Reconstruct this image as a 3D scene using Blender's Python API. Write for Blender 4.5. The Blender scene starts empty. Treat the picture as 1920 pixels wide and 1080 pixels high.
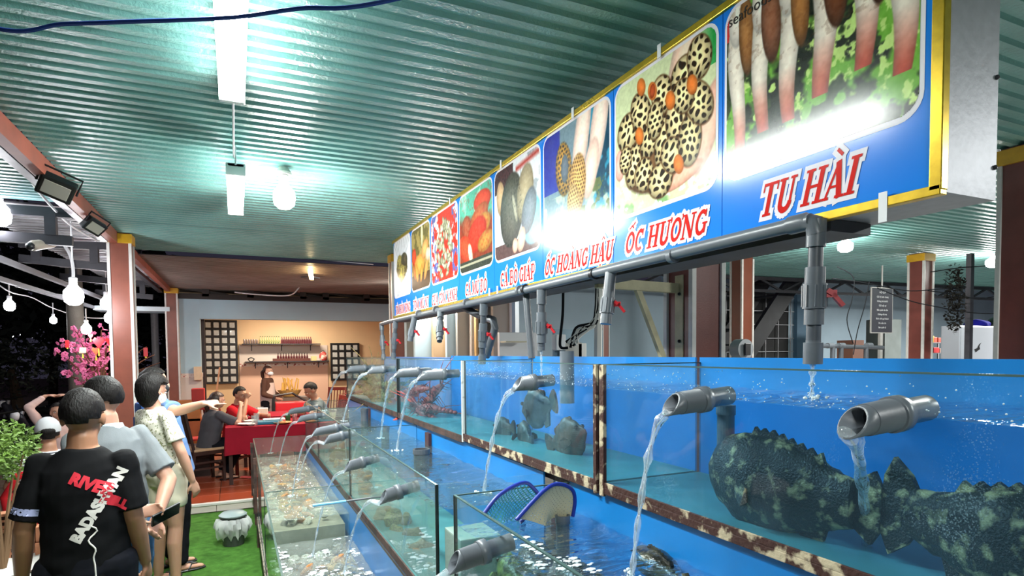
import bpy, bmesh, math, random
import numpy as np
from mathutils import Vector, Matrix, Euler, noise as mnoise
random.seed(7)
C = bpy.context.scene.collection
SC = bpy.context.scene
V = Vector
# ------------------------------------------------------------------ camera
FPX, YAW, PIT, ROL, PY0, CH = 1120., math.radians(24.8), math.radians(-2.3), math.radians(-.5), 705., 1.8
_f = V((math.sin(YAW), math.cos(YAW), 0)); _r = V((math.cos(YAW), -math.sin(YAW), 0)); _u = V((0, 0, 1))
_fw = _f*math.cos(PIT)+_u*math.sin(PIT); _u2 = _u*math.cos(PIT)-_f*math.sin(PIT)
_rt = _r*math.cos(ROL)+_u2*math.sin(ROL); _up = _u2*math.cos(ROL)-_r*math.sin(ROL)
cam_d = bpy.data.cameras.new('camera'); cam = bpy.data.objects.new('camera', cam_d); C.objects.link(cam)
mw = Matrix((( _rt.x, _up.x, -_fw.x, 0), (_rt.y, _up.y, -_fw.y, 0), (_rt.z, _up.z, -_fw.z, CH), (0, 0, 0, 1)))
cam.matrix_world = mw
cam_d.sensor_width = 36; cam_d.lens = FPX/1920*36; cam_d.shift_y = (PY0-540)/1920
cam_d.clip_start = .05; cam_d.clip_end = 200
SC.camera = cam
SC.view_settings.view_transform = 'Standard'; SC.view_settings.look = 'None'
SC.view_settings.gamma = 1; SC.view_settings.use_curve_mapping = False
SC.view_settings.exposure = 0.75
SC.cycles.transparent_max_bounces = 40
SC.cycles.max_bounces = 10
# night sky, a little town glow
W = bpy.data.worlds.new('night'); SC.world = W; W.use_nodes = True
W.node_tree.nodes['Background'].inputs[0].default_value = (.013, .012, .02, 1)
W.node_tree.nodes['Background'].inputs[1].default_value = 1.0
CEIL = 3.12
def area(name, loc, size, power, col=(1, 1, 1), rot=(0, 0, 0)):
    l = bpy.data.lights.new(name, 'AREA'); l.shape = 'RECTANGLE'; l.size, l.size_y = size; l.energy = power; l.color = col
    o = bpy.data.objects.new(name, l); o.location = loc; o.rotation_euler = rot; C.objects.link(o); return o
def point(name, loc, power, col=(1, 1, 1), r=.06):
    l = bpy.data.lights.new(name, 'POINT'); l.energy = power; l.color = col; l.shadow_soft_size = r
    o = bpy.data.objects.new(name, l); o.location = loc; C.objects.link(o); return o
# unseen fill lights added behind and beside the camera to brighten the hall
area('fill_aisle_behind', (-.3, -1.6, 2.95), (.3, 1.3), 75, (.96, 1, .98))
area('fill_right_behind', (4.2, -.8, 2.95), (.3, 1.3), 90, (.96, 1, .98))
area('fill_right_hall', (6.2, 2.2, 3.0), (.3, 1.3), 210, (1, .99, .95))
area('fill_far_right_hall', (13.2, 5.2, 2.95), (.3, 1.3), 300, (1, .99, .95))
# ------------------------------------------------------------------ helpers
def ray(px, py): return _rt*((px-960)/FPX)+_up*((PY0-py)/FPX)+_fw
def at(px, py, d): return V((0, 0, CH))+ray(px, py)*d
def on(px, py, x=None, y=None, z=None):
    r = ray(px, py)
    t = x/r.x if x is not None else y/r.y if y is not None else (z-CH)/r.z
    return V((0, 0, CH))+r*t
def tag(o, label=None, cat=None, group=None, kind=None):
    if label: o['label'] = label
    if cat: o['category'] = cat
    if group: o['group'] = group
    if kind: o['kind'] = kind
    return o
def mt(name, bm, mat, parent=None, smooth=False, loc=None):
    me = bpy.data.meshes.new(name); bm.normal_update(); bm.to_mesh(me); bm.free()
    ms = mat if isinstance(mat, (list, tuple)) else [mat]
    for m in ms: me.materials.append(m)
    if smooth: me.polygons.foreach_set('use_smooth', [True]*len(me.polygons)); me.set_sharp_from_angle(angle=math.radians(48))
    return ob(name, me, parent, loc)
def ob(name, me, parent=None, loc=None):
    o = bpy.data.objects.new(name, me); C.objects.link(o)
    if parent is not None: o.parent = parent
    if loc is not None: o.location = loc
    return o
def thing(name, label, cat, loc=(0, 0, 0), rz=0, group=None):
    o = bpy.data.objects.new(name, None); o.empty_display_size = .1; C.objects.link(o); o.location = loc; o.rotation_euler = (0, 0, rz)
    return tag(o, label, cat, group)
def dup(o, loc=None, rz=None, label=None, parent=None, scale=None):
    c = o.copy(); C.objects.link(c)
    if parent is not None: c.parent = parent
    if loc is not None: c.location = loc
    if rz is not None: c.rotation_euler = (0, 0, rz)
    if scale is not None: c.scale = scale
    if label: c['label'] = label
    for ch in list(o.children):
        dup(ch, parent=c)
    return c
def nb(): return bmesh.new()
def box(bm, a, b, bev=0):
    x0, y0, z0 = a; x1, y1, z1 = b
    vs = [bm.verts.new(p) for p in ((x0, y0, z0), (x1, y0, z0), (x1, y1, z0), (x0, y1, z0), (x0, y0, z1), (x1, y0, z1), (x1, y1, z1), (x0, y1, z1))]
    fs = [bm.faces.new([vs[i] for i in f]) for f in ((3, 2, 1, 0), (4, 5, 6, 7), (0, 1, 5, 4), (1, 2, 6, 5), (2, 3, 7, 6), (3, 0, 4, 7))]
    if bev > 0:
        es = list({e for f in fs for e in f.edges})
        bmesh.ops.bevel(bm, geom=es, offset=bev, segments=2, affect='EDGES', profile=.6)
    return vs
def bxo(name, a, b, mat, parent=None, bev=0, rot=None):
    """box with its origin at its base centre"""
    c = V(((a[0]+b[0])/2, (a[1]+b[1])/2, a[2])); bm = nb()
    box(bm, V(a)-c, V(b)-c, bev); o = mt(name, bm, mat, parent, loc=c)
    if rot: o.rotation_euler = rot
    return o
def beam(bm, p, q, w, h, up=(0, 0, 1)):
    p = V(p); q = V(q); d = (q-p).normalized(); s = d.cross(V(up))
    if s.length < 1e-4: s = d.cross(V((1, 0, 0)))
    s.normalize(); u = s.cross(d)
    vs = []
    for e in (p, q):
        for a, b in ((-1, -1), (1, -1), (1, 1), (-1, 1)): vs.append(bm.verts.new(e+s*a*w/2+u*b*h/2))
    for f in ((3, 2, 1, 0), (4, 5, 6, 7), (0, 1, 5, 4), (1, 2, 6, 5), (2, 3, 7, 6), (3, 0, 4, 7)): bm.faces.new([vs[i] for i in f])
def loft(bm, pts, radii, xax=None, n=12, cap=True):
    """tube through pts; radii floats or (rx, ry); xax fixes the direction of rx"""
    pts = [V(p) for p in pts]; rings = []; prev = None
    if xax is not None: prev = V(xax)
    for i, p in enumerate(pts):
        a = pts[max(i-1, 0)]; b = pts[min(i+1, len(pts)-1)]; t = (b-a)
        if t.length < 1e-9: t = V((0, 0, 1))
        t.normalize()
        if prev is None: prev = t.orthogonal()
        x = prev-t*prev.dot(t)
        if x.length < 1e-4: x = t.orthogonal()
        x.normalize(); y = t.cross(x)
        if xax is None: prev = x
        r = radii[i] if isinstance(radii, (list, tuple)) else radii
        rx, ry = (r if isinstance(r, (list, tuple)) else (r, r))
        rings.append([bm.verts.new(p+x*rx*math.cos(k*2*math.pi/n)+y*ry*math.sin(k*2*math.pi/n)) for k in range(n)])
    for A, B in zip(rings, rings[1:]):
        for k in range(n): bm.faces.new((A[k], A[(k+1) % n], B[(k+1) % n], B[k]))
    if cap:
        bm.faces.new(rings[0][::-1]); bm.faces.new(rings[-1])
    return rings
def limb(bm, pts, rad, n=12, xax=None):
    """tube with rounded ends"""
    pts = [V(p) for p in pts]; rr = [(r if isinstance(r, (list, tuple)) else (r, r)) for r in rad]
    d0 = (pts[0]-pts[1]).normalized(); d1 = (pts[-1]-pts[-2]).normalized(); P = []; R = []
    for k in (1, .8, .45):
        m = max(rr[0])*k*.8; P.append(pts[0]+d0*m); s = math.sqrt(max(0, 1-k*k))+.02; R.append((rr[0][0]*s, rr[0][1]*s))
    P += pts; R += rr
    for k in (.45, .8, 1):
        m = max(rr[-1])*k*.8; P.append(pts[-1]+d1*m); s = math.sqrt(max(0, 1-k*k))+.02; R.append((rr[-1][0]*s, rr[-1][1]*s))
    loft(bm, P, R, xax=xax, n=n)
def ball(bm, c, r, rot=None, u=14, v=9):
    m = Matrix.Translation(V(c)) @ (rot.to_4x4() if rot else Matrix()) @ Matrix.Diagonal((*((r, r, r) if isinstance(r, (int, float)) else r), 1))
    return bmesh.ops.create_uvsphere(bm, u_segments=u, v_segments=v, radius=1, matrix=m)['verts']
def pipe(bm, p, q, r, ri=None, n=20):
    """open ended pipe with wall"""
    p = V(p); q = V(q); t = (q-p).normalized(); x = t.orthogonal().normalized(); y = t.cross(x)
    ri = r*.86 if ri is None else ri; L = []
    for c, rr in ((p, r), (q, r), (q, ri), (p, ri)):
        L.append([bm.verts.new(c+x*rr*math.cos(k*2*math.pi/n)+y*rr*math.sin(k*2*math.pi/n)) for k in range(n)])
    for A, B in ((0, 1), (1, 2), (2, 3), (3, 0)):
        for k in range(n): bm.faces.new((L[A][k], L[A][(k+1) % n], L[B][(k+1) % n], L[B][k]))
def catenary(a, b, sag, n=14):
    a = V(a); b = V(b); return [a.lerp(b, i/n)+V((0, 0, -sag*4*(i/n)*(1-i/n))) for i in range(n+1)]
# ------------------------------------------------------------------ materials
MATS = {}
def M(name, col=(.5, .5, .5), rough=.5, metal=0., var=0., scale=6., col2=None, bump=0., bscale=60., coat=0., spec=.5, thr=None, detail=4, stretch=None, sub=0):
    if name in MATS: return MATS[name]
    m = bpy.data.materials.new(name); m.use_nodes = True; nt = m.node_tree; N = nt.nodes; L = nt.links
    b = N['Principled BSDF']; b.inputs['Roughness'].default_value = rough; b.inputs['Metallic'].default_value = metal
    b.inputs['Coat Weight'].default_value = coat; b.inputs['Specular IOR Level'].default_value = spec
    tc = N.new('ShaderNodeTexCoord'); mp = N.new('ShaderNodeMapping'); L.new(tc.outputs['Object'], mp.inputs[0])
    if stretch: mp.inputs['Scale'].default_value = stretch
    if col2 is None: col2 = tuple(min(1, c*(1-var)) for c in col)
    nz = N.new('ShaderNodeTexNoise'); nz.inputs['Scale'].default_value = scale; nz.inputs['Detail'].default_value = detail; L.new(mp.outputs[0], nz.inputs['Vector'])
    cr = N.new('ShaderNodeValToRGB'); a, c = (thr if thr else (.3, .7))
    cr.color_ramp.elements[0].position = a; cr.color_ramp.elements[1].position = c
    cr.color_ramp.elements[0].color = (*col2, 1); cr.color_ramp.elements[1].color = (*col, 1)
    L.new(nz.outputs[0], cr.inputs[0]); L.new(cr.outputs[0], b.inputs['Base Color'])
    if sub: b.inputs['Subsurface Weight'].default_value = sub; b.inputs['Subsurface Radius'].default_value = (.01, .004, .002)
    if bump:
        n2 = N.new('ShaderNodeTexNoise'); n2.inputs['Scale'].default_value = bscale; n2.inputs['Detail'].default_value = 3; L.new(mp.outputs[0], n2.inputs['Vector'])
        bp = N.new('ShaderNodeBump'); bp.inputs['Strength'].default_value = bump; bp.inputs['Distance'].default_value = .01
        L.new(n2.outputs[0], bp.inputs['Height']); L.new(bp.outputs[0], b.inputs['Normal'])
    MATS[name] = m; return m
def Emat(name, col, s):
    if name in MATS: return MATS[name]
    m = bpy.data.materials.new(name); m.use_nodes = True; b = m.node_tree.nodes['Principled BSDF']
    b.inputs['Base Color'].default_value = (*col, 1); b.inputs['Emission Color'].default_value = (*col, 1); b.inputs['Emission Strength'].default_value = s
    MATS[name] = m; return m
def clearmat(name, tint=(.9, .96, .95), haze=.05, hazecol=(.7, .8, .78), rough=.02, ior=1.45, bump=0., bscale=8., bstretch=None, spots=0., sscale=40., refl=1.):
    """thin pane / water boundary: Fresnel mirror over tinted see-through, with a film of dirt or drops"""
    if name in MATS: return MATS[name]
    m = bpy.data.materials.new(name); m.use_nodes = True; nt = m.node_tree; N = nt.nodes; L = nt.links; N.remove(N['Principled BSDF']); out = N['Material Output']
    tr = N.new('ShaderNodeBsdfTransparent'); tr.inputs[0].default_value = (*tint, 1)
    gl = N.new('ShaderNodeBsdfGlossy'); gl.inputs['Roughness'].default_value = rough; gl.inputs[0].default_value = (1, 1, 1, 1)
    df = N.new('ShaderNodeBsdfDiffuse'); df.inputs[0].default_value = (*hazecol, 1)
    fr = N.new('ShaderNodeFresnel'); fr.inputs[0].default_value = ior
    tc = N.new('ShaderNodeTexCoord'); mp = N.new('ShaderNodeMapping'); L.new(tc.outputs['Object'], mp.inputs[0])
    if bstretch: mp.inputs['Scale'].default_value = bstretch
    m1 = N.new('ShaderNodeMixShader'); m2 = N.new('ShaderNodeMixShader')
    nz = N.new('ShaderNodeTexNoise'); nz.inputs['Scale'].default_value = 3; nz.inputs['Detail'].default_value = 6; L.new(tc.outputs['Object'], nz.inputs['Vector'])
    ma = N.new('ShaderNodeMath'); ma.operation = 'MULTIPLY'; ma.inputs[1].default_value = haze*2; L.new(nz.outputs[0], ma.inputs[0]); hz = ma.outputs[0]
    if spots:
        vo = N.new('ShaderNodeTexVoronoi'); vo.inputs['Scale'].default_value = sscale; L.new(tc.outputs['Object'], vo.inputs['Vector'])
        n3 = N.new('ShaderNodeTexNoise'); n3.inputs['Scale'].default_value = 5; L.new(tc.outputs['Object'], n3.inputs['Vector'])
        lt = N.new('ShaderNodeMath'); lt.operation = 'LESS_THAN'; L.new(vo.outputs['Distance'], lt.inputs[0])
        mr = N.new('ShaderNodeMapRange'); mr.inputs[1].default_value = .45; mr.inputs[2].default_value = .7; mr.inputs[3].default_value = .02; mr.inputs[4].default_value = .3; L.new(n3.outputs[0], mr.inputs[0]); L.new(mr.outputs[0], lt.inputs[1])
        mu = N.new('ShaderNodeMath'); mu.operation = 'MULTIPLY'; mu.inputs[1].default_value = spots; L.new(lt.outputs[0], mu.inputs[0])
        ad = N.new('ShaderNodeMath'); ad.operation = 'ADD'; ad.use_clamp = True; L.new(mu.outputs[0], ad.inputs[0]); L.new(hz, ad.inputs[1]); hz = ad.outputs[0]
    L.new(hz, m1.inputs[0]); L.new(tr.outputs[0], m1.inputs[1]); L.new(df.outputs[0], m1.inputs[2])
    ge = N.new('ShaderNodeNewGeometry'); bf = N.new('ShaderNodeMath'); bf.operation = 'SUBTRACT'; bf.inputs[0].default_value = 1; L.new(ge.outputs['Backfacing'], bf.inputs[1])
    fx = N.new('ShaderNodeMath'); fx.operation = 'MULTIPLY'; L.new(bf.outputs[0], fx.inputs[0]); L.new(fr.outputs[0], fx.inputs[1])
    fm = N.new('ShaderNodeMath'); fm.operation = 'MULTIPLY'; fm.inputs[1].default_value = refl; L.new(fx.outputs[0], fm.inputs[0])
    L.new(fm.outputs[0], m2.inputs[0]); L.new(m1.outputs[0], m2.inputs[1]); L.new(gl.outputs[0], m2.inputs[2]); L.new(m2.outputs[0], out.inputs[0])
    if bump:
        n2 = N.new('ShaderNodeTexNoise'); n2.inputs['Scale'].default_value = bscale; n2.inputs['Detail'].default_value = 3; n2.inputs['Distortion'].default_value = .6; L.new(mp.outputs[0], n2.inputs['Vector'])
        bp = N.new('ShaderNodeBump'); bp.inputs['Strength'].default_value = bump; bp.inputs['Distance'].default_value = .06; L.new(n2.outputs[0], bp.inputs['Height'])
        L.new(bp.outputs[0], gl.inputs['Normal']); L.new(bp.outputs[0], fr.inputs['Normal'])
    MATS[name] = m; return m
def rgb(h):
    h = h.lstrip('#'); c = [int(h[i:i+2], 16)/255 for i in (0, 2, 4)]
    return tuple(x/12.92 if x <= .04045 else ((x+.055)/1.055)**2.4 for x in c)
teal = M('teal_roof_sheet', rgb('84b8b2'), .33, 0, .35, 2.2, bump=.45, bscale=60, spec=.7, thr=(.25, .75), detail=8)
greysheet = M('grey_roof_sheet', rgb('857a72'), .45, .1, .3, 2, bump=.1, bscale=30)
zinc = M('zinc_roof_sheet', rgb('a5a3a6'), .4, .3, .4, 3)
darksteel = M('dark_painted_steel', rgb('3a3940'), .5, .1, .4, 5)
rustred = M('rust_red_steel', rgb('9c4f3a'), .5, 0, .3, 5, bump=.05)
brownpost = M('brown_panel', rgb('7c4038'), .4, 0, .25, 7, bump=.06, bscale=120)
whitetrim = M('white_trim', rgb('d8d4cf'), .4, 0, .12, 20)
yellowcap = M('yellow_cap', rgb('d9a520'), .4, 0, .15, 20)
bluewall = M('pale_blue_wall', rgb('b7d6e6'), .7, 0, .14, 1.3, bump=.05)
greywall = M('blue_grey_wall', rgb('b2c8d6'), .7, 0, .2, 1.1, bump=.05)
cream = M('cream_wall', rgb('e8c9a0'), .7, 0, .12, 1)
pinktile = M('pink_wall_tile', rgb('eac2aa'), .35, 0, .06, 2)
whitetile = M('white_wall_tile', rgb('d9cdc4'), .3, 0, .06, 2)
redtile = M('terracotta_tile', rgb('a8492c'), .28, 0, .35, 2.5, thr=(.2, .8), bump=.03)
grout = M('grout', rgb('6b4a3c'), .9, 0, .3, 10)
turf = M('green_turf', rgb('528536'), .95, 0, .45, 14, bump=.9, bscale=260, detail=10, spec=.1)
soil = M('ground_soil', rgb('6b5a50'), .95, 0, .5, 6, bump=.4, bscale=30)
pvc = M('grey_pvc', rgb('686e75'), .35, 0, .18, 12, spec=.5, bump=.03)
pvcdark = M('dark_grey_pvc', rgb('555a61'), .38, 0, .2, 12)
pvcin = M('dark_pipe_inside', rgb('33363b'), .6)
bluepanel = M('blue_tank_panel', rgb('107ac6'), .3, 0, .25, 2.2, spec=.5)
rusty = M('rusty_white_steel', rgb('b8a98c'), .6, 0, 0, 19, col2=rgb('3a1a10'), thr=(.52, .6), detail=8, bump=.4, bscale=70)
darkrust = M('dark_rusty_steel', rgb('4a3028'), .7, 0, 0, 14, col2=rgb('1d1613'), thr=(.35, .6), detail=6, bump=.3, bscale=60)
silicone = M('dark_silicone', rgb('20282a'), .4)
redplast = M('red_plastic', rgb('c5202a'), .35)
black = M('black_plastic', rgb('17171a'), .4)
white = M('white_plastic', rgb('e9e9ec'), .4)
wood = M('dark_wood', rgb('3a211b'), .4, 0, .4, 8, stretch=(1, 1, .2))
glassm = clearmat('tank_glass', (.955, .985, .98), .03, (.62, .75, .72), .01, 1.4, refl=.6)
glassf = clearmat('wet_tank_glass', (.96, .985, .99), .015, (.5, .8, .95), .01, 1.35, spots=.16, sscale=190, refl=.6)
glassl = clearmat('stained_tank_glass', (.93, .975, .96), .07, (.5, .6, .54), .02, 1.4)
glassedge = M('glass_edge', rgb('49605c'), .2)
watert = clearmat('water_top_blue', (.62, .8, .9), .02, (.6, .8, .9), .03, 1.33, bump=1., bscale=11, bstretch=(.55, 1.5, 1), refl=1.4)
waterside = clearmat('water_side_blue', (.80, .92, .96), .02, (.25, .5, .7), .05, 1.1)
waterdeep = clearmat('water_side_deep', (.78, .9, .96), .015, (.1, .35, .7), .05, 1.1)
# ------------------------------------------------------------------ setting: floors
def struct(o): o['kind'] = 'structure'; return o
fl = thing('floor', 'x', 'x'); del fl['label']; del fl['category']; struct(fl)
bxo('soil_ground', (-40, -6, -.2), (20, 60, -.03), soil, fl)
ys = [-4, 1.2, 3.4, 5.05, 6.35, 7.18, 7.58]
for a, b in zip(ys, ys[1:]): bxo('turf_mat', (-1.42, a+.006, -.03), (1.9, b-.006, 0), turf, fl, .004)
bxo('hall_slab', (1.9, -4, -.03), (18, 9.6, -.002), M('grey_concrete', rgb('8b8b88'), .8, 0, .25, 3, bump=.1), fl)
st = bxo('tile_platform', (-1.45, 7.62, -.02), (5.2, 16.2, .088), grout, fl)
tile_me = None
for i in range(16):
    for j in range(16):
        x = -1.44+i*.41; y = 7.63+j*.41
        if j > 9 and False: continue
        if tile_me is None:
            bm = nb(); box(bm, (0, 0, 0), (.402, .402, .014), .002); tl = mt('floor_tile', bm, redtile, fl, loc=(x, y, .088)); tile_me = tl.data
        else: ob('floor_tile', tile_me, fl, (x, y, .088+random.uniform(-.0005, .0005)))
tr = thing('trim_1', 'x', 'x'); del tr['label']; del tr['category']; struct(tr)
for i in range(11): bxo('riser_tile', (-1.44+i*.6, 7.595, .0), (-.845+i*.6, 7.62, .075), whitetile, tr, .003)
bxo('step_nosing', (-1.44, 7.585, .075), (5.2, 7.65, .104), whitetrim, tr, .006)
# ------------------------------------------------------------------ corrugated ceilings
def corrug(name, x0, x1, y0, y1, z, mat, parent, per=.1, h=.018, z1=None, flip=1):
    bm = nb(); n = int(round((y1-y0)/per)); P = []
    for i in range(n):
        y = y0+i*per
        for dy, dz in ((0, 0), (.42, 0), (.52, 1), (.90, 1)): P.append((y+dy*per, dz*h))
    P.append((y1, 0)); L = []; z1 = z if z1 is None else z1
    for y, dz in P:
        zz = z+(z1-z)*(y-y0)/(y1-y0)+dz
        L.append((bm.verts.new((x0, y, zz)), bm.verts.new((x1, y, zz))))
    for a, b in zip(L, L[1:]): bm.faces.new((a[0], a[1], b[1], b[0]))
    return mt(name, bm, mat, parent)
ce = thing('ceiling', 'x', 'x'); del ce['label']; del ce['category']; struct(ce)
y = -4.
while y < 8.6:
    x1 = 2.6 if y > 7.9 else 16.5
    corrug('roof_sheet', -1.12, x1, y, min(y+1.0, 8.8), CEIL+random.uniform(0, .004), teal, ce, .0667 if False else .1)
    y += 1.0
br = thing('ceiling', 'x', 'x'); del br['label']; del br['category']; struct(br)
y = 8.85
while y < 13.2:
    corrug('roof_sheet', -1.12, 4.4, y, y+1.0, CEIL-.05, greysheet, br, .125, .02); y += 1.0
rf = thing('ceiling', 'x', 'x'); del rf['label']; del rf['category']; struct(rf)
for y in range(-4, 6): corrug('roof_sheet', -4.4, -1.2, y+.35, y+1.35, CEIL-.0, M('pale_teal_sheet', rgb('a9cdcf'), .4, 0, .2, 3), rf, .1)
for y in range(6, 14, 1): corrug('roof_sheet', -2.1, -1.2, y+.42, y+1.4, CEIL-.02+(y-6)*.015, zinc, rf, .14, .03)
# beams above the left aisle
def bt(name, label, cat, mat, segs, group=None, parent=None):
    bm = nb()
    c = V(segs[0][0])
    for s in segs: beam(bm, V(s[0])-c, V(s[1])-c, s[2], s[3])
    o = mt(name, bm, mat, parent, loc=c)
    return tag(o, label, cat, group)
struct(bt('trim_2', None, None, rustred, [((-1.15, -4, 3.06), (-1.15, 7.6, 3.06), .07, .12)]))
struct(bt('trim_3', None, None, M('galvanised_strip', rgb('a9a9ad'), .4, .4, .3, 9), [((-1.23, -4, 3.03), (-1.23, 7.6, 3.03), .06, .05)]))
struct(bt('trim_4', None, None, rustred, [((-1.12, 8.4, 3.04), (-1.12, 13.1, 3.04), .07, .1)]))
struct(bt('trim_5', None, None, darksteel, [((-1.26, 8.4, 3.0), (-1.26, 13.1, 3.0), .07, .05)]))
for y, zz in ((4.2, 3.03), (5.4, 3.03), (6.6, 3.0)):
    pass
tg = 'dark steel trusses over the left roof'
for k, (y, x0) in enumerate(((4.35, -4.4), (6.4, -4.4), (8.15, -2.1), (9.8, -2.1), (12.0, -2.1))):
    segs = [((x0, y, 3.02), (-1.27, y, 3.04), .06, .08)]
    if k: segs += [((x0, y, 2.86), (-1.27, y, 2.80), .06, .085)]+[((x, y, 2.84), (x, y, 3.02), .08, .08) for x in (-1.42, -1.95, -2.9, -3.9) if x > x0]
    bt('roof_truss', ['dark steel beam under the pale teal roof at upper left', 'dark steel truss just behind the first floodlight', 'dark steel truss meeting the tall left post', 'dark steel truss beyond the tall left post', 'farthest dark steel truss before the blue column'][k], 'truss', darksteel, segs)
for k, (xx, zz) in enumerate(((-2.02, 2.72), (-2.3, 2.62))):
    bt('white_gutter', ['white edge strip under the left metal roof', 'outer white edge strip under the left metal roof'][k], 'gutter', M('worn_gutter', rgb('77777c'), .6), [((xx, 5.0, zz), (xx, 13.0, zz+.05), .05, .05)])
# far-side truss under teal roof at right
bm = nb(); c = V((4.6, 8.2, 2.95))
beam(bm, V((4.3, 8.2, 3.08))-c, V((16, 7.4, 3.08))-c, .06, .06); beam(bm, V((4.3, 8.2, 2.86))-c, V((16, 7.4, 2.86))-c, .06, .05)
for i in range(22):
    x = 4.4+i*.52; yy = 8.2-.8*(x-4.3)/11.7; z0, z1 = (2.86, 3.08) if i % 2 else (3.08, 2.86)
    beam(bm, V((x, yy, z0))-c, V((x+.52, yy-.035, z1))-c, .035, .035)
tag(mt('roof_truss', bm, darksteel, loc=c), 'long dark lattice truss along the back edge of the right roof', 'truss')
# dark truss above the far fascia, with gaps where warm wall shows
bm = nb(); c = V((-1, 13.1, 2.9)); beam(bm, V((-1.1, 13.1, 2.93))-c, V((4.4, 13.1, 2.93))-c, .1, .1)
for x in (-.5, .3, 1.3, 1.75, 2.6, 3.5): beam(bm, V((x, 13.1, 2.93))-c, V((x, 13.1, 3.12))-c, .1, .12)
for i in range(6): beam(bm, V((-1+i*.9, 13.12, 3.1))-c, V((-.1+i*.9, 13.12, 2.97))-c, .04, .05)
tag(mt('roof_truss', bm, M('brown_black_steel', rgb('2b2320'), .6), loc=c), 'dark truss above the pale blue fascia at the far end', 'truss')
# ------------------------------------------------------------------ far building
wb = thing('wall_back', 'x', 'x'); del wb['label']; del wb['category']; struct(wb)
bxo('wall_face', (-1.0, 16, .1), (5.2, 16.15, 3.4), cream, wb)
bxo('warm_band', (-1.05, 13.9, 3.0), (5.2, 14.0, 3.35), M('warm_gable', rgb('f0cf9c'), .8), wb)
bxo('fascia', (-.62, 13.15, 2.5), (4.5, 13.35, 2.88), bluewall, wb)
bxo('corner_column', (-1.05, 13.15, 1.42), (-.62, 13.55, 2.88), bluewall, wb)
bxo('column_base', (-1.06, 13.14, .1), (-.61, 13.56, 1.36), whitetile, wb)
bxo('column_border', (-1.065, 13.135, 1.36), (-.605, 13.57, 1.44), M('floral_border', rgb('e5d8cf'), .4, 0, 0, 22, col2=rgb('b0433a'), thr=(.36, .42)), wb)
bxo('pink_dado', (.08, 15.97, .1), (2.15, 15.99, 1.5), pinktile, wb)
bxo('white_tiles', (.08, 15.97, 1.58), (2.15, 15.99, 2.02), whitetile, wb)
bxo('floral_border', (.08, 15.96, 1.5), (2.15, 15.985, 1.58), MATS['floral_border'], wb)
bm = nb()
for i in range(9): bmesh.ops.create_icosphere(bm, subdivisions=1, radius=.022, matrix=Matrix.Translation((.2+i*.23, 15.955, 1.54)))
mt('border_flower', bm, M('flower_red', rgb('8f2b2b'), .5), wb)
bxo('room_ceiling', (-1.0, 13.3, 2.98), (5.2, 16.1, 3.02), cream, wb)
bxo('side_wall', (-1.0, 13.4, .1), (-.92, 16, 2.98), cream, wb)
bxo('side_wall', (5.1, 13.4, .1), (5.2, 16, 2.98), cream, wb)
for x in (-.72, 3.55): bxo('dark_post', (x, 13.62, .1), (x+.16, 13.75, 2.95), wood, wb)
# block screens in the back wall: each glass block in a dark frame
blockm = M('glass_block', rgb('c9cdcc'), .15, 0, .25, 30, bump=.3, bscale=25, coat=.4)
blk = None
def blockgrid(n, x0, z1, cols, rows, sx, sz, skip=()):
    w = thing('window_%d' % n, 'x', 'x'); del w['label']; del w['category']; struct(w); global blk
    for i in range(cols+1): bxo('frame_bar', (x0+i*sx-.022, 15.9, z1-rows*sz), (x0+i*sx+.022, 15.97, z1), black, w)
    for j in range(rows+1): bxo('frame_bar', (x0-.022, 15.895, z1-j*sz-.022), (x0+cols*sx+.022, 15.965, z1-j*sz+.022), black, w)
    for i in range(cols):
        for j in range(rows):
            loc = (x0+(i+.5)*sx, 15.93, z1-(j+1)*sz+.025)
            if blk is None:
                bm = nb(); box(bm, (-.062, -.02, 0), (.062, .03, .13), .012); blk = mt('glass_block', bm, blockm, w, loc=loc).data
            else: ob('glass_block', blk, w, loc)
blockgrid(1, -.66, 2.60, 4, 8, .172, .185)
blockgrid(2, 2.24, 2.05, 4, 5, .172, .185)
# shelves on the far wall
def shelf(z, x0, x1, label):
    t = thing('wall_shelf', label, 'shelf', (x0, 15.7, z)); bxo('board', (x0, 15.68, z), (x1, 15.95, z+.025), darksteel).parent = t
    t.children[0].location -= V((x0, 15.7, z))
    for k in range(3):
        xx = (x1-x0)*(.12+.38*k); bm = nb(); beam(bm, (xx, .0, -.01), (xx, .24, -.01), .02, .02); beam(bm, (xx, .24, -.15), (xx, .24, 0), .02, .02); mt('bracket', bm, darksteel, t)
shelf(2.03, .14, 1.95, 'upper dark shelf on the far cream wall, lined with bottles')
shelf(1.60, .2, 2.15, 'lower dark shelf on the far cream wall with a red display box')
def lathe(bm, prof, n=12, c=(0, 0, 0)):
    R = []
    for r, z in prof: R.append([bm.verts.new((c[0]+r*math.cos(k*2*math.pi/n), c[1]+r*math.sin(k*2*math.pi/n), c[2]+z)) for k in range(n)])
    for A, B in zip(R, R[1:]):
        for k in range(n): bm.faces.new((A[k], A[(k+1) % n], B[(k+1) % n], B[k]))
    bm.faces.new(R[0][::-1]); bm.faces.new(R[-1])
bottle_prof = [(.026, 0), (.028, .02), (.028, .1), (.022, .125), (.010, .15), (.010, .18)]
def bottle(loc, lab, group, bmat, cmat, s=1):
    t = thing('bottle', lab, 'bottle', loc, 0, group); bm = nb(); lathe(bm, bottle_prof); mt('glass_body', bm, bmat, t, True)
    bm = nb(); lathe(bm, [(.012, .17), (.012, .19)]); mt('cap', bm, cmat, t); t.scale = (s, s, s); return t
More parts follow.
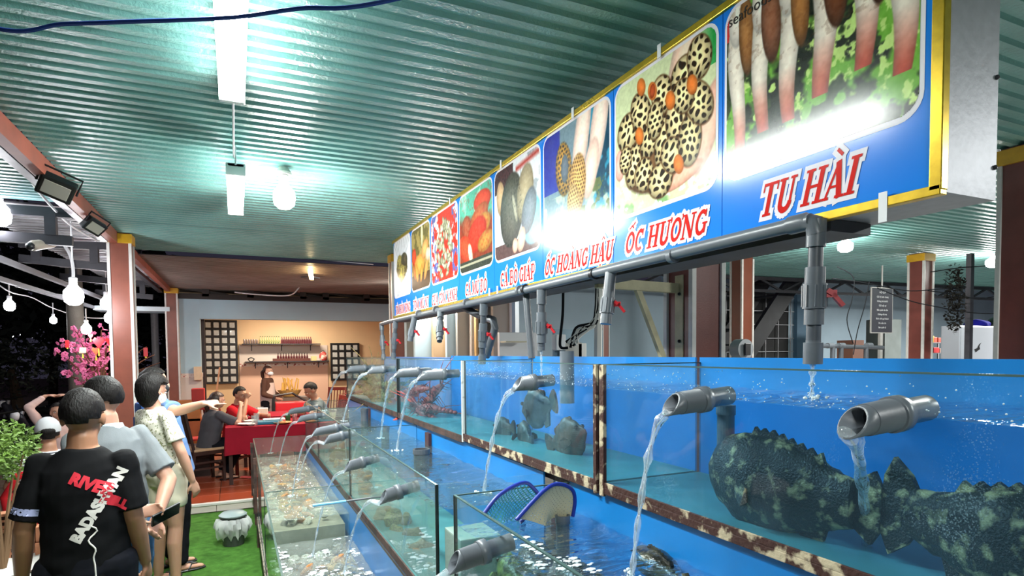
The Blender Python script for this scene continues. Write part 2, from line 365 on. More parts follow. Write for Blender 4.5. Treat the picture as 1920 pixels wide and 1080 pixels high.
bs = bottle((.56, 15.8, 2.055), 'small green topped bottle with pale label on the upper shelf', 'green topped bottles on the upper shelf', M('pale_label_glass', rgb('cfc98f'), .3, 0, 0, 30, col2=rgb('3f6a3c'), thr=(.4, .5)), M('green_cap', rgb('2c5e35'), .4), .95)
for i in range(1, 9): dup(bs, (.56+i*.052, 15.8, 2.055))
bd = bottle((1.05, 15.8, 2.055), 'small dark sauce bottle with a red cap on the upper shelf', 'dark sauce bottles on the upper shelf', M('dark_sauce', rgb('5a2430'), .3), M('red_cap', rgb('8c2a2c'), .4), .9)
for i in range(1, 14): dup(bd, (1.05+i*.052, 15.8, 2.055))
cn = thing('drink_can', 'grey can in the row at the left end of the upper shelf', 'can', (.2, 15.8, 2.055), 0, 'grey cans on the upper shelf')
bm = nb(); lathe(bm, [(.02, 0), (.024, .006), (.024, .1), (.02, .108)]); mt('can_body', bm, M('can_grey', rgb('9a8a88'), .3, .5), cn, True)
for i in range(1, 6): dup(cn, (.2+i*.055, 15.8, 2.055))
bk = bottle((.95, 15.8, 1.625), 'dark red bottle in the red row on the lower shelf', 'dark red bottles on the lower shelf', M('wine_dark', rgb('4a151b'), .25), M('black_cap', rgb('201518'), .4), 1.0)
for i in range(1, 12): dup(bk, (.95+i*.062, 15.8, 1.625))
t = bxo('display_carton', (.82, 15.7, 1.625), (1.7, 15.74, 1.69), M('carton_brown', rgb('5b3028'), .6)); tag(t, 'long brown carton edge before the bottles on the lower shelf', 'carton')
t = bxo('snack_box', (1.72, 15.7, 1.625), (1.85, 15.8, 1.74), M('cream_box', rgb('cfc08a'), .5)); tag(t, 'small cream box beside the brown carton on the lower shelf', 'box')
t = thing('gift_bag', 'red and white rounded bag at the right end of the lower shelf', 'bag', (2.02, 15.8, 1.625)); bm = nb(); ball(bm, (0, 0, .1), (.1, .06, .13)); mt('bag_body', bm, M('bag_red', rgb('b8413a'), .5, 0, 0, 12, col2=rgb('ead7cb'), thr=(.42, .5)), t, True)
bm = nb(); loft(bm, catenary((-.05, 0, .2), (.05, 0, .2), -.06), .006, n=6); mt('handle', bm, black, t)
t = tag(mt('cable_coil', (lambda b: (loft(b, [(.06*math.cos(a)*(1+.2*math.sin(3*a)), 0, .045*math.sin(a)) for a in np.linspace(0, 6.28*2, 40)], .012, n=6), b)[1])(nb()), black, loc=(.34, 15.8, 1.67)), 'black coiled cable at the left end of the lower shelf', 'cable')
# ------------------------------------------------------------------ blue walls at the right
wr = thing('wall_right', 'x', 'x'); del wr['label']; del wr['category']; struct(wr)
bxo('wall_face', (7.4, 9.4, 0), (24, 9.6, 3.6), greywall, wr)
bxo('wall_face', (4.25, 8.9, 0), (7.7, 9.05, 3.0), greywall, wr)
bxo('wall_pier', (7.4, 9.2, 0), (7.75, 9.4, 3.4), bluewall, wr)
bxo('wall_pier', (11.2, 9.3, 0), (11.9, 9.4, 3.0), M('dull_blue_panel', rgb('5f7f96'), .6), wr)
for k, (px0, px1, m) in enumerate(((778, 812, bluewall), (812, 845, cream), (838, 858, bluewall), (858, 882, M('grey_panel', rgb('9a9a94'), .6)), (884, 889, whitetrim), (893, 897, M('gold_strip', rgb('a8895a'), .5)), (925, 960, M('warm_grey_door', rgb('b3aba2'), .6)), (960, 1000, M('lilac_wall', rgb('a9b4c4'), .6)))):
    y = 10.6-.15*k; a = on(px0, 640, y=y); b = on(px1, 640, y=y)
    bxo('wall_panel', (a.x, y, .1), (b.x, y+.1, 2.9), m, wr)
a = on(895, 600, y=10.9); bxo('wall_panel', (2.9, 11.4, 0), (6.2, 11.5, 3.0), M('far_grey', rgb('8d928f'), .7), wr)
# pattern curtain
# ------------------------------------------------------------------ posts
def post(x, y, s, z0, z1, label, cap=True, dark=brownpost, tw=.018):
    t = thing('roof_post', label, 'post', (x+s/2, y+s/2, z0)); h = z1-z0; e = s/2
    bm = nb(); box(bm, (-e, -e, 0), (e, e, h)); mt('post_core', bm, dark, t)
    for a in (-1, 1):
        for b in (-1, 1):
            bm = nb(); box(bm, (a*e-tw*.8, b*e-tw*.8, 0), (a*e+tw*.8, b*e+tw*.8, h-.06), .003); mt('corner_trim', bm, whitetrim, t)
    if cap:
        bm = nb(); box(bm, (-e-.022, -e-.022, h-.11), (e+.022, e+.022, h-.01), .004); mt('cap_band', bm, yellowcap, t)
    return t
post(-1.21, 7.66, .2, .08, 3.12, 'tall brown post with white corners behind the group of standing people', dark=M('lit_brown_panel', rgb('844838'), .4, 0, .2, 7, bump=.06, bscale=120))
post(-1.17, 12.95, .19, .1, 3.07, 'far brown post with a yellow cap beside the blue column', dark=MATS['lit_brown_panel'])
pb = post(2.156, 2.429, .2, 0, 3.12, 'thick dark brown post right behind the sign with a bolted cream plate', cap=False)
bm = nb(); box(bm, (-.106, -.035, 1.3), (-.1, .03, 2.2), .002); pl = mt('bracket_plate', bm, M('cream_steel', rgb('cfc39b'), .5, 0, .3, 14), pb)
for z in (1.55, 1.85, 2.1):
    bm = nb(); ball(bm, (-.11, -.01, z), .009, u=8, v=6); mt('bolt', bm, black, pb)
bm = nb(); beam(bm, (-.12, .0, 2.13), (-.62, .0, 2.14), .035, .05); beam(bm, (-.11, .0, 1.55), (-.38, .0, 2.13), .025, .03); mt('sign_bracket', bm, MATS['cream_steel'], pb)
post(6.35, 6.17, .2, 0, 3.12, 'orange brown post to the right of the thick post beside the dark stairs', dark=M('orange_brown_panel', rgb('7d4432'), .35, 0, .15, 5), cap=False)
post(8.5, 5.05, .2, 0, 3.1, 'brown post with bright yellow cap standing in the right hall', dark=brownpost)
post(4.68, 2.08, .22, 0, 3.12, 'brown post with white edge cut by the right border of the photo')
a = on(1134, 600, y=5.2); post(a.x-.02, 5.2, .07, 0, 2.9, 'narrow red brown post beside the bundle of electric cables', cap=False, dark=MATS['lit_brown_panel'], tw=.006)
a = on(752, 640, y=7.9); post(a.x-.1, 7.9, .16, .1, 3.12, 'red brown post behind the far end of the sign', dark=MATS['lit_brown_panel'])
# ------------------------------------------------------------------ the sign
SX, SY0, SY1, SZ0, SZ1 = 1.5, .862, 6.12, 2.168, 2.93
sg = thing('menu_sign', 'long blue seafood sign with eight framed pictures hanging above the tanks', 'sign', (SX, (SY0+SY1)/2, SZ0))
SO = V((SX, (SY0+SY1)/2, SZ0))
def sbox(name, a, b, mat, bev=0, kind=None):
    bm = nb(); box(bm, V(a)-SO, V(b)-SO, bev); o = mt(name, bm, mat, sg)
    if kind: o['kind'] = kind
    return o
def gloss(name, col, r=.1): return M(name, col, r, coat=0, spec=.3)
signblue = gloss('sign_blue_print', rgb('1a7fe6'), .16)
alu = M('aluminium_box', rgb('a7a7ae'), .45, .25, .15, 30, bump=.05)
sbox('sign_box', (SX+.004, SY0, SZ0), (SX+.235, SY1, SZ1), alu)
gold = M('gold_edging', rgb('d9b536'), .25, .7, .25, 40)
sbox('gold_edge', (SX-.014, SY0-.012, SZ0-.012), (SX+.012, SY1+.01, SZ0+.012), gold, .002)
sbox('gold_edge', (SX-.014, SY0-.012, SZ1-.012), (SX+.012, SY1+.01, SZ1+.014), gold, .002)
sbox('gold_edge', (SX-.014, SY0-.014, SZ0), (SX+.012, SY0+.014, SZ1), gold, .002)
sbox('under_frame', (SX+.03, SY0+.3, SZ0-.035), (SX+.2, SY1+.3, SZ0-.002), M('under_frame_grey', rgb('55555c'), .6, .2, .35, 8))
for z in (.08, .3, .52, .7):
    bm = nb(); ball(bm, V((SX+.225, SY0-.002, SZ0+z))-SO, .006, u=8, v=6); mt('screw', bm, darksteel, sg)
cols = [.878, 1.545, 2.18, 2.835, 3.49, 4.14, 4.83, 5.44, 6.115]
names = ['TU HÀI', 'ỐC HƯƠNG', 'ỐC HOÀNG HẬU', 'CÁ BÒ GIÁP', 'CÁ MÚ ĐỎ', 'CUA CỐM XANH', 'TÔM MŨ NI', 'TÔM HÙM BÔNG']
tw_ = [(1.39, 1.07), (2.10, 1.62), (2.82, 2.19), (3.40, 2.93), (4.02, 3.62), (4.82, 4.2), (5.40, 4.92), (6.06, 5.50)]
rng = np.random.default_rng(5)
def vnoise(w, h, s, o=4):
    """smooth value noise in [0,1] on an h x w grid; s = cells across"""
    out = np.zeros((h, w)); amp = 1; tot = 0
    for k in range(o):
        n = max(2, int(s*2**k)); m = max(2, int(s*2**k*h/w)); g = rng.random((m+2, n+2)); yy = np.linspace(0, m, h, endpoint=False); xx = np.linspace(0, n, w, endpoint=False)
        yi = yy.astype(int); xi = xx.astype(int); fy = yy-yi; fx = xx-xi; fy = (fy*fy*(3-2*fy))[:, None]; fx = (fx*fx*(3-2*fx))[None]
        out += amp*((g[yi][:, xi]*(1-fy)+g[yi+1][:, xi]*fy)*(1-fx)+(g[yi][:, xi+1]*(1-fy)+g[yi+1][:, xi+1]*fy)*fx); tot += amp; amp *= .5
    return out/tot
def hexc(h): h = h.lstrip('#'); return np.array([int(h[i:i+2], 16)/255 for i in (0, 2, 4)])
class Pic:
    def __init__(s, w, h, col):
        s.w, s.h = w, h; s.a = np.ones((h, w, 3))*hexc(col); s.X, s.Y = np.meshgrid((np.arange(w)+.5)/w, (np.arange(h)+.5)/h); s.nz1 = vnoise(w, h, 12, 2); s.nz2 = vnoise(w, h, 12, 2)
    def mix(s, m, c):
        c = hexc(c) if isinstance(c, str) else c; m = np.clip(m, 0, 1)[..., None]; s.a = s.a*(1-m)+c*m
    def ell(s, cx, cy, rx, ry, c, ang=0, soft=.12, shade=.35, spots=None):
        ca, sa = math.cos(ang), math.sin(ang); dx = s.X-cx; dy = s.Y-cy; u = (dx*ca+dy*sa)/rx; v = (-dx*sa+dy*ca)/ry; d = np.sqrt(u*u+v*v)
        m = np.clip((1-d)/soft+.5, 0, 1); base = hexc(c)*np.clip(1.15-shade*(d**2)[..., None]-.2*v[..., None]*-1*shade, 0, 1.3)
        if spots:
            n = int(3); gx = u*spots[1]+1.1*s.nz1; gy = v*spots[1]*ry/rx+1.1*s.nz2; k = np.hypot(((gx+.5*np.floor(gy)) % 1)-.5, (gy % 1)-.5)*.95
            sm = np.clip((.36-k)*14, 0, 1)[..., None]; base = base*(1-sm)+hexc(spots[0])*sm
        m = m[..., None]; s.a = s.a*(1-m)+np.clip(base, 0, 1)*m
    def noise(s, sc, c, lo=.5, hi=.6, reg=None, k=1.):
        n = np.clip((vnoise(s.w, s.h, sc)-lo)/(hi-lo), 0, 1)*k
        if reg is not None: n = n*reg
        s.mix(n, c)
def paint(i, w, h):
    P = None
    if i == 0:
        P = Pic(w, h, '1d2418'); P.noise(7, '6fae3a', .45, .55); P.noise(20, 'c2e27f', .58, .66); P.noise(9, '2a3a1c', .55, .62)
        P.mix(((P.X < .12) & (P.Y > .82)).astype(float), 'd22b2b')
        for k, (x, yt, top, rad) in enumerate(((.08, .12, .8, .055), (.235, .2, .9, .06), (.40, .2, .98, .062), (.58, .26, .98, .07), (.77, .3, .95, .065), (.93, .2, .98, .065))):
            sway = x+.015*np.sin(P.Y*7+k); wd = rad*(.62+.5*np.clip((P.Y-yt)/(.6), 0, 1)); d = np.abs(P.X-sway)/wd; m = np.clip((1-d)/.12, 0, 1)*(P.Y > yt)*(P.Y < .85)
            t = np.clip((P.Y-yt)/.3, 0, 1)[..., None]; c = hexc('b2402c')*(1-t)+hexc('efe3d2')*t; c = c*(1.06-.35*d[..., None]**2); P.mix(m, np.clip(c, 0, 1))
            P.ell(x-.01, .92, .055, .16, 'e8ddd0'); P.ell(x+.055, .8, .05+.01*(k % 2), .24, ['a06c3c', '8d5a40', 'a9703a', '7b4526', '6b3a22', '6b3a22'][k], .05, .1, .55)
        P.noise(40, '6b3f22', .6, .7, (P.Y > .55)*1., .25)
    elif i == 1:
        P = Pic(w, h, 'd7dfae'); P.noise(6, '86b070', .5, .6, (P.Y < .4)*1.); P.noise(24, 'f0f3dc', .55, .62, (P.Y < .4)*1.); P.mix(np.clip((P.X-.85)*8, 0, 1)*(P.Y > .75), '2fa04a')
        P.ell(.72, .9, .12, .3, 'f1c9b0', -.3); P.ell(.93, .38, .1, .3, 'f0b9a0', -.35); P.ell(.7, .13, .2, .06, 'f0a98e', .25); P.ell(.05, .4, .06, .12, 'efb0a0'); P.ell(.42, .3, .3, .2, '6b4a2c')
        sp = ((.15, .62, .12, .14, 0), (.3, .7, .1, .17, .4), (.22, .35, .09, .16, -.2), (.4, .5, .1, .15, -.4), (.33, .25, .1, .12, .1), (.52, .75, .1, .14, .3), (.55, .42, .1, .2, -.2), (.5, .16, .12, .12, 0), (.66, .52, .1, .17, .1), (.62, .3, .1, .13, .5), (.72, .8, .11, .12, -.3), (.78, .35, .1, .17, 0), (.86, .56, .1, .16, .5), (.86, .85, .1, .14, .2), (.45, .6, .08, .13, 0), (.72, .66, .09, .12, .4), (.12, .42, .07, .1, 0))
        for k, (x, y, a, b, r) in enumerate(sp):
            P.ell(x, y, a*1.07, b*1.07, '5a3a1e', r, .1, .1); P.ell(x, y, a, b, 'efd9a0', r, .12, .5, ('2d1d10', 1.8))
        for x, y in ((.42, .82), (.6, .68), (.8, .7), (.28, .55), (.68, .22), (.3, .9)): P.ell(x, y, .045, .07, 'd9752e', .3)
        P.ell(.42, .82, .03, .05, 'a8431c')
    elif i == 2:
        P = Pic(w, h, '6d8794'); P.mix((P.X < .28)*(P.Y > .45)*1., '15249c'); P.mix((P.X > .72)*(P.Y > .2)*1., '0f3f57'); P.noise(9, '2f8fb0', .52, .6, (P.X > .7)*1.); P.noise(8, 'a9b8a8', .5, .6, (P.Y < .4)*1.); P.noise(14, '5d6a3e', .52, .6, ((P.Y < .4)*(P.X > .5))*1.)
        for x in (.62, .86): P.ell(x, .82, .11, .45, 'f2d2c2', -.22)
        P.ell(.75, .5, .1, .25, 'efc6b4', -.25); P.ell(.34, .62, .13, .25, 'b98a38', .1, .1, .5, ('3a2a18', 3)); P.ell(.36, .62, .06, .13, '4d5a66'); P.ell(.55, .42, .13, .27, 'd2a45c', -.1, .1, .4, ('6b4522', 4)); P.ell(.5, .25, .1, .2, 'cda768', .1, .1, .4, ('7a5a35', 3))
    elif i == 3:
        P = Pic(w, h, 'e6e8ec'); P.mix((P.X < .45)*(P.Y > .75)*1., '4c2f33'); P.noise(10, '8a8f98', .5, .6, (P.X > .6)*1., .7); P.mix((P.Y < .16)*1., '5d4240'); P.ell(.84, .3, .2, .25, '86cdea'); P.mix(np.clip(1-np.abs(P.Y-.93-.1*(P.X-.8))/.05, 0, 1)*(P.X > .5), 'b8433a')
        P.ell(.15, .68, .1, .2, 'c4a078', .1); P.ell(.4, .5, .26, .4, '5e5a50', -.12, .06, .5); P.ell(.7, .6, .17, .3, 'a8987a', -.2, .1, .4); P.ell(.78, .4, .14, .24, '777c86', -.35); P.ell(.48, .5, .035, .17, 'a8a08a', .3); P.ell(.62, .14, .08, .13, 'f0b8a0', -.3); P.ell(.48, .1, .06, .08, 'f0b8a0'); P.noise(40, '3f3d38', .55, .65, (np.hypot((P.X-.4)/.24, (P.Y-.5)/.38) < 1)*1., .4)
    elif i == 4:
        P = Pic(w, h, '5fb79c'); P.noise(5, 'a9dcc4', .5, .6, (P.Y > .7)*1.); P.mix(np.clip((.75-P.Y-P.X*.1)*8, 0, 1), '8a3a22')
        for x, y, a, b, c, r in ((.72, .8, .25, .13, 'd8452a', 0), (.25, .55, .14, .18, '9c5236', .4), (.62, .62, .28, .14, 'b55a30', .3), (.7, .5, .26, .14, 'c98a3c', .2), (.55, .42, .3, .2, 'd93a26', .35), (.2, .3, .25, .16, 'd94a2c', -.5), (.8, .3, .22, .12, 'b8803c', .2), (.35, .22, .06, .14, 'f2e3c2', .3)): P.ell(x, y, a, b, c, r)
        P.noise(30, 'a82218', .55, .65, None, .3); P.mix((P.Y < .14)*1., '3c4036'); P.mix((np.abs(P.Y-.09) < .015)*1., 'a8a48c')
    elif i == 5:
        P = Pic(w, h, 'c83426'); P.noise(12, '5a5f9c', .5, .55, ((P.X < .3)+(P.X > .8))*1.); P.noise(20, 'dfe0e8', .55, .62, ((P.X < .3)+(P.X > .8))*1.)
        for k in range(70):
            t = rng.random()*6.28; r = rng.random()**.5; x = .5+.3*r*math.cos(t); y = .45+.4*r*math.sin(t); P.ell(x, y, .07, .035, ['cfc8a4', 'a9a588', 'e6e0c2', '8f8c70'][k % 4], rng.random()*3, .2, .6)
    elif i == 6:
        P = Pic(w, h, '6e6236'); P.noise(8, 'a58f52', .5, .6); P.ell(.6, .85, .06, .2, 'd9cf9a'); P.mix((P.Y < .25)*.8, '3f2a22')
        for x, y, a, b, c, r in ((.15, .55, .12, .15, 'cf4526', 0), (.45, .4, .28, .16, 'e09446', 0), (.75, .6, .18, .13, 'dd9a5c', .5), (.3, .28, .08, .16, 'd98a3c', .3), (.55, .25, .06, .15, 'd98a3c', -.3), (.8, .3, .07, .2, 'cf8a4c', -.5), (.15, .3, .05, .15, 'b86a38', .5), (.9, .5, .12, .1, 'f0b89a', 0)): P.ell(x, y, a, b, c, r)
    else:
        P = Pic(w, h, 'efeef2'); 
        for k in range(9): P.mix(np.clip(1-np.abs(P.X-.5-(k-4)*.1*(P.Y-.4)*2)/.012, 0, 1)*((P.Y > .6)+(P.Y < .35)), '7d7a86')
        for x, y, a, b, c, r in ((.5, .5, .32, .2, '7d6f3e', 0), (.35, .6, .16, .14, 'a08f4e', .3), (.65, .62, .18, .12, '5c4f3a', -.2), (.5, .4, .22, .14, 'b5a455', 0), (.45, .33, .1, .1, 'c9b84a', 0)): P.ell(x, y, a, b, c, r)
        P.noise(26, '3f3a24', .52, .6, (np.hypot((P.X-.5)/.34, (P.Y-.5)/.22) < 1)*1., .7)
    n = (vnoise(w, h, 50, 2)-.5)*.1; return np.clip(P.a+n[..., None], 0, 1)
pm = bpy.data.materials.new('printed_picture'); pm.use_nodes = True; nt = pm.node_tree; b = nt.nodes['Principled BSDF']; at_ = nt.nodes.new('ShaderNodeVertexColor'); at_.layer_name = 'print'
nt.links.new(at_.outputs[0], b.inputs['Base Color']); b.inputs['Roughness'].default_value = .17; b.inputs['Specular IOR Level'].default_value = .3; b.inputs['Coat Roughness'].default_value = .08
def rrect_inside(X, Y, W, H, r):
    dx = np.maximum(np.abs(X-W/2)-(W/2-r), 0); dy = np.maximum(np.abs(Y-H/2)-(H/2-r), 0); return dx*dx+dy*dy <= r*r
def picture(i, y0, y1, z0, z1, res):
    """flat print: x of the picture runs towards -Y, faces -X"""
    Wd = y1-y0; Hd = z1-z0; h = int(res*Hd/Wd); w = res; img = paint(i, w+1, h+1)
    X, Y = np.meshgrid(np.linspace(0, Wd, w+1), np.linspace(0, Hd, h+1)); co = np.stack([np.full(X.size, SX-.0035-SO.x), (y1-X).ravel()-SO.y, (z0+Y).ravel()-SO.z], 1)
    a = (np.arange(h)[:, None]*(w+1)+np.arange(w)[None]).ravel(); cx = (X[:-1, :-1]+Wd/w/2).ravel(); cy = (Y[:-1, :-1]+Hd/h/2).ravel()
    a = a[rrect_inside(cx, cy, Wd, Hd, .05)]; f = np.stack([a, a+1, a+w+2, a+w+1], 1)
    me = bpy.data.meshes.new('picture'); me.from_pydata(co.tolist(), [], f.tolist()); lay = me.color_attributes.new('print', 'FLOAT_COLOR', 'POINT')
    c = img.reshape(-1, 3); c = np.where(c <= .04045, c/12.92, ((c+.055)/1.055)**2.4); c = np.concatenate([c, np.ones((len(c), 1))], 1).astype(np.float32); lay.data.foreach_set('color', c.ravel()); me.materials.append(pm)
    o = ob('picture', me, sg); return o
def rrect(bm, y0, y1, z0, z1, x, r, n=6):
    P = []
    for cy, cz, a0 in ((y1-r, z1-r, 0), (y0+r, z1-r, 90), (y0+r, z0+r, 180), (y1-r, z0+r, 270)):
        for k in range(n+1): a = math.radians(a0+90*k/n); P.append(V((x, cy+r*math.cos(a), cz+r*math.sin(a)))-SO)
    bm.faces.new([bm.verts.new(p) for p in P])
whiteprint = gloss('white_print', rgb('e9e6ee')); redprint = gloss('red_print', rgb('d22a25'))
plab = ['print of geoduck clams on green leaves', 'print of spotted snails held in hands', 'print of a patterned sea snail under two arms', 'print of a grey filefish held upright', 'print of red groupers in a tank', 'print of a pile of pale crabs on red', 'print of an orange slipper lobster', 'print of a green lobster on white']
# slab-serif capitals drawn as strokes: (points, width); unit cap height 1
def arc(cx, cy, rx, ry, a0, a1, n=10): return [(cx+rx*math.cos(math.radians(a0+(a1-a0)*k/n)), cy+ry*math.sin(math.radians(a0+(a1-a0)*k/n))) for k in range(n+1)]
SW, TW_ = .19, .075
def stem(x, w=SW, s=.10, top=True, bot=True):
    L = [([(x, 0), (x, 1)], w)]
    if bot: L.append(([(x-w/2-s, .04), (x+w/2+s, .04)], TW_))
    if top: L.append(([(x-w/2-s, .96), (x+w/2+s, .96)], TW_))
    return L
GLY = {
 'I': (.42, stem(.21)), 'T': (.78, stem(.39, top=False)+[([(.03, .955), (.75, .955)], .09), ([(.055, .98), (.055, .74)], .06), ([(.725, .98), (.725, .74)], .06)]),
 'H': (.92, stem(.21)+stem(.71)+[([(.21, .5), (.71, .5)], .085)]),
 'U': (.88, [([(.21, 1), (.21, .32)]+arc(.44, .30, .23, .25, 180, 360)[1:], .18), ([(.67, .3), (.67, 1)], .10), ([(.02, .96), (.40, .96)], TW_), ([(.53, .96), (.82, .96)], TW_)]),
 'A': (.88, [([(.13, 0), (.43, 1)], .09), ([(.40, 1), (.70, 0)], .2), ([(.2, .33), (.62, .33)], .07), ([(.0, .04), (.27, .04)], TW_), ([(.52, .04), (.88, .04)], TW_)]),
 'N': (.92, [([(.17, 0), (.17, 1)], .1), ([(.17, .95), (.73, .05)], .19), ([(.74, 0), (.74, 1)], .1), ([(.02, .04), (.32, .04)], TW_), ([(.02, .96), (.25, .96)], TW_), ([(.58, .96), (.9, .96)], TW_)]),
 'O': (.82, [(arc(.41, .5, .29, .42, 0, 360, 20), .155)]), 'C': (.78, [(arc(.42, .5, .29, .42, 50, 310, 16), .16), ([(.64, .98), (.64, .68)], .07)]),
 'G': (.84, [(arc(.42, .5, .29, .42, 50, 320, 16), .16), ([(.64, .98), (.64, .70)], .07), ([(.66, .08), (.66, .46)], .15), ([(.5, .46), (.82, .46)], TW_)]),
 'B': (.80, stem(.21, bot=False, top=False)+[([(.02, .96), (.45, .96)]+arc(.45, .73, .18, .22, 90, -90, 8)+[(.21, .51)], .1), ([(.45, .51)]+arc(.47, .27, .2, .235, 90, -90, 8)+[(.02, .04)], .1)]),
 'P': (.76, stem(.21, top=False)+[([(.02, .96), (.42, .96)]+arc(.42, .71, .2, .24, 90, -90, 8)+[(.21, .46)], .1)]),
 'D': (.86, stem(.21, bot=False, top=False)+[([(.02, .955), (.36, .955)]+arc(.36, .5, .33, .455, 90, -90, 12)+[(.02, .045)], .11), ([(.0, .5), (.38, .5)], .08)]),
 'M': (1.08, [([(.17, 0), (.17, 1)], .1), ([(.18, .97), (.53, .08)], .17), ([(.53, .08), (.86, .97)], .09), ([(.88, 0), (.88, 1)], .18), ([(.02, .04), (.32, .04)], TW_), ([(.7, .04), (1.06, .04)], TW_), ([(.02, .96), (.25, .96)], TW_), ([(.82, .96), (1.06, .96)], TW_)]),
 'X': (.88, [([(.13, .98), (.72, .02)], .19), ([(.72, .98), (.13, .02)], .09), ([(.0, .04), (.28, .04)], TW_), ([(.55, .04), (.88, .04)], TW_), ([(.0, .96), (.33, .96)], TW_), ([(.6, .96), (.86, .96)], TW_)])}
def diac(ch, w):
    c = w/2-.02; T = 1.14; D = {'grave': [([(c-.18, T+.18), (c+.08, T)], .09)], 'acute': [([(c+.16, T+.18), (c-.08, T)], .09)], 'circ': [([(c-.18, T-.02), (c, T+.13), (c+.18, T-.02)], .07)],
      'circ_acute': [([(c-.18, T-.02), (c, T+.11), (c+.18, T-.02)], .07), ([(c+.26, T+.24), (c+.08, T+.1)], .08)], 'hook': [(arc(c, T+.1, .08, .08, 170, -70, 8)+[(c, T)], .06)], 'tilde': [([(c-.2, T+.02), (c-.1, T+.1), (c+.08, T+.02), (c+.2, T+.1)], .075)],
      'dot': [([(c-.06, -.16), (c+.06, -.16)], .12)], 'horn': [(arc(w-.14, .95, .12, .13, -60, 60, 6), .07)]}
    return [s for k in ch for s in D[k]]
VN = {'À': ('A', ['grave']), 'Ố': ('O', ['circ_acute']), 'Ư': ('U', ['horn']), 'Ơ': ('O', ['horn']), 'Ậ': ('A', ['circ', 'dot']), 'Á': ('A', ['acute']), 'Ò': ('O', ['grave']), 'Ú': ('U', ['acute']), 'Đ': ('D', []), 'Ỏ': ('O', ['hook']), 'Ô': ('O', ['circ']), 'Ũ': ('U', ['tilde']), 'Ù': ('U', ['grave']), 'Ấ': ('A', ['circ_acute'])}
VN['\u1ed0'] = VN['Ố']
def stroke_word(s, grow=0.):
    """flat polygons of a word; returns (quads list, width)"""
    x = 0; Q = []
    for ch in s:
        if ch == ' ': x += .34; continue
        b, dd = VN.get(ch, (ch, [])); w, S = GLY[b]
        for P, wd in S+diac(dd, w):
            h = wd/2+grow
            for i, (p, q) in enumerate(zip(P, P[1:])):
                dx, dy = q[0]-p[0], q[1]-p[1]; l = math.hypot(dx, dy) or 1; dx /= l; dy /= l; ep = grow+(.02 if i else 0); eq = grow+(.02 if i < len(P)-2 else 0); nx, ny = -dy*h, dx*h
                a = (p[0]-dx*ep, p[1]-dy*ep); c = (q[0]+dx*eq, q[1]+dy*eq); Q.append([(x+a[0]+nx, a[1]+ny), (x+a[0]-nx, a[1]-ny), (x+c[0]-nx, c[1]-ny), (x+c[0]+nx, c[1]+ny)])
        x += w
    return Q, x
def sign_word(s, yl, yr, zb, hh, X, mat, name, grow, slant):
    Q, w = stroke_word(s, grow); bm = nb(); k = (yl-yr)/w
    for i, q in enumerate(Q): bm.faces.new([bm.verts.new(V((X-i*6e-6, yl-(a*k)-b*hh*slant, zb+b*hh))-SO) for a, b in q])
    return mt(name, bm, mat, sg)
def text(s, size, parent, mat, off=0, name='letter', ext=.0006):
    cu = bpy.data.curves.new(name, 'FONT'); cu.body = s; cu.size = size; cu.offset = off; cu.extrude = ext; cu.align_x = 'CENTER'; cu.resolution_u = 3
    o = bpy.data.objects.new(name, cu); C.objects.link(o); bpy.context.view_layer.update()
    dg = bpy.context.evaluated_depsgraph_get(); me = bpy.data.meshes.new_from_object(o.evaluated_get(dg)); bpy.data.objects.remove(o); me.materials.clear(); me.materials.append(mat)
    return ob(name, me, parent)
for i in range(8):
    y0, y1 = cols[i], cols[i+1]
    sbox('panel_face', (SX-.002, y0+.0015, SZ0), (SX+.004, y1-.0015, SZ1), signblue)
    bm = nb(); rrect(bm, y0+.018, y1-.010, 2.352, 2.918, SX-.0029, .062); mt('white_border', bm, whiteprint, sg)
    tag(picture(i, y0+.03, y1-.02, 2.368, 2.905, [300, 280, 220, 160, 120, 100, 80, 80][i]), plab[i])
    yl, yr = tw_[i]; hh = [.098, .088, .085, .085, .085, .085, .085, .085][i]; zb = [2.212, 2.205, 2.20, 2.20, 2.20, 2.19, 2.19, 2.19][i]
    gw = .075*max(1, min(1.6, (yl-yr)/hh/9)) if i else .085
    sign_word(names[i], yl, yr, zb, hh, SX-.0042, redprint, 'letters', 0, .25 if i < 3 else .1); sign_word(names[i], yl, yr, zb, hh, SX-.0031, whiteprint, 'letter_outline', .135, .25 if i < 3 else .1)
t = text('seafoods', .05, sg, M('print_black', rgb('2a1c14'), .3)); t.matrix_local = Matrix.Translation(V((SX-.0045, 1.43, 2.855))-SO) @ Matrix(((0, 0, -1, 0), (-1, 0, 0, 0), (0, 1, 0, 0), (0, 0, 0, 1)))
for k, (y, z) in enumerate(((.985, 2.168), (1.86, 2.93), (2.5, 2.93), (3.35, 2.93), (4.3, 2.93), (3.42, 2.18), (3.55, 2.18))):
    sbox('tape_strip', (SX-.016, y-.012, z-(.05 if k == 0 else .02)), (SX-.0145, y+.010, z+(.025 if k == 0 else .03)), M('white_tape', rgb('d9dadd'), .5))
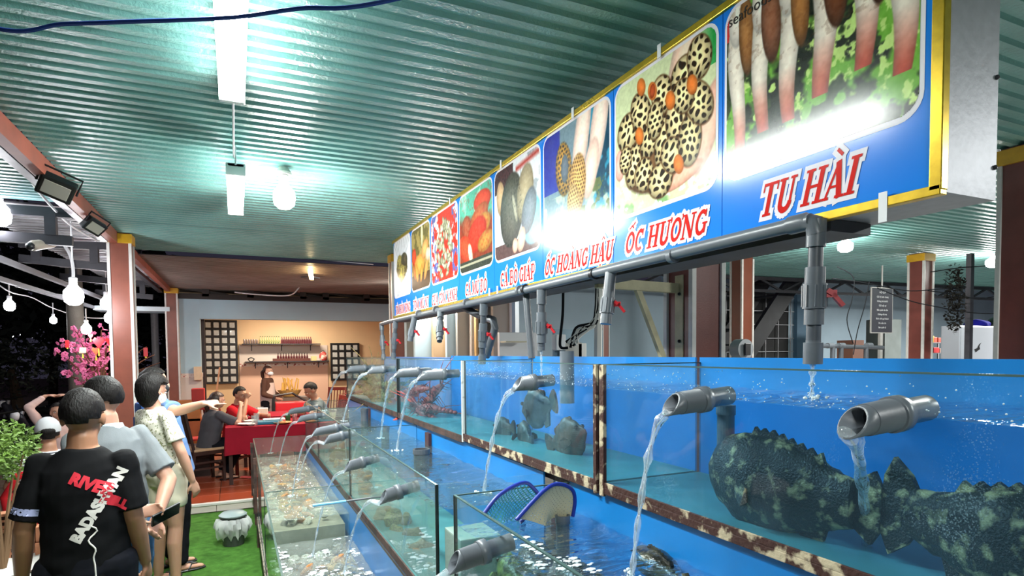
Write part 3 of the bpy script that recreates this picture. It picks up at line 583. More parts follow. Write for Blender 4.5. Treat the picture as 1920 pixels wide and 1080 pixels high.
# ------------------------------------------------------------------ supply pipe under the sign with ball valves
sp = thing('water_supply_pipe', 'grey plastic pipe strapped along the lower edge of the blue sign', 'pipe', (1.47, 3.5, 2.13))
so = V((1.47, 3.5, 2.13)); PR = .021
bm = nb(); loft(bm, [V(p)-so for p in ((1.46, 1.17, 2.157), (1.46, 2.1, 2.15), (1.465, 3.6, 2.135), (1.47, 6.2, 2.13), (1.47, 6.62, 2.12))], PR, n=14); mt('main_run', bm, pvc, sp, True)
for y in (1.75, 2.28, 2.98, 3.05, 3.9, 4.6, 5.1):
    bm = nb(); loft(bm, [V((1.462, y-.012, 2.147))-so, V((1.462, y+.012, 2.147))-so], PR+.006, n=14); mt('strap' if y in (2.28, 2.98) else 'coupling', bm, black if y in (2.28, 2.98) else pvc, sp, True)
def valve(lab, top, end, hx=1, hscale=1., s=1., closed=False):
    """down pipe with tee, union, ball valve and red lever; runs from top to end"""
    top = V(top); end = V(end); L = (end-top).length; d = (end-top).normalized(); t = thing('ball_valve', lab, 'valve', top, 0, None)
    def seg(a, b, r, name, m=pvc):
        bm = nb(); loft(bm, [d*a, d*b], r*s, n=16); mt(name, bm, m, t, True)
    seg(-.005, .07, .026, 'tee'); seg(.07, L-.005, .0195, 'down_pipe', pvcdark); o = L*.36
    seg(o, o+.045, .027, 'union'); seg(o+.045, o+.115, .031, 'valve_body'); seg(o+.115, o+.16, .026, 'union')
    for k in range(8):
        a = k*math.pi/4; x = d.orthogonal().normalized(); y = d.cross(x); c = (x*math.cos(a)+y*math.sin(a))*.030*s; bm = nb(); beam(bm, c+d*(o+.05), c+d*(o+.11), .006, .006); mt('grip_rib', bm, pvc, t)
    if L > .33: seg(o+.21, o+.27, .026, 'reducer')
    bm = nb(); h = d*(o+.075); sd = V((.75*hx, -.65*hx, 0)).normalized(); beam(bm, h+sd*.025, h+sd*.055, .02, .02); beam(bm, h+sd*.045, h+sd*(.072)+V((0, 0, -.034*hscale)), .02, .011); beam(bm, h+sd*.045, h+sd*.03+V((0, 0, .01)), .03, .014); mt('red_lever', bm, redplast, t)
    bm = nb(); pipe(bm, end-top-d*.02, end-top, .020*s, .015*s); mt('nozzle', bm, pvc, t, True)
    return t
valve('nearest grey valve with red lever, pouring water at the right end of the pipe', (1.475, 1.165, 2.155), (1.48, 1.175, 1.805), s=1.0)
bm = nb(); loft(bm, [V((1.462, 1.24, 2.157))-so, V((1.463, 1.19, 2.158))-so, V((1.47, 1.168, 2.15))-so, V((1.475, 1.165, 2.12))-so], .0265, n=14); mt('elbow', bm, pvc, sp, True)
valve('grey valve with a red lever turned to the right, second from the near end', (1.465, 2.155, 2.13), on(1138, 583, x=1.44), s=.95)
valve('grey valve with a thin stream under the queen snail picture', (1.465, 2.79, 2.12), on(1015, 657, x=1.47), s=1.0)
valve('grey valve with a red lever, just left of the slanting drain pipe', (1.467, 3.6, 2.11), on(904, 668, x=1.48), s=1.0)
valve('slanting grey valve below the crab picture', (1.468, 4.5, 2.12), on(824, 640, x=1.40), s=1.0)
valve('short slanting grey valve below the slipper lobster picture', (1.468, 5.25, 2.12), on(771, 628, x=1.44), s=1.0)
valve('slanting grey valve at the far end with its lever hidden', (1.468, 5.95, 2.12), on(738, 664, x=1.46), s=.95)
valve('farthest upright grey valve at the end of the supply pipe', (1.47, 6.6, 2.12), on(719, 668, x=1.47), s=.95)
for (a, b, r, lab) in (((986, 547), (997, 672), .02, 'slanting grey pipe standing between two valves'),):
    A = on(*a, x=1.5); B = on(*b, x=1.5); bm = nb(); loft(bm, [V((0, 0, 0)), A-B], r, n=14); tag(mt('drain_pipe', bm, pvcdark, loc=B, smooth=True), lab, 'pipe')
A = [on(*q, x=1.62) for q in ((862, 572), (895, 590), (925, 600), (928, 615), (912, 668))]; bm = nb(); loft(bm, [p-A[-1] for p in A], .026, n=14); tag(mt('drain_pipe', bm, pvcdark, loc=A[-1], smooth=True), 'bent grey pipe behind the valve with the red lever', 'pipe')
A = on(1063, 662, x=1.5); bm = nb(); pipe(bm, (0, 0, -.25), (0, 0, 0.01), .036); tag(mt('overflow_pipe', bm, pvc, loc=A, smooth=True), 'upright open grey overflow pipe in the fish tank left of the thick post', 'pipe')
# ------------------------------------------------------------------ lamps
tubeE = Emat('tube_glow', (.93, 1, .97), 24); bulbE = Emat('bulb_glow', (1, .98, .93), 24); warmE = Emat('warm_glow', (1, .72, .34), 14)
def tubelamp(lab, x, y0, y1, z, p):
    t = thing('tube_lamp', lab, 'lamp', (x, (y0+y1)/2, z)); h = (y1-y0)/2
    bm = nb(); box(bm, (-.05, -h, .02), (.05, h, .045), .004); mt('housing', bm, white, t)
    bm = nb(); box(bm, (-.055, -h+.02, -.028), (.055, h-.02, .02), .012); mt('diffuser', bm, tubeE, t)
    for s in (-1, 1): bm = nb(); box(bm, (-.058, s*(h-.015)-.015, -.03), (.058, s*(h-.015)+.015, .045), .006); mt('end_cap', bm, M('milky_plastic', rgb('d9e6e2'), .4), t)
    a = area('tube_light', (0, 0, -.035), (.1, 2*h-.1), p, (.95, 1, .97)); a.parent = t; return t
tubelamp('large lit tube lamp under the teal roof at the top of the photo', .015, 1.9, 3.2, 3.03, 60)
t2 = tubelamp('second lit tube lamp hanging beyond the first one', .03, 4.22, 5.45, 2.97, 60)
bm = nb(); loft(bm, [(0, -.62, .03), (0, -.62, .15)], .006, n=6); loft(bm, [(0, .6, .03), (0, .6, .15)], .004, n=6); mt('hanger', bm, white, t2)
tag(mt('lamp_cord', (lambda b: (loft(b, [(0, 0, 0), (.0, .4, -.01), (0, .98, -.03)], .006, n=6), b)[1])(nb()), white, loc=(.02, 3.2, 3.07)), 'white cord joining the two tube lamps', 'cord')
def bulb(lab, loc, r=.055, mat=None, p=12, base=True, group=None, col=(1, .98, .93), name='bulb_lamp'):
    t = thing(name, lab, 'lamp', loc, 0, group); bm = nb(); lathe(bm, [(r*.3, r*1.5), (r*.55, r*1.1), (r*.95, r*.6), (r, 0), (r*.9, -r*.6), (r*.5, -r*.95), (.002, -r*1.02)], 20); mt('bulb_glass', bm, mat or bulbE, t, True)
    bm = nb(); lathe(bm, [(r*.42, r*1.5), (r*.45, r*2.1), (r*.3, r*2.2)], 14); mt('socket', bm, white, t, True)
    if base: bm = nb(); lathe(bm, [(.05, r*2.2), (.055, r*2.4), (.03, r*2.9)], 16); mt('ceiling_rose', bm, M('rose_grey', rgb('9aa39a'), .5), t, True)
    if p: l = point('bulb_light', (0, 0, -r*1.3), p, col, r*.8); l.parent = t
    return t
bulb('round lit bulb on the teal ceiling right of the second tube lamp', on(533, 372, z=2.9), .075, p=40)
bulb('round lit bulb under the right roof left of the capped post', on(1585, 463, z=3.0), .085, p=45).scale = (1, 1, .7)
bulb('round lit bulb under the right roof beyond the capped post', on(1865, 493, z=3.0), .1, p=22).scale = (1.1, 1.1, .65)
t = thing('warm_strip_lamp', 'short warm yellow strip lamp under the far grey roof', 'lamp', on(583, 515, z=3.0), 0)
bm = nb(); beam(bm, (-.06, -.45, 0), (.06, .45, 0), .06, .05); mt('glow_strip', bm, warmE, t); bm = nb(); beam(bm, (-.02, .45, .02), (.12, .62, .02), .2, .02); mt('holder', bm, darksteel, t)
l = area('warm_light', (0, 0, -.05), (.1, .8), 85, (1, .82, .62)); l.parent = t
point('fill_behind_sign', (3.3, 10.4, 2.78), 110, (1, .97, .92), .12)  # added light without a fixture, hidden by the sign, brightens the far fascia
area('far_room_light', (1.2, 14.6, 2.9), (1.2, .3), 62, (1, .86, .68))
# ------------------------------------------------------------------ tanks
XL, XM, XU, XB = .155, .735, 1.23, 1.70
def rel(bmv, o):
    for v in bmv.verts: v.co -= o
def part(name, a, b, mat, par, o, bev=0):
    bm = nb(); box(bm, V(a)-o, V(b)-o, bev); return mt(name, bm, mat, par)
def water_top(x0, x1, y0, y1, z, mat, par, o, amp=.004, nx=24, seed=0, drops=()):
    ny = max(8, int((y1-y0)/(x1-x0)*nx)); bm = nb(); G = []
    for j in range(ny+1):
        R = []
        for i in range(nx+1):
            x = x0+(x1-x0)*i/nx; y = y0+(y1-y0)*j/ny; h = amp*mnoise.noise(V((x*9, y*9, seed)))+amp*.5*mnoise.noise(V((x*24, y*24, seed+3)))
            for dx, dy in drops:
                d = math.hypot(x-dx, y-dy); h += amp*1.6*math.sin(d*70)*math.exp(-d*5)
            R.append(bm.verts.new(V((x, y, z+h))-o))
        G.append(R)
    for j in range(ny):
        for i in range(nx): bm.faces.new((G[j][i], G[j][i+1], G[j+1][i+1], G[j+1][i]))
    return mt('water_surface', bm, mat, par, True)
def tank(lab, x0, x1, y0, y1, z0, z1, zw, zback=None, front=glassf, side=None, backm=bluepanel, wmat=watert, wside=waterside, ends='nf', rail=None, drops=(), amp=.004, leftrail=True, floorm=None, seed=0, group=None, edge=True):
    o = V(((x0+x1)/2, (y0+y1)/2, z0)); t = thing('fish_tank', lab, 'fish tank', o, 0, group); zb = zback or z1; g = .008; side = side or front
    part('front_glass', (x0, y0, z0), (x0+g, y1, z1), front, t, o)
    part('back_panel', (x1-g, y0, z0), (x1, y1, zb), backm, t, o)
    part('tank_floor', (x0, y0, z0-.006), (x1, y1, z0+.004), floorm or M('tank_floor_teal', rgb('4f8f92'), .5, 0, .3, 5), t, o)
    if 'n' in ends: part('near_glass', (x0+g, y0, z0), (x1-g, y0+g, z1), side, t, o)
    if 'f' in ends: part('far_glass', (x0+g, y1-g, z0), (x1-g, y1, z1), side, t, o)
    if edge:
        part('glass_rim', (x0-.001, y0, z1-.003), (x0+g+.001, y1, z1+.001), glassedge, t, o)
        part('glass_rim', (x0+g, y1-g, z1-.003), (x1-g, y1, z1+.001), glassedge, t, o)
        for yy in (y0, y1): part('silicone_seam', (x0-.002, yy-.005 if yy == y1 else yy, z0), (x0+.012, yy if yy == y1 else yy+.006, z1), silicone, t, o)
    water_top(x0+g+.001, x1-g-.001, y0+g, y1-g, zw, wmat, t, o, amp, seed=seed, drops=drops)
    part('water_front', (x0+g+.002, y0+g, z0+.005), (x0+g+.003, y1-g, zw-.001), wside, t, o)
    if rail:
        part('bottom_rail', (x0-.012, y0, z0-.032), (x0+.02, y1, z0-.006), rail, t, o, .003)
        part('bottom_rail_lip', (x0-.012, y0, z0-.006), (x0-.004, y1, z0+.012), rail, t, o, .001)
    return t, o
def spout(t, o, lab, X, y, z, L, r=.0295, drop=.02, ins=.065, label=None, yo=0.):
    """outlet pipe through the front glass: bevel-cut mouth, collar, inner pipe"""
    def pt(x, k=0): return V((X-x, y+yo*x, z-drop*x/L))-o
    bm = nb(); n = 24; d = (pt(L)-pt(-ins)).normalized(); s = V((0, 1, 0)); u = d.cross(s).normalized()
    if u.z < 0: u = -u
    A = []; segs = [(-ins, r*.86), (.02, r*.86), (.02, r*.99), (.022, r*1.2), (.05, r*1.2), (.05, r*1.06), (L*.70, r*1.03), (L*.70, r*.97), (L, r*.97)]
    for x, rr in segs:
        ring = []
        for k in range(n):
            a = k*2*math.pi/n; p = pt(x)+s*rr*math.cos(a)+u*rr*math.sin(a)
            if x == L: p = pt(x)+s*rr*math.cos(a)+u*rr*math.sin(a)-d*(math.sin(a)+1)*rr*.75+d*rr*.1
            ring.append(bm.verts.new(p))
        A.append(ring)
    inner = []
    for x, rr in ((L, r*.84), (L*.5, r*.84)):
        ring = []
        for k in range(n):
            a = k*2*math.pi/n; p = pt(x)+s*rr*math.cos(a)+u*rr*math.sin(a)
            if x == L: p -= d*(math.sin(a)+1)*rr*.75-d*rr*.1
            ring.append(bm.verts.new(p))
        A.append(ring)
    for P, Q in zip(A, A[1:]):
        for k in range(n): bm.faces.new((P[k], P[(k+1) % n], Q[(k+1) % n], Q[k]))
    bm.faces.new(A[-1]); bmesh.ops.recalc_face_normals(bm, faces=bm.faces[:])
    p = mt('outlet_spout', bm, pvc, t, False)
    for f in p.data.polygons: f.use_smooth = abs(f.normal.dot(d)) < .75
    bm = nb(); loft(bm, [pt(L*.5+.004), pt(L*.5-.002)], r*.83, n=16); mt('pipe_bore', bm, pvcin, p)
    return pt(L)+o+V((.004, 0, -r*.75))
streamm = clearmat('falling_water', (.88, .94, .97), .30, (.85, .92, .97), .05, 1.6, bump=1., bscale=30, bstretch=(1, 1, .25), refl=1.3)
foam = M('water_foam', rgb('dfe9ee'), .4, 0, .2, 20)
def stream(lab, tip, land, r0=.012, r1=.007, straight=False, seed=0):
    tip = V(tip); land = V(land); n = 26; bm = nb(); P = []; R = []; rnd = random.Random(seed)
    for i in range(n+1):
        t = i/n; s = t**.5 if not straight else t
        h = tip.lerp(land, s if not straight else t); z = tip.z+(land.z-tip.z)*(t)
        x = tip.x+(land.x-tip.x)*s; y = tip.y+(land.y-tip.y)*s
        P.append(V((x, y, z))-land); w = r0+(r1-r0)*s; w *= 1+.16*math.sin(i*1.9+seed)+.1*rnd.uniform(-1, 1); R.append((w, w*(.62+.25*math.sin(i*1.1))))
    loft(bm, P, R, n=10); o = mt('water_stream', bm, streamm, None, True, land); tag(o, lab, 'water stream')
    bm = nb()
    P2 = [p+V((.0, .003*math.sin(i*.8), 0)) for i, p in enumerate(P[::2])]; loft(bm, P2, [max(.0008, r0*.16*abs(math.sin(i*1.3))) for i in range(len(P2))], n=5); c = mt('white_ripple', bm, foam, o, True)
    bm = nb()
    for k in range(14):
        a = rnd.uniform(0, 6.28); d = rnd.uniform(.0, .045); bmesh.ops.create_icosphere(bm, subdivisions=1, radius=rnd.uniform(.003, .008), matrix=Matrix.Translation((d*math.cos(a), d*math.sin(a), .002)))
    mt('splash_foam', bm, foam, o, True)['kind'] = 'stuff'; return o
# upper row
U = []
YU = [.08, 1.875, 3.36, 4.93, 7.5]
ul = ['nearest upper fish tank holding two big dark groupers', 'upper fish tank with brown filefish between rusty uprights', 'upper tank with a cluster of red lobsters', 'farthest upper tank with tan and red shellfish']
for i in range(4):
    w = [waterdeep, waterside, waterside, waterside][i]
    t, o = tank(ul[i], XU, XB, YU[i]+.012, YU[i+1]-.012, 1.305 if i < 2 else 1.29, 1.752, 1.662, 1.772 if i < 3 else 1.757, front=glassf if i < 3 else glassm, side=glassm, wside=w, rail=rusty if i < 2 else darkrust, ends='f' if i == 0 else 'nf', drops=[[(1.5, 1.2)], [(1.5, 2.83)], [(1.5, 3.6), (1.45, 4.5)], [(1.48, 6.0)]][i], seed=i, backm=bluepanel if i < 3 else M('lilac_tank_panel', rgb('5f86c4'), .4, 0, .2, 2))
    U.append((t, o))
tank_frame = thing('tank_rack', 'rusty steel rack carrying the upper row of tanks', 'rack', (1.5, 3.5, 0))
fo = V((1.5, 3.5, 0))
for y, m, w in ((1.852, rusty, .014), (1.898, rusty, .010), (3.348, M('white_upright', rgb('c9ccc8'), .5, 0, 0, 14, col2=rgb('4a3a30'), thr=(.3, .42)), .009), (4.93, silicone, .006)):
    part('front_upright', (XU-.014, y-w, 1.265), (XU+.0, y+w, 1.75), m, tank_frame, fo, .001)
for y in (.9, 1.9, 3.36, 4.95, 7.4):
    for x in (1.27, 1.66): part('rack_leg', (x-.02, y-.02, 0), (x+.02, y+.02, 1.262), darkrust, tank_frame, fo)
part('rack_beam', (XU+.035, .05, 1.262-.03), (XU+.06, 7.5, 1.262), darkrust, tank_frame, fo)
part('rack_beam', (XB-.03, .05, 1.22), (XB, 7.5, 1.26), darkrust, tank_frame, fo)
rd = random.Random(21)
for i in (0, 1):
    t, o = U[i]; bm = nb()
    for k in range(300):
        y = rd.uniform(YU[i]+.03, YU[i+1]-.03); z = 1.665+.08*rd.random()**1.6; r = rd.uniform(.0008, .0022); bmesh.ops.create_icosphere(bm, subdivisions=1, radius=r, matrix=Matrix.Translation(V((XU+.0095, y, z))-o))
    mt('water_drops', bm, foam, t, True)['kind'] = 'stuff'
# middle row
YM = [-.35, 2.125, 2.35, 4.42, 6.28, 7.45]
Mk = []
t, o = tank('nearest middle tank holding two hand nets and dark fish', XM, 1.245, YM[0], YM[1], .76, 1.262, 1.15, 1.272, front=glassm, side=glassm, ends='f', rail=darkrust, drops=[(1.05, 1.2), (1.1, .8)], amp=.005, seed=4); Mk.append((t, o))
t, o = tank('middle tank with big brown scallops behind the diagonal glass rim', XM, 1.245, YM[2], YM[3], .755, 1.255, 1.145, 1.262, front=glassl, side=glassm, rail=darkrust, drops=[(1.05, 2.6), (1.1, 3.4)], amp=.006, seed=5, wmat=clearmat('water_top_green', (.66, .8, .8), .05, (.5, .6, .58), .04, 1.33, bump=1., bscale=10, bstretch=(.6, 1.6, 1)), wside=clearmat('water_side_green', (.85, .92, .92), .05, (.5, .6, .58), .05, 1.1)); Mk.append((t, o))
t, o = tank('middle tank with tan shellfish behind the two upright pipe stubs', XM, 1.245, YM[3]+.01, YM[4], .745, 1.245, 1.145, 1.25, front=glassl, side=glassm, rail=darkrust, drops=[(1.0, 5.2)], amp=.005, seed=6, wmat=MATS['water_top_green'], wside=MATS['water_side_green']); Mk.append((t, o))
t, o = tank('farthest middle tank beside the diners\' table', XM, 1.245, YM[4]+.01, YM[5], .745, 1.235, 1.145, 1.24, front=glassl, side=glassm, rail=darkrust, drops=(), amp=.005, seed=7, wmat=MATS['water_top_green'], wside=MATS['water_side_green']); Mk.append((t, o))
bxo('x', (0, 0, 0), (.1, .1, .1), silicone); bpy.data.objects.remove(bpy.data.objects['x'])
for k, (y, lab) in enumerate(((4.62, 'dark steel post between blue panels under the red lobster tank'), (6.35, 'dark steel post between blue panels at the far middle tank'))):
    pass
# low row
yd = 4.44
t1, o1 = tank('near lowest tank, half filled and foamy over clams', XL, XM, .2, yd, .27, .845, .47, .745, front=glassl, side=glassl, rail=M('worn_pale_rail', rgb('8f8578'), .6, 0, 0, 18, col2=rgb('3a2a20'), thr=(.35, .55), detail=6), ends='', drops=[(.35, 3.5), (.4, 2.7)], amp=.008, seed=8, wmat=clearmat('foamy_water', (.75, .84, .82), .12, (.85, .88, .85), .05, 1.33, bump=1., bscale=12, spots=.5, sscale=22), wside=MATS['water_side_green'])
t2, o2 = tank('far lowest tank full of orange brown shells', XL, XM, yd, 7.35, .27, .845, .625, .745, front=glassl, side=glassl, rail=MATS['worn_pale_rail'], ends='nf', drops=[(.3, 5.5), (.4, 6.3)], amp=.008, seed=9, wmat=clearmat('murky_water', (.8, .84, .78), .16, (.8, .82, .74), .05, 1.33, bump=1., bscale=11), wside=MATS['water_side_green'])
lr = thing('tank_stand', 'dark rusty stand legs under the lowest tanks', 'stand', (.45, 4.5, 0)); lo = V((.45, 4.5, 0))
for y in (1.0, 3.6, 6.0, 7.3):
    for x in (.17, .70): part('stand_leg', (x-.03, y-.02, 0), (x+.02, y+.02, .262), darkrust, lr, lo)
for y, zt in ((6.05, .83), (7.33, .8)): part('corner_upright', (XL-.03, y-.02, .2), (XL-.004, y+.012, zt), darkrust, lr, lo)
for y in (2.24, 4.4, 6.3): 
    for x in (.78, 1.2): part('stand_leg', (x-.02, y-.02, 0), (x+.02, y+.02, .712), darkrust, lr, lo)
part('stand_shelf', (XM-.01, -.3, .70), (1.26, 7.45, .714), M('stand_board', rgb('55504a'), .8), lr, lo)
part('stand_shelf', (XL-.01, .1, .20), (XM, 7.35, .228), MATS['stand_board'], lr, lo)
# whitish support block in the gap of the middle row, seen through the glass
t = bxo('concrete_block', (XM+.03, 2.14, .72), (XM+.2, 2.335, 1.08), M('wet_white_block', rgb('8fa59c'), .6, 0, .2, 6, bump=.2), None, .006); tag(t, 'pale wet block in the gap between the two near middle tanks', 'block')
# spouts and streams
tips = []
for k, (i, y, z, L, land, lab) in enumerate((
  (0, .76, 1.672, .18, (1526, 1078, 1.15), 'thick clear stream from the nearest upper spout'),
  (0, 1.304, 1.664, .165, (1160, 1066, 1.15), 'clear stream falling into the net tank from the second upper spout'),
  (1, 2.367, 1.667, .132, (890, 915, 1.15), 'clear stream in front of the filefish tank'),
  (2, 3.62, 1.664, .21, (744, 845, 1.15), 'stream in front of the red lobsters'),
  (2, 4.22, 1.662, .21, (714, 822, 1.15), 'stream beside the seam left of the red lobsters'),
  (3, 5.33, 1.656, .18, (643, 790, 1.15), 'second farthest stream of the upper row'),
  (3, 6.18, 1.65, .22, (610, 770, 1.15), 'farthest stream of the upper row'))):
    t, o = U[i]; tip = spout(t, o, lab, XU, y, z, L, .031, .010 if i else .014); ln = on(land[0], land[1], z=land[2]); stream(lab, tip, (ln.x, y+.6*(ln.y-y) if k < 3 else ln.y, ln.z), .021 if k == 0 else .017, .011, seed=k)
for k, (i, y, z, L, zl, land, lab) in enumerate((
  (0, 1.745, 1.172, .155, .47, None, 'stream from the spout at the bottom of the photo'),
  (1, 2.84, 1.135, .13, .47, (645, 1076), 'clear stream over the foamy low tank'),
  (1, 3.74, 1.13, .15, .47, (586, 1043), 'long thin stream crossing the blue pole'),
  (2, 4.53, 1.195, .165, .625, (560, 900), 'stream in front of the tan shellfish'),
  (2, 4.80, 1.222, .22, .625, (548, 930), 'white stream over the orange shells'),
  (2, 6.15, 1.19, .21, .625, (522, 872), 'second farthest stream of the middle row'),
  (3, 6.78, 1.21, .25, .625, (507, 850), 'farthest stream of the middle row by the red tablecloth'))):
    t, o = Mk[i]; tip = spout(t, o, lab, XM, y, z, L, .031 if k else .033, .03)
    if land: ln = on(land[0], land[1], z=zl)
    else: ln = V((XM-.42, y-.02, zl))
    stream(lab, tip, (max(ln.x, XL+.03), ln.y if land else y, zl), .0135, .008, seed=20+k)
stream('short stream from the nearest hanging valve into the grouper tank', (1.48, 1.175, 1.80), (1.48, 1.178, 1.662), .013, .010, True, seed=41)
stream('thin stream from the valve in front of the slanting pipe', on(1015, 657, x=1.47), on(1015, 657, x=1.47)+V((0, 0, -.15)), .009, .009, True, seed=42)
# upright pipes standing in tanks
def stub(px, py, x, zb, r, lab, y=None, m=pvc):
    p = on(px, py, x=x); bm = nb(); h = p.z-zb; pipe(bm, (0, 0, 0), (0, 0, h), r); pipe(bm, (0, 0, h-.03), (0, 0, h+.001), r*1.12, r*.9); tag(mt('standpipe', bm, m, loc=(p.x, p.y, zb), smooth=False), lab, 'pipe')
stub(1361, 760, 1.42, 1.40, .027, 'pale grey standpipe above the grouper on the left')
stub(1055, 966, 1.13, .98, .026, 'short open standpipe in the net tank')
stub(925, 768, 1.33, 1.31, .02, 'x') if False else None
stub(683, 766, 1.12, 1.0, .033, 'dark standpipe stub in the far middle tank', m=pvcdark)
stub(722, 800, 1.12, 1.0, .033, 'dark standpipe stub before the blue panel', m=pvcdark)
stub(790, 842, 1.08, 1.0, .05, 'dark square standpipe in the rippling water', m=pvcdark)
for (px, py, lab) in ((805, 812, 'dark brown square post between two blue panels of the middle row'), (693, 770, 'dark brown square post between the far blue panels'), (1050, 885, 'brown square post behind the blue hand nets')):
    p = on(px, py, x=1.235); t = bxo('rack_post', (1.215, p.y-.045, 1.0), (1.236, p.y+.045, 1.232), M('purple_brown', rgb('4a2c30'), .5, 0, .3, 9)); tag(t, lab, 'post')
t = thing('blue_pole', 'thin blue and white pole lying across the low tank divider', 'pole', on(587, 948, z=.86)); a = on(587, 948, z=.865); b = on(700, 933, z=.90); bm = nb(); loft(bm, [a-a, (b-a)*.55], .009, n=8); mt('blue_sleeve', bm, M('light_blue_plastic', rgb('6fb4dc'), .4), t, True); bm = nb(); loft(bm, [(b-a)*.55, (b-a)*1.15], .0065, n=8); mt('bare_rod', bm, pvcdark, t, True)
t.location = a
# ------------------------------------------------------------------ nets
netb = M('blue_net_frame', rgb('20359c'), .4)
def clearnet(name, base, col):
    m = bpy.data.materials.new(name); m.use_nodes = True; nt = m.node_tree; N = nt.nodes; L = nt.links; b = N['Principled BSDF']; b.inputs['Base Color'].default_value = (*col, 1); b.inputs['Roughness'].default_value = .7
    tc = N.new('ShaderNodeTexCoord'); mp = N.new('ShaderNodeMapping'); mp.inputs['Rotation'].default_value = (0, 0, .78); mp.inputs['Scale'].default_value = (90, 90, 90); L.new(tc.outputs['UV'], mp.inputs[0])
    bk = N.new('ShaderNodeTexBrick'); bk.offset = 0; bk.inputs['Scale'].default_value = 1; bk.inputs['Brick Width'].default_value = 1; bk.inputs['Row Height'].default_value = 1; bk.inputs['Mortar Size'].default_value = base
    L.new(mp.outputs[0], bk.inputs['Vector']); L.new(bk.outputs['Fac'], b.inputs['Alpha']); return m
def handnet(lab, outline_px, yc, netmat, off):
    pts = [on(px, py, y=yc+off*i) for i, (px, py) in enumerate(outline_px)]; c = V(pts[0]); t = thing('hand_net', lab, 'net', c, 0, 'blue rimmed hand nets'); del t['group']
    P = [p-c for p in pts]; Q = []
    for i in range(len(P)-1):
        p0 = P[max(i-1, 0)]; p1 = P[i]; p2 = P[i+1]; p3 = P[min(i+2, len(P)-1)]
        for k in range(6):
            s = k/6; Q.append(.5*((2*p1)+(p2-p0)*s+(2*p0-5*p1+4*p2-p3)*s*s+(3*p1-p0-3*p2+p3)*s**3))
    Q.append(P[-1]); bm = nb(); loft(bm, Q, .0075, n=8); mt('net_frame', bm, netb, t, True)
    n = len(Q); bm = nb(); uvl = bm.loops.layers.uv.new('UVMap'); cen = (Q[0]+Q[-1])/2; ring = [[bm.verts.new(q.lerp(cen, f)+V((0, .05*math.sin(f*3.1), -.03*f))) for q in Q] for f in (0, .25, .5, .75, .99)]
    for A, B in zip(ring, ring[1:]):
        for k in range(n-1):
            f = bm.faces.new((A[k], A[k+1], B[k+1], B[k]))
            for l in f.loops: l[uvl].uv = (l.vert.co.x+l.vert.co.y*.3, l.vert.co.z)
    mt('mesh_bag', bm, netmat, t, True); return t
handnet('left blue rimmed hand net with teal mesh leaning in the tank', [(908, 962), (932, 932), (962, 912), (985, 905), (1000, 915), (1010, 930), (1004, 950), (975, 980)], 1.98, clearnet('teal_net', .16, rgb('3f8f93')), .01)
handnet('right blue rimmed hand net with cream mesh, overlapping the first', [(968, 975), (995, 945), (1020, 920), (1040, 908), (1060, 910), (1074, 920), (1078, 940), (1074, 968)], 1.9, clearnet('cream_net', .42, rgb('c9c2a0')), .012)
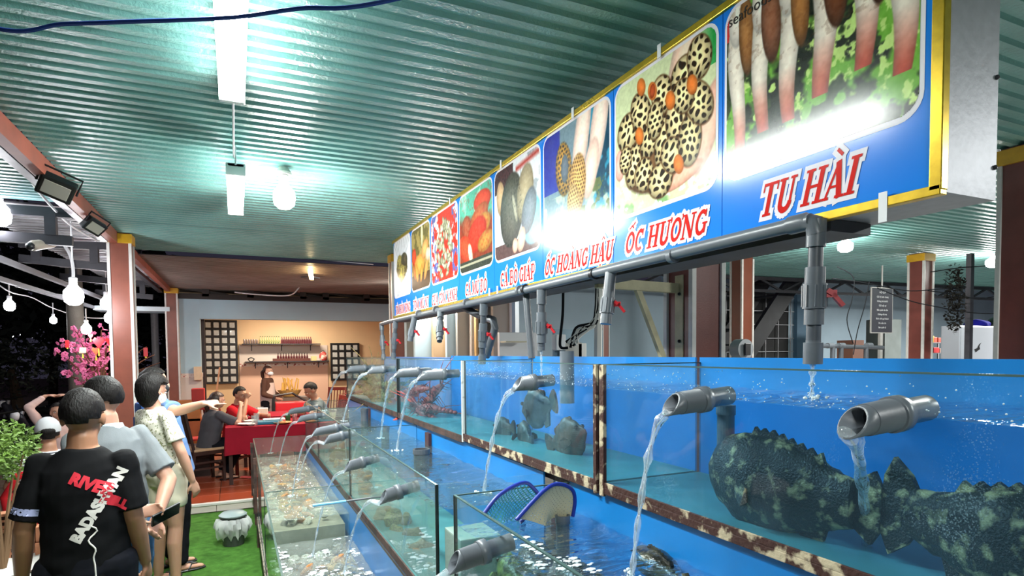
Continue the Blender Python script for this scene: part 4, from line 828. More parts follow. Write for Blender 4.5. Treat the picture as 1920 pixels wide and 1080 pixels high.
# ------------------------------------------------------------------ sea life
def skin(name, c1, c2, sc, thr=(.45, .55), bump=.5, rough=.45, c3=None):
    m = M(name, rgb(c1), rough, 0, 0, sc, col2=rgb(c2), thr=thr, detail=6, bump=bump, bscale=sc*6); return m
grouper = skin('grouper_skin', 'b5a676', '18180f', 30, (.53, .67))
def fish(lab, name, cat, loc, L, Hh, Wd, mat, rz=0, ry=0, rx=0, prof=None, dorsal=True, fins=None, group=None, seed=0, eye=True, spiny=.12, tail=1.):
    """nose toward +x"""
    t = thing(name, lab, cat, loc, rz, group); t.rotation_euler = (rx, ry, rz); bm = nb(); n = 22
    prof = prof or [(0, .12), (.04, .32), (.12, .62), (.25, .9), (.4, 1.), (.55, .92), (.7, .7), (.82, .45), (.9, .34), (.95, .33)]
    P = []; R = []; K = 24
    for i in range(K+1):
        s = i/K*.95; j = max(k for k in range(len(prof)) if prof[k][0] <= s+1e-9); j = min(j, len(prof)-2); a, b = prof[j], prof[j+1]; f = (s-a[0])/(b[0]-a[0]); f = f*f*(3-2*f); h = a[1]+(b[1]-a[1])*f
        P.append(V((L/2-s*L, 0, -.04*Hh*math.sin(s*3)))); R.append((h*Wd/2*(1-.5*max(0, s-.6)), h*Hh/2))
    rings = loft(bm, P, R, xax=(0, 1, 0), n=n)
    for v in bm.verts:
        d = mnoise.noise(v.co*14+V((seed, 0, 0)))*.03*Hh+mnoise.noise(v.co*40+V((seed, 9, 0)))*.012*Hh; v.co += V((0, math.copysign(d, v.co.y), d*(1 if v.co.z > 0 else -1)))
    mt('body', bm, mat, t, True)
    def fin(pts, name, th=.006):
        bm = nb(); A = [bm.verts.new(V(p)+V((0, th, 0))) for p in pts]; B = [bm.verts.new(V(p)-V((0, th, 0))) for p in pts]; bm.faces.new(A); bm.faces.new(B[::-1])
        for k in range(len(pts)): bm.faces.new((A[k], B[k], B[(k+1) % len(pts)], A[(k+1) % len(pts)]))
        bmesh.ops.recalc_face_normals(bm, faces=bm.faces[:]); return mt(name, bm, mat, t)
    if dorsal:
        top = []; N = 16
        for k in range(N+1): s = .28+.5*k/N; top.append((L/2-s*L, 0, Hh*(.42-.28*max(0, (s-.45))*1.6)+Hh*spiny*(1 if k % 2 else .55)*(1 if 0 < k < N else 0)))
        fin(top+[(L/2-.75*L, 0, 0), (L/2-.3*L, 0, 0)], 'dorsal_fin'); fin([(L/2-.62*L, 0, -.2*Hh), (L/2-.66*L, 0, -.55*Hh), (L/2-.78*L, 0, -.52*Hh), (L/2-.84*L, 0, -.12*Hh)], 'anal_fin')
    xt = L/2-.9*L; T = [(xt, 0, .1*Hh), (xt-.06*L, 0, .25*Hh*tail), (xt-.14*L, 0, .36*Hh*tail), (xt-.18*L, 0, .22*Hh*tail), (xt-.19*L, 0, 0), (xt-.18*L, 0, -.22*Hh*tail), (xt-.14*L, 0, -.36*Hh*tail), (xt-.06*L, 0, -.25*Hh*tail), (xt, 0, -.1*Hh)]; fin(T, 'tail_fin', .007)
    for s in (-1, 1):
        bm = nb(); m = Matrix.Rotation(s*.5, 4, 'Z'); c = V((L/2-.3*L, s*Wd*.44, -.12*Hh))
        pts = [V((0, 0, .04*Hh)), V((-.07*L, s*.02, .12*Hh)), V((-.15*L, s*.035, .08*Hh)), V((-.17*L, s*.04, -.06*Hh)), V((-.1*L, s*.03, -.14*Hh)), V((0, 0, -.05*Hh))]; A = [bm.verts.new(c+p) for p in pts]; bm.faces.new(A); B = [bm.verts.new(c+p+V((0, s*.006, 0))) for p in pts]; bm.faces.new(B[::-1])
        for k in range(6): bm.faces.new((A[k], B[k], B[(k+1) % 6], A[(k+1) % 6]))
        bmesh.ops.recalc_face_normals(bm, faces=bm.faces[:]); mt('pectoral_fin', bm, mat, t)
        if eye: bm = nb(); ball(bm, (L/2-.13*L, s*Wd*.3, .16*Hh), .03*Hh+.004, u=10, v=7); mt('eye', bm, M('fish_eye', rgb('0c0c0c'), .15), t, True)
    return t
# big groupers, one swimming to the far left, one beyond it with its tail toward it
a = on(1300, 905, x=1.42); b = on(1575, 985, x=1.42)
fish('big dark blotched grouper on the left, its head under the pale standpipe', 'grouper', 'fish', (1.345, 1.165, 1.437), .47, .26, .15, grouper, rz=math.radians(93), ry=math.radians(-3), seed=1, prof=[(0, .3), (.04, .55), (.12, .82), (.25, 1.), (.42, 1.), (.55, .95), (.7, .78), (.82, .6), (.9, .5), (.95, .45)], tail=.95)
fish('big dark blotched grouper cut by the right border, its banded tail raised', 'grouper', 'fish', (1.355, .60, 1.425), .50, .235, .15, grouper, rz=math.radians(-92), ry=math.radians(3), seed=5, prof=[(0, .3), (.04, .55), (.12, .82), (.25, 1.), (.42, 1.), (.55, .95), (.7, .78), (.82, .6), (.9, .5), (.95, .45)], tail=1.35)
filef = skin('filefish_skin', '5a564c', '2c302e', 7, (.4, .65), .3)
pf = [(0, .12), (.08, .35), (.2, .75), (.35, 1.), (.5, 1.), (.65, .8), (.8, .4), (.9, .22), (.95, .2)]
for k, (px, py, L, Hh, rz, ry, lab) in enumerate(((1008, 762, .28, .22, 100, 14, 'upper brown filefish hanging right below the spout'), (1064, 822, .26, .21, -75, -20, 'brown filefish with orange patch near the rusty upright'), (985, 815, .24, .15, 80, -12, 'dark filefish in the middle of the group'), (945, 803, .2, .15, 100, 8, 'small dark filefish at the left of the group'))):
    fish(lab, 'filefish', 'fish', on(px, py, x=1.45), L, Hh, .07, filef if k != 1 else skin('brown_filefish', '6a4a38', '3a3a34', 7, (.4, .6), .3), rz=math.radians(rz), ry=math.radians(ry), prof=pf, seed=k+10, spiny=.05, tail=.8)
# lobsters: body, tail, legs, feelers
def lobster(lab, loc, s, mat, rz, ry, seed, cat='lobster', name='spiny_lobster', antm=None):
    rnd = random.Random(seed); t = thing(name, lab, cat, loc, rz); t.rotation_euler = (rnd.uniform(-.4, .4), ry, rz); bm = nb()
    limb(bm, [(0, 0, 0), (.05*s, 0, .006*s), (.1*s, 0, 0)], [.022*s, .026*s, .016*s], 10)
    for k in range(5): ball(bm, (-.02*s-k*.02*s, 0, -.002*k*s), (.014*s, (.021-.002*k)*s, (.017-.0016*k)*s), u=10, v=6)
    mt('shell', bm, mat, t, True)
    bm = nb()
    for k in (-1, 0, 1): ball(bm, (-.135*s, k*.014*s, -.01*s), (.016*s, .009*s, .003*s), u=8, v=5)
    mt('tail_fan', bm, mat, t, True)
    for sd in (-1, 1):
        for k in range(4):
            x = .08*s-k*.022*s; bm = nb(); e = rnd.uniform(-.01, .01)*s; loft(bm, [(x, sd*.015*s, -.005*s), (x+.01*s, sd*.045*s, .018*s+e), (x+.02*s+e, sd*.075*s, -.03*s)], [.0035*s, .003*s, .001*s], n=5); mt('leg', bm, mat, t)
        bm = nb(); loft(bm, [(.11*s, sd*.01*s, .008*s), (.17*s, sd*.035*s, .05*s), (.26*s, sd*.06*s, .06*s+rnd.uniform(-.03, .03)*s)], [.0045*s, .003*s, .0008*s], n=5); mt('feeler', bm, antm or mat, t)
    return t
redl = skin('red_lobster', 'b8443c', '6a2420', 30, (.35, .6), .3); tanl = skin('tan_lobster', 'b59a5a', '5f4a30', 26, (.35, .6), .3)
rl = random.Random(3)
place = ['at the top left of', 'at the top of', 'at the top right of', 'at the left of', 'in the middle of', 'at the right of', 'at the bottom left of', 'at the bottom of', 'at the bottom right of']
pix = [(770, 735), (790, 730), (808, 745), (775, 758), (797, 760), (820, 768), (782, 782), (803, 788), (822, 792)]
for k, (px, py) in enumerate(pix): lobster('red lobster %s the cluster right of the dark seam' % place[k], on(px, py, x=1.36+.03*(k % 3)), 1.5, redl, rl.uniform(-1.8, -.6)+(3 if k % 2 else 0), rl.uniform(-.8, .8), k)
pix = [(697, 718), (712, 712), (725, 722), (700, 732), (712, 735), (727, 740), (702, 750), (715, 752), (730, 758)]
for k, (px, py) in enumerate(pix): lobster('tan lobster %s the far cluster behind the glass' % place[k], on(px, py, x=1.36+.03*(k % 3)), 1.8, tanl, rl.uniform(-1.8, -.6)+(3 if k % 2 else 0), rl.uniform(-.8, .8), k+30)
for k, (px, py) in enumerate(((672, 722), (673, 736), (680, 748))): lobster('dark red lobster at the far left end, %s' % ('top one', 'middle one', 'lowest one')[k], on(px, py, x=1.4), 1.3, redl, 1.+k, .3, 50+k)
# shells: flattened ribbed scallops
def shell(loc, s, mat, rot, lab=None, group=None, name='scallop'):
    global SHM
    try: me = SHM[mat.name]
    except Exception:
        if 'SHM' not in globals(): SHM = {}
        bm = nb(); ball(bm, (0, 0, 0), (1, .9, .38), u=20, v=8)
        for v in bm.verts:
            a = math.atan2(v.co.y, v.co.x); f = 1+.05*math.cos(a*14); v.co.x *= f; v.co.y *= f
            if v.co.x < -.7: v.co.y *= .55
        me = bpy.data.meshes.new('scallop'); bm.to_mesh(me); bm.free(); me.materials.append(mat); me.polygons.foreach_set('use_smooth', [True]*len(me.polygons)); SHM[mat.name] = me
    o = ob(name, me, None, loc); o.scale = (s, s, s); o.rotation_euler = rot; tag(o, lab, 'shellfish', group); return o
brs = skin('brown_shell', '8a7a58', '4a4636', 9, (.35, .65), .5); tans = skin('tan_shell', 'c9a468', '8a6238', 9, (.35, .65), .5); oras = skin('orange_shell', 'd08a48', '8f5a30', 9, (.35, .65), .5); greys = skin('grey_shell', '9a948a', '4c4640', 9, (.35, .65), .5); pales = skin('pale_shell', 'd4cec2', '8f8878', 9, (.4, .6), .5)
for k, (px, py, s, x, lab) in enumerate(((722, 968, .075, .83, 'brown scallop leaning at the far left of the near pile'), (738, 975, .085, .85, 'yellowish scallop facing the glass in front of the near pile'), (762, 985, .09, .93, 'brown scallop behind the yellowish one'), (745, 1005, .08, .84, 'tan scallop low in the near pile'), (775, 1015, .09, .9, 'dark scallop in the near pile above the seam'), (790, 1040, .09, .88, 'grey brown scallop at the bottom right of the near pile'), (770, 1045, .08, .84, 'lowest brown scallop in the near pile'))):
    shell(on(px, py, x=x), s, brs if k not in (1, 3) else skin('yellow_shell', 'b09c5c', '6f5e38', 9), (1.2+.2*(k % 3), .3*k, .6*k), lab)
rk = random.Random(11)
for k in range(16):
    shell(on(rk.uniform(612, 648), rk.uniform(842, 898), x=rk.uniform(.8, .95)), rk.uniform(.05, .075), tans, (rk.uniform(0, 3), rk.uniform(0, 3), rk.uniform(0, 3)), 'tan scallop in the pile in the middle tank behind the far seam', 'tan scallops in the far middle tank')
for k in range(14):
    shell(on(rk.uniform(665, 690), rk.uniform(880, 925), x=rk.uniform(.82, .95)), rk.uniform(.04, .06), brs, (rk.uniform(0, 3), rk.uniform(0, 3), rk.uniform(0, 3)), 'brown scallop in the small pile left of the second seam', 'brown scallops by the second seam')
def pile(n, xr, yr, z, mats, sr, lab, group, name='clam', seed=0):
    r = random.Random(seed)
    for k in range(n): shell((r.uniform(*xr), r.uniform(*yr), z+r.uniform(-.02, .03)), r.uniform(*sr), mats[k % len(mats)], (r.uniform(-.9, .9), r.uniform(-.9, .9), r.uniform(0, 6)), lab, group, name)
pile(60, (.32, .52), (4.6, 6.9), .575, [oras, oras, tans], (.035, .055), 'orange brown clam piled under the water of the far low tank', 'orange clams in the far low tank', seed=1)
pile(70, (.2, .6), (4.6, 7.1), .555, [greys, pales], (.03, .05), 'pale clam piled under the water of the far low tank', 'pale clams in the far low tank', seed=2)
pile(46, (.36, .62), (2.2, 4.1), .42, [tans, greys, oras], (.035, .055), 'brown clam under the foamy water of the near low tank', 'brown clams in the near low tank', seed=3)
pile(60, (.2, .7), (2.0, 4.3), .41, [pales, greys], (.03, .05), 'pale clam under the foamy water of the near low tank', 'pale clams in the near low tank', seed=4)
part('shell_tray', (XL+.02, 4.5, .28), (XM-.03, 7.2, .54), M('shell_basket', rgb('8f8a7a'), .7, 0, .3, 14), t2, o2)
part('shell_tray', (XL+.02, .3, .28), (XM-.03, 4.38, .385), M('shell_basket_dark', rgb('6a6458'), .7, 0, .4, 14), t1, o1)
# dark fish and foam patches in the net tank
darkf = skin('dark_fish', '4a4c3c', '14160f', 12, (.45, .6), .4, .25)
for k, (px, py, L, rz, lab) in enumerate(((1005, 1030, .32, 70, 'dark mottled fish under foam patches in the net tank'), (1085, 1065, .34, 75, 'second dark fish under the foam at the bottom of the photo'), (1235, 1062, .3, 80, 'dark wet fish breaking the surface by the blue panel'))):
    p = on(px, py, z=1.12); fish(lab, 'dark_fish', 'fish', (p.x, p.y, 1.085 if k < 2 else 1.125), L, .09, .12, darkf, rz=math.radians(rz), seed=70+k)
fish('green mottled fish at the bottom left of the net tank behind the glass', 'mottled_fish', 'fish', on(960, 1075, x=.86), .25, .12, .09, skin('green_fish', '8f9a4a', '3f4a2a', 14), rz=math.radians(80), seed=90)
bm = nb(); o = V((1.0, 1.6, 1.153))
for k in range(60):
    px = rl.uniform(960, 1130); py = 1010+(px-960)*.35+rl.uniform(-12, 45); p = on(px, py, z=1.153)
    if p.x < .76 or p.x > 1.24: continue
    s = rl.uniform(.003, .012); bmesh.ops.create_icosphere(bm, subdivisions=1, radius=1, matrix=Matrix.Translation(p-o) @ Matrix.Diagonal((s*1.6, s, s*.4, 1)))
tag(mt('foam_bubbles', bm, foam, None, True, o), 'white foam bubbles floating over the dark fish in the net tank', 'foam', kind='stuff')
bm = nb(); o = V((.45, 3.2, .475))
for k in range(420):
    p = V((rl.uniform(XL+.02, XM-.03), rl.uniform(1.9, 4.4), .474)); 
    if mnoise.noise(p*5) < -.05: continue
    s = rl.uniform(.005, .02); bmesh.ops.create_icosphere(bm, subdivisions=1, radius=1, matrix=Matrix.Translation(p-o) @ Matrix.Diagonal((s*1.4, s, s*.35, 1)))
tag(mt('foam_bubbles', bm, foam, None, True, o), 'white foam covering the water of the near low tank', 'foam', kind='stuff')
# ------------------------------------------------------------------ people
from mathutils.bvhtree import BVHTree
skins = [M('skin_tan', rgb('a87a60'), .5, 0, .1, 9, sub=.15), M('skin_fair', rgb('c0917a'), .5, 0, .08, 9, sub=.15), M('skin_warm', rgb('a07154'), .5, 0, .1, 9, sub=.15)]
hairm = M('black_hair', rgb('14100f'), .6, 0, .4, 30, bump=.6, bscale=120, stretch=(1, 1, .25), spec=.25); hairb = M('brown_hair', rgb('3a2018'), .4, 0, .4, 30, bump=.6, bscale=120, stretch=(1, 1, .25))
def fuse(bm, name, mat, parent, vox, smooth=2, fold=0., seed=0):
    """melt overlapping closed shapes into one continuous skin"""
    bmesh.ops.recalc_face_normals(bm, faces=bm.faces[:]); me = bpy.data.meshes.new(name); bm.to_mesh(me); bm.free(); o = bpy.data.objects.new(name, me); C.objects.link(o)
    r = o.modifiers.new('r', 'REMESH'); r.mode = 'VOXEL'; r.voxel_size = vox; r.use_smooth_shade = True
    s = o.modifiers.new('s', 'SMOOTH'); s.iterations = smooth; s.factor = .5
    bpy.context.view_layer.update(); dg = bpy.context.evaluated_depsgraph_get(); nm = bpy.data.meshes.new_from_object(o.evaluated_get(dg)); bpy.data.objects.remove(o); nm.name = name
    nm.materials.clear(); nm.materials.append(mat)
    if fold:
        n = len(nm.vertices); co = np.empty(n*3); no = np.empty(n*3); nm.vertices.foreach_get('co', co); nm.vertices.foreach_get('normal', no); co = co.reshape(-1, 3); no = no.reshape(-1, 3)
        h = np.array([mnoise.noise(V((c[0]*6+seed, c[1]*6, c[2]*11+c[0]*5)))+.5*mnoise.noise(V((c[0]*14, c[1]*14+seed, c[2]*22-c[0]*12))) for c in co]); co += no*(h*fold)[:, None]; nm.vertices.foreach_set('co', co.ravel())
    nm.polygons.foreach_set('use_smooth', [True]*len(nm.polygons)); return ob(name, nm, parent)
def hand(bm, w, d, n, side, curl=.35, point=False, s=1.):
    """palm and five fingers; d = direction of the fingers, n = palm normal, side = +1 right hand"""
    w = V(w); d = V(d).normalized(); n = V(n); n = (n-d*n.dot(d)).normalized(); a = d.cross(n)*side
    loft(bm, [w-d*.02*s, w+d*.02*s, w+d*.055*s, w+d*.085*s], [(.022*s, .017*s), (.033*s, .016*s), (.038*s, .014*s), (.034*s, .011*s)], xax=a, n=12)
    for k, (off, L) in enumerate(((-.027, .066), (-.009, .075), (.009, .070), (.026, .055))):
        c = .05 if (point and k == 0) else (1.15 if point else curl*(1+.1*k)); p = w+d*.078*s+a*off*s; P = [p]; ang = 0
        for q in (.42, .32, .26): ang += c; P.append(P[-1]+(d*math.cos(ang)+n*math.sin(ang))*L*q*s)
        limb(bm, P, [.0095*s, .009*s, .0082*s, .007*s], 8)
    p = w+d*.02*s-a*.03*s; limb(bm, [p, p-a*.022*s+d*.025*s+n*.012*s, p-a*.03*s+d*.055*s+n*.022*s], [.012*s, .0105*s, .0085*s], 8)
def human(name_lab, loc, heading, H=1.68, skinm=None, pel=(0, 0, .93), lean=(0, 0), head_yaw=0., head_pitch=0., elbow=None, wrist=None, hdir=None, hnorm=None, curl=(.35, .35), point=(False, False), knee=None, ankle=None, shirt=None, sleeve=.55, shirt_hem=.0, pants=None, pant_len=1., hair='short', hairmat=None, vox=.009, girth=1., shoes=None, mask=False, hipw=1., legs=True, sitting=False, shirt_len=.12, group=None):
    s = H/1.7; t = thing('person', name_lab, 'person', loc, -math.radians(heading), group); skinm = skinm or skins[0]
    P = V(pel)*s; N = P+V((lean[0], lean[1], 0))*s+V((0, 0, math.sqrt(max(.01, .50**2-lean[0]**2-lean[1]**2))))*s; up = (N-P).normalized(); right = V((1, 0, 0)); right = (right-up*right.dot(up)).normalized(); fwd = up.cross(right)
    def tor(k, x=0, y=0): return P+up*(k*(N-P).length)+right*x*s+fwd*y*s
    hd = N+V((lean[0]*.25, lean[1]*.25+.02, .138))*s; hm = Matrix.Translation(hd) @ Matrix.Rotation(-math.radians(head_yaw), 4, 'Z') @ Matrix.Rotation(math.radians(head_pitch), 4, 'X')
    sh = [tor(.885, .158*girth), tor(.885, -.158*girth)]
    eL = elbow or [(.26, -.02, 1.10), (-.26, -.02, 1.10)]; wL = wrist or [(.27, .05, .86), (-.27, .05, .86)]
    E = [V(e)*s for e in eL]; Wp = [V(e)*s for e in wL]
    K = [V(e)*s for e in (knee or [(.10, .02, .49), (-.10, .02, .49)])]; A = [V(e)*s for e in (ankle or [(.11, 0, .085), (-.11, 0, .085)])]; hp = [tor(-.03, .095), tor(-.03, -.095)]
    g = girth; bm = nb()
    loft(bm, [tor(-.12), tor(.05), tor(.3), tor(.6), tor(.82), tor(.95), tor(1.03)], [(.10*s, .08*s), (.165*g*s, .115*g*s), (.145*g*s, .10*g*s), (.165*g*s, .115*g*s), (.175*g*s, .10*g*s), (.11*s, .075*s), (.05*s, .05*s)], xax=right, n=20)
    limb(bm, [N-up*.04*s, N+up*.05*s, hd-V((0, 0, .06))*s], [.062*s, .056*s, .055*s], 14)
    def hb(c, r, rr=None): ball(bm, hm @ (V(c)*s), V(r)*s, (hm.to_3x3() @ (rr or Matrix.Identity(3))), 20, 14)
    hb((0, -.008, .022), (.074, .093, .092)); hb((0, .025, -.035), (.058, .066, .075)); hb((0, .052, -.075), (.030, .032, .027)); hb((0, .094, -.012), (.012, .018, .024)); hb((0, .100, -.026), (.017, .014, .011)); hb((0, .080, .020), (.05, .012, .012))
    for q in (-1, 1): hb((q*.076, -.002, -.010), (.010, .020, .031)); hb((q*.038, .062, -.03), (.024, .02, .022))
    hb((0, .088, -.052), (.024, .010, .007)); hb((0, .086, -.060), (.020, .010, .007))
    for i, sd in ((0, 1), (1, -1)):
        limb(bm, [sh[i], sh[i].lerp(E[i], .5), E[i]], [.052*s*g, .047*s*g, .038*s], 12); limb(bm, [E[i], E[i].lerp(Wp[i], .35), Wp[i]], [.039*s, .040*s, .026*s], 12)
        dd = V(hdir[i]) if hdir and hdir[i] else (Wp[i]-E[i]); nn = V(hnorm[i]) if hnorm and hnorm[i] else V((-sd, 0, .1)); hand(bm, Wp[i]+dd.normalized()*.015, dd, nn, sd, curl[i], point[i], s)
        if legs: limb(bm, [hp[i], hp[i].lerp(K[i], .5), K[i]], [.088*s*hipw, .078*s*hipw, .055*s], 14); limb(bm, [K[i], K[i].lerp(A[i], .32)+V((0, -.012, 0)), A[i]], [.054*s, .056*s, .036*s], 14); f = A[i]+V((0, 0, -.035))*s; limb(bm, [f+V((0, -.03, -.01))*s, f+V((0, .06, -.015))*s, f+V((0, .15, -.025))*s], [(.032*s, .03*s), (.036*s, .026*s), (.038*s, .014*s)], 12, xax=(1, 0, 0))
    fuse(bm, 'body', skinm, t, vox, 2)
    for q in (-1, 1):
        bm = nb(); ball(bm, hm @ (V((q*.031, .0815, .003))*s), (.0125*s, .008*s, .007*s), hm.to_3x3()); mt('eye', bm, M('eye_white', rgb('d8d2cc'), .3), t, True); e = t.children[-1]
        bm = nb(); ball(bm, hm @ (V((q*.031, .0875, .003))*s), (.0055*s, .004*s, .0055*s), hm.to_3x3(), 8, 6); mt('iris', bm, M('iris_dark', rgb('140d0a'), .2), e, True)
        bm = nb(); loft(bm, [hm @ (V((q*x, y, z))*s) for x, y, z in ((.014, .094, .020), (.032, .090, .025), (.050, .076, .019))], [.0025, .004, .002], n=6); mt('eyebrow', bm, hairm, t, True)
    bm = nb(); loft(bm, [hm @ (V((x, y, z))*s) for x, y, z in ((-.022, .090, -.056), (0, .099, -.055), (.022, .090, -.056))], [.003, .0055, .003], n=6); mt('lips', bm, M('lip_colour', rgb('a8645a'), .4), t, True)
    # hair
    hmat = hairmat or hairm; bm = nb(); vs = ball(bm, (0, 0, 0), (1, 1, 1), None, 40, 28)
    for v in bm.verts:
        c = v.co.copy(); x, y, z = c; r = 1.
        if hair == 'short': cut = (-.62 if abs(x) < .55 else -.40) if y < -.25 else (.30+.35*max(0, y) if y > .25 else -.02); S = (.084, .104, .104)
        elif hair == 'bob': cut = -1.05 if y < .15 else .38; S = (.105, .122, .125)
        else: cut = -.45 if y < .05 else .42; S = (.084, .104, .104)
        p = V((x*S[0], y*S[1]-.010, z*S[2]+.026))
        if hair == 'bob' and z < 0 and y < .35: p = V((x*.108*(1-.1*abs(z)), y*.115-.014, z*.165+.026))
        if z < cut: p = V((p.x*.62, p.y*.62, p.z*.8))
        else: k = 1+.03*mnoise.noise(c*3+V((0, 0, H*9)))+.02*mnoise.noise(c*9); p = V((p.x*k, p.y*k, (p.z-.02)*k+.02))
        v.co = hm @ (p*s)
    hr = mt('hair', bm, hmat, t, True)
    if hair == 'pony':
        bm = nb(); limb(bm, [hm @ (V(q)*s) for q in ((0, -.09, .03), (0, -.135, -.02), (-.01, -.135, -.10), (-.01, -.12, -.19))], [.028*s, .036*s, .034*s, .014*s], 12); mt('ponytail', bm, hmat, hr, True)
    if mask:
        bm = nb(); vs = ball(bm, (0, 0, 0), (1, 1, 1), None, 20, 14); mm = M('mask_white', rgb('dfe3ea'), .7) if mask is True else mask
        for v in bm.verts: v.co = hm @ (V((v.co.x*.064, .048+v.co.y*.062, -.042+v.co.z*.050))*s)
        m_ = mt('face_mask', bm, mm, t, True)
        for q in (-1, 1): bm = nb(); loft(bm, [hm @ (V((q*.060, .055, -.02))*s), hm @ (V((q*.080, .0, .0))*s)], .0022, n=5); loft(bm, [hm @ (V((q*.060, .05, -.06))*s), hm @ (V((q*.080, .0, -.02))*s)], .0022, n=5); mt('ear_loop', bm, mm, m_, True)
    if shirt:
        bm = nb(); k0 = -shirt_len/.5
        loft(bm, [tor(k0), tor(k0*.5), tor(.12), tor(.4), tor(.65), tor(.83), tor(.94), tor(1.01)], [(.185*g*s, .128*g*s), (.188*g*s, .132*g*s), (.176*g*s, .126*g*s), (.170*g*s, .124*g*s), (.178*g*s, .130*g*s), (.172*g*s, .112*g*s), (.125*g*s, .088*g*s), (.074*s, .072*s)], xax=right, n=24)
        for i in (0, 1):
            if sleeve <= 1: e = sh[i].lerp(E[i], sleeve); limb(bm, [sh[i]+up*.004, sh[i].lerp(e, .5)], [.060*s*g, .062*s*g], 14); loft(bm, [sh[i].lerp(e, .3), e], [.062*s*g, .070*s*g], n=14)
            else: limb(bm, [sh[i]+up*.004, E[i]], [.062*s*g, .052*s], 14); limb(bm, [E[i], E[i].lerp(Wp[i], sleeve-1)], [.052*s, .042*s], 12)
        so_ = fuse(bm, 'shirt', shirt, t, vox, 2, .007, H*7)
    if pants and legs:
        bm = nb(); loft(bm, [tor(-.22), tor(-.05), tor(.12)], [(.15*s*hipw, .11*s), (.175*s*hipw, .125*s), (.16*s, .115*s)], xax=right, n=20)
        for i in (0, 1):
            if pant_len <= 1: limb(bm, [hp[i], hp[i].lerp(K[i], pant_len)], [.105*s*hipw, .092*s*hipw], 14)
            else: limb(bm, [hp[i], hp[i].lerp(K[i], .5), K[i]], [.104*s*hipw, .092*s*hipw, .074*s], 14); limb(bm, [K[i], K[i].lerp(A[i], pant_len-1)], [.074*s, .058*s], 14)
        fuse(bm, 'trousers' if pant_len > 1 else 'shorts', pants, t, vox, 2, .006, H*3)
    if shoes:
        for i in (0, 1):
            f = A[i]+V((0, 0, -.06))*s; bm = nb(); loft(bm, [f+V((0, -.075, -.012))*s, f+V((0, .04, -.012))*s, f+V((0, .12, -.014))*s, f+V((0, .185, -.014))*s], [(.03*s, .012*s), (.038*s, .013*s), (.046*s, .012*s), (.028*s, .010*s)], xax=(1, 0, 0), n=14); sl = mt('sandal', bm, shoes, t, True)
            bm = nb(); loft(bm, [f+V((-.042, .05, 0))*s, f+V((-.02, .08, .035))*s, f+V((0, .125, .025))*s, f+V((.02, .08, .035))*s, f+V((.042, .05, 0))*s], .006*s, n=6); mt('strap', bm, shoes, sl, True)
    t['_s'] = s; return t, dict(s=s, P=P, N=N, hd=hd, hm=hm, sh=sh, E=E, W=Wp, tor=tor)
blackcloth = M('black_cotton', rgb('121214'), .85, 0, .3, 5); greycloth = M('grey_polo', rgb('7a7f82'), .85, 0, .14, 5, bump=.1, bscale=200); jeans = M('blue_jeans', rgb('54789f'), .9, 0, .4, 9, bump=.2, bscale=90); navy = M('dark_trousers', rgb('15161c'), .9)
floral = M('cream_floral', rgb('e9e4d4'), .85, 0, 0, 55, col2=rgb('8f8f6c'), thr=(.38, .44), detail=2); creamc = M('cream_shorts', rgb('e2d9c2'), .85, 0, .12, 8)
chambray = M('blue_chambray', rgb('6f8fc0'), .85, 0, .2, 10)
def onfloor(px, d): p = at(px, 660, d); return V((p.x, p.y, 0))
def head_place(px, d): return onfloor(px, d)
# 1 man in the black printed tee, back to the camera
L1 = onfloor(148, 2.55); L1.z = 0
p1, J1 = human('man in a black tee with red and white lettering on the back, standing nearest', L1, 8, 1.665, skins[2], head_yaw=-3, head_pitch=-6, girth=.96, elbow=[(.19, -.01, 1.12), (-.215, -.03, 1.10)], wrist=[(.20, .10, .88), (-.26, .04, .86)], shirt=blackcloth, sleeve=.86, shirt_len=.17, pants=navy, pant_len=1.95, vox=.007, curl=(.7, .9), shoes=black)
# lettering wrapped onto the shirt
def wrap(parent, s, size, mat, mtx, target, dirn, name='shirt_letter'):
    t = text(s, size, parent, mat, .004, name, 0); me = t.data; bmx = bmesh.new(); bmx.from_mesh(me); bmesh.ops.subdivide_edges(bmx, edges=[e for e in bmx.edges if e.calc_length() > .02], cuts=1); bmx.to_mesh(me); bmx.free()
    bv = BVHTree.FromPolygons([v.co.copy() for v in target.data.vertices], [tuple(p.vertices) for p in target.data.polygons])
    for v in me.vertices:
        p = mtx @ v.co; h = bv.ray_cast(p, V(dirn)); v.co = (h[0]-V(dirn)*.0025) if h[0] is not None else bv.find_nearest(p)[0]
    return t
sh1 = [c for c in p1.children if c.name.startswith('shirt')][0]
def fr(x, z, ang, y=-.5): a = math.radians(ang); return Matrix(((math.cos(a), -math.sin(a), 0, x), (0, 0, 0, y), (math.sin(a), math.cos(a), 0, z), (0, 0, 0, 1)))
redink = M('red_ink', rgb('c92335'), .7); whiteink = M('white_ink', rgb('dcd6cf'), .7); greyink = M('lilac_ink', rgb('9aa0c4'), .7)
wrap(p1, 'RIVER', .062, redink, fr(.055, 1.245, -26), sh1, (0, 1, 0)); wrap(p1, 'HILL', .050, redink, fr(.130, 1.165, -28), sh1, (0, 1, 0))
wrap(p1, 'BADASHVAN', .056, whiteink, fr(.10, 1.165, 60), sh1, (0, 1, 0))
bm = nb(); P = []
for k in range(26): P.append((.058+.02*math.sin(k*.9)*max(0, 1-k/14)+.016*k/25, 0, 1.09-.30*k/25))
bv = BVHTree.FromPolygons([v.co.copy() for v in sh1.data.vertices], [tuple(p.vertices) for p in sh1.data.polygons]); Q = []
for x, _, z in P:
    h = bv.ray_cast(V((x, -.6, z)), V((0, 1, 0)))
    if h[0] is not None: Q.append(h[0]-V((0, .002, 0)))
loft(bm, Q, .0035, n=6); mt('shirt_drip_print', bm, whiteink, p1)
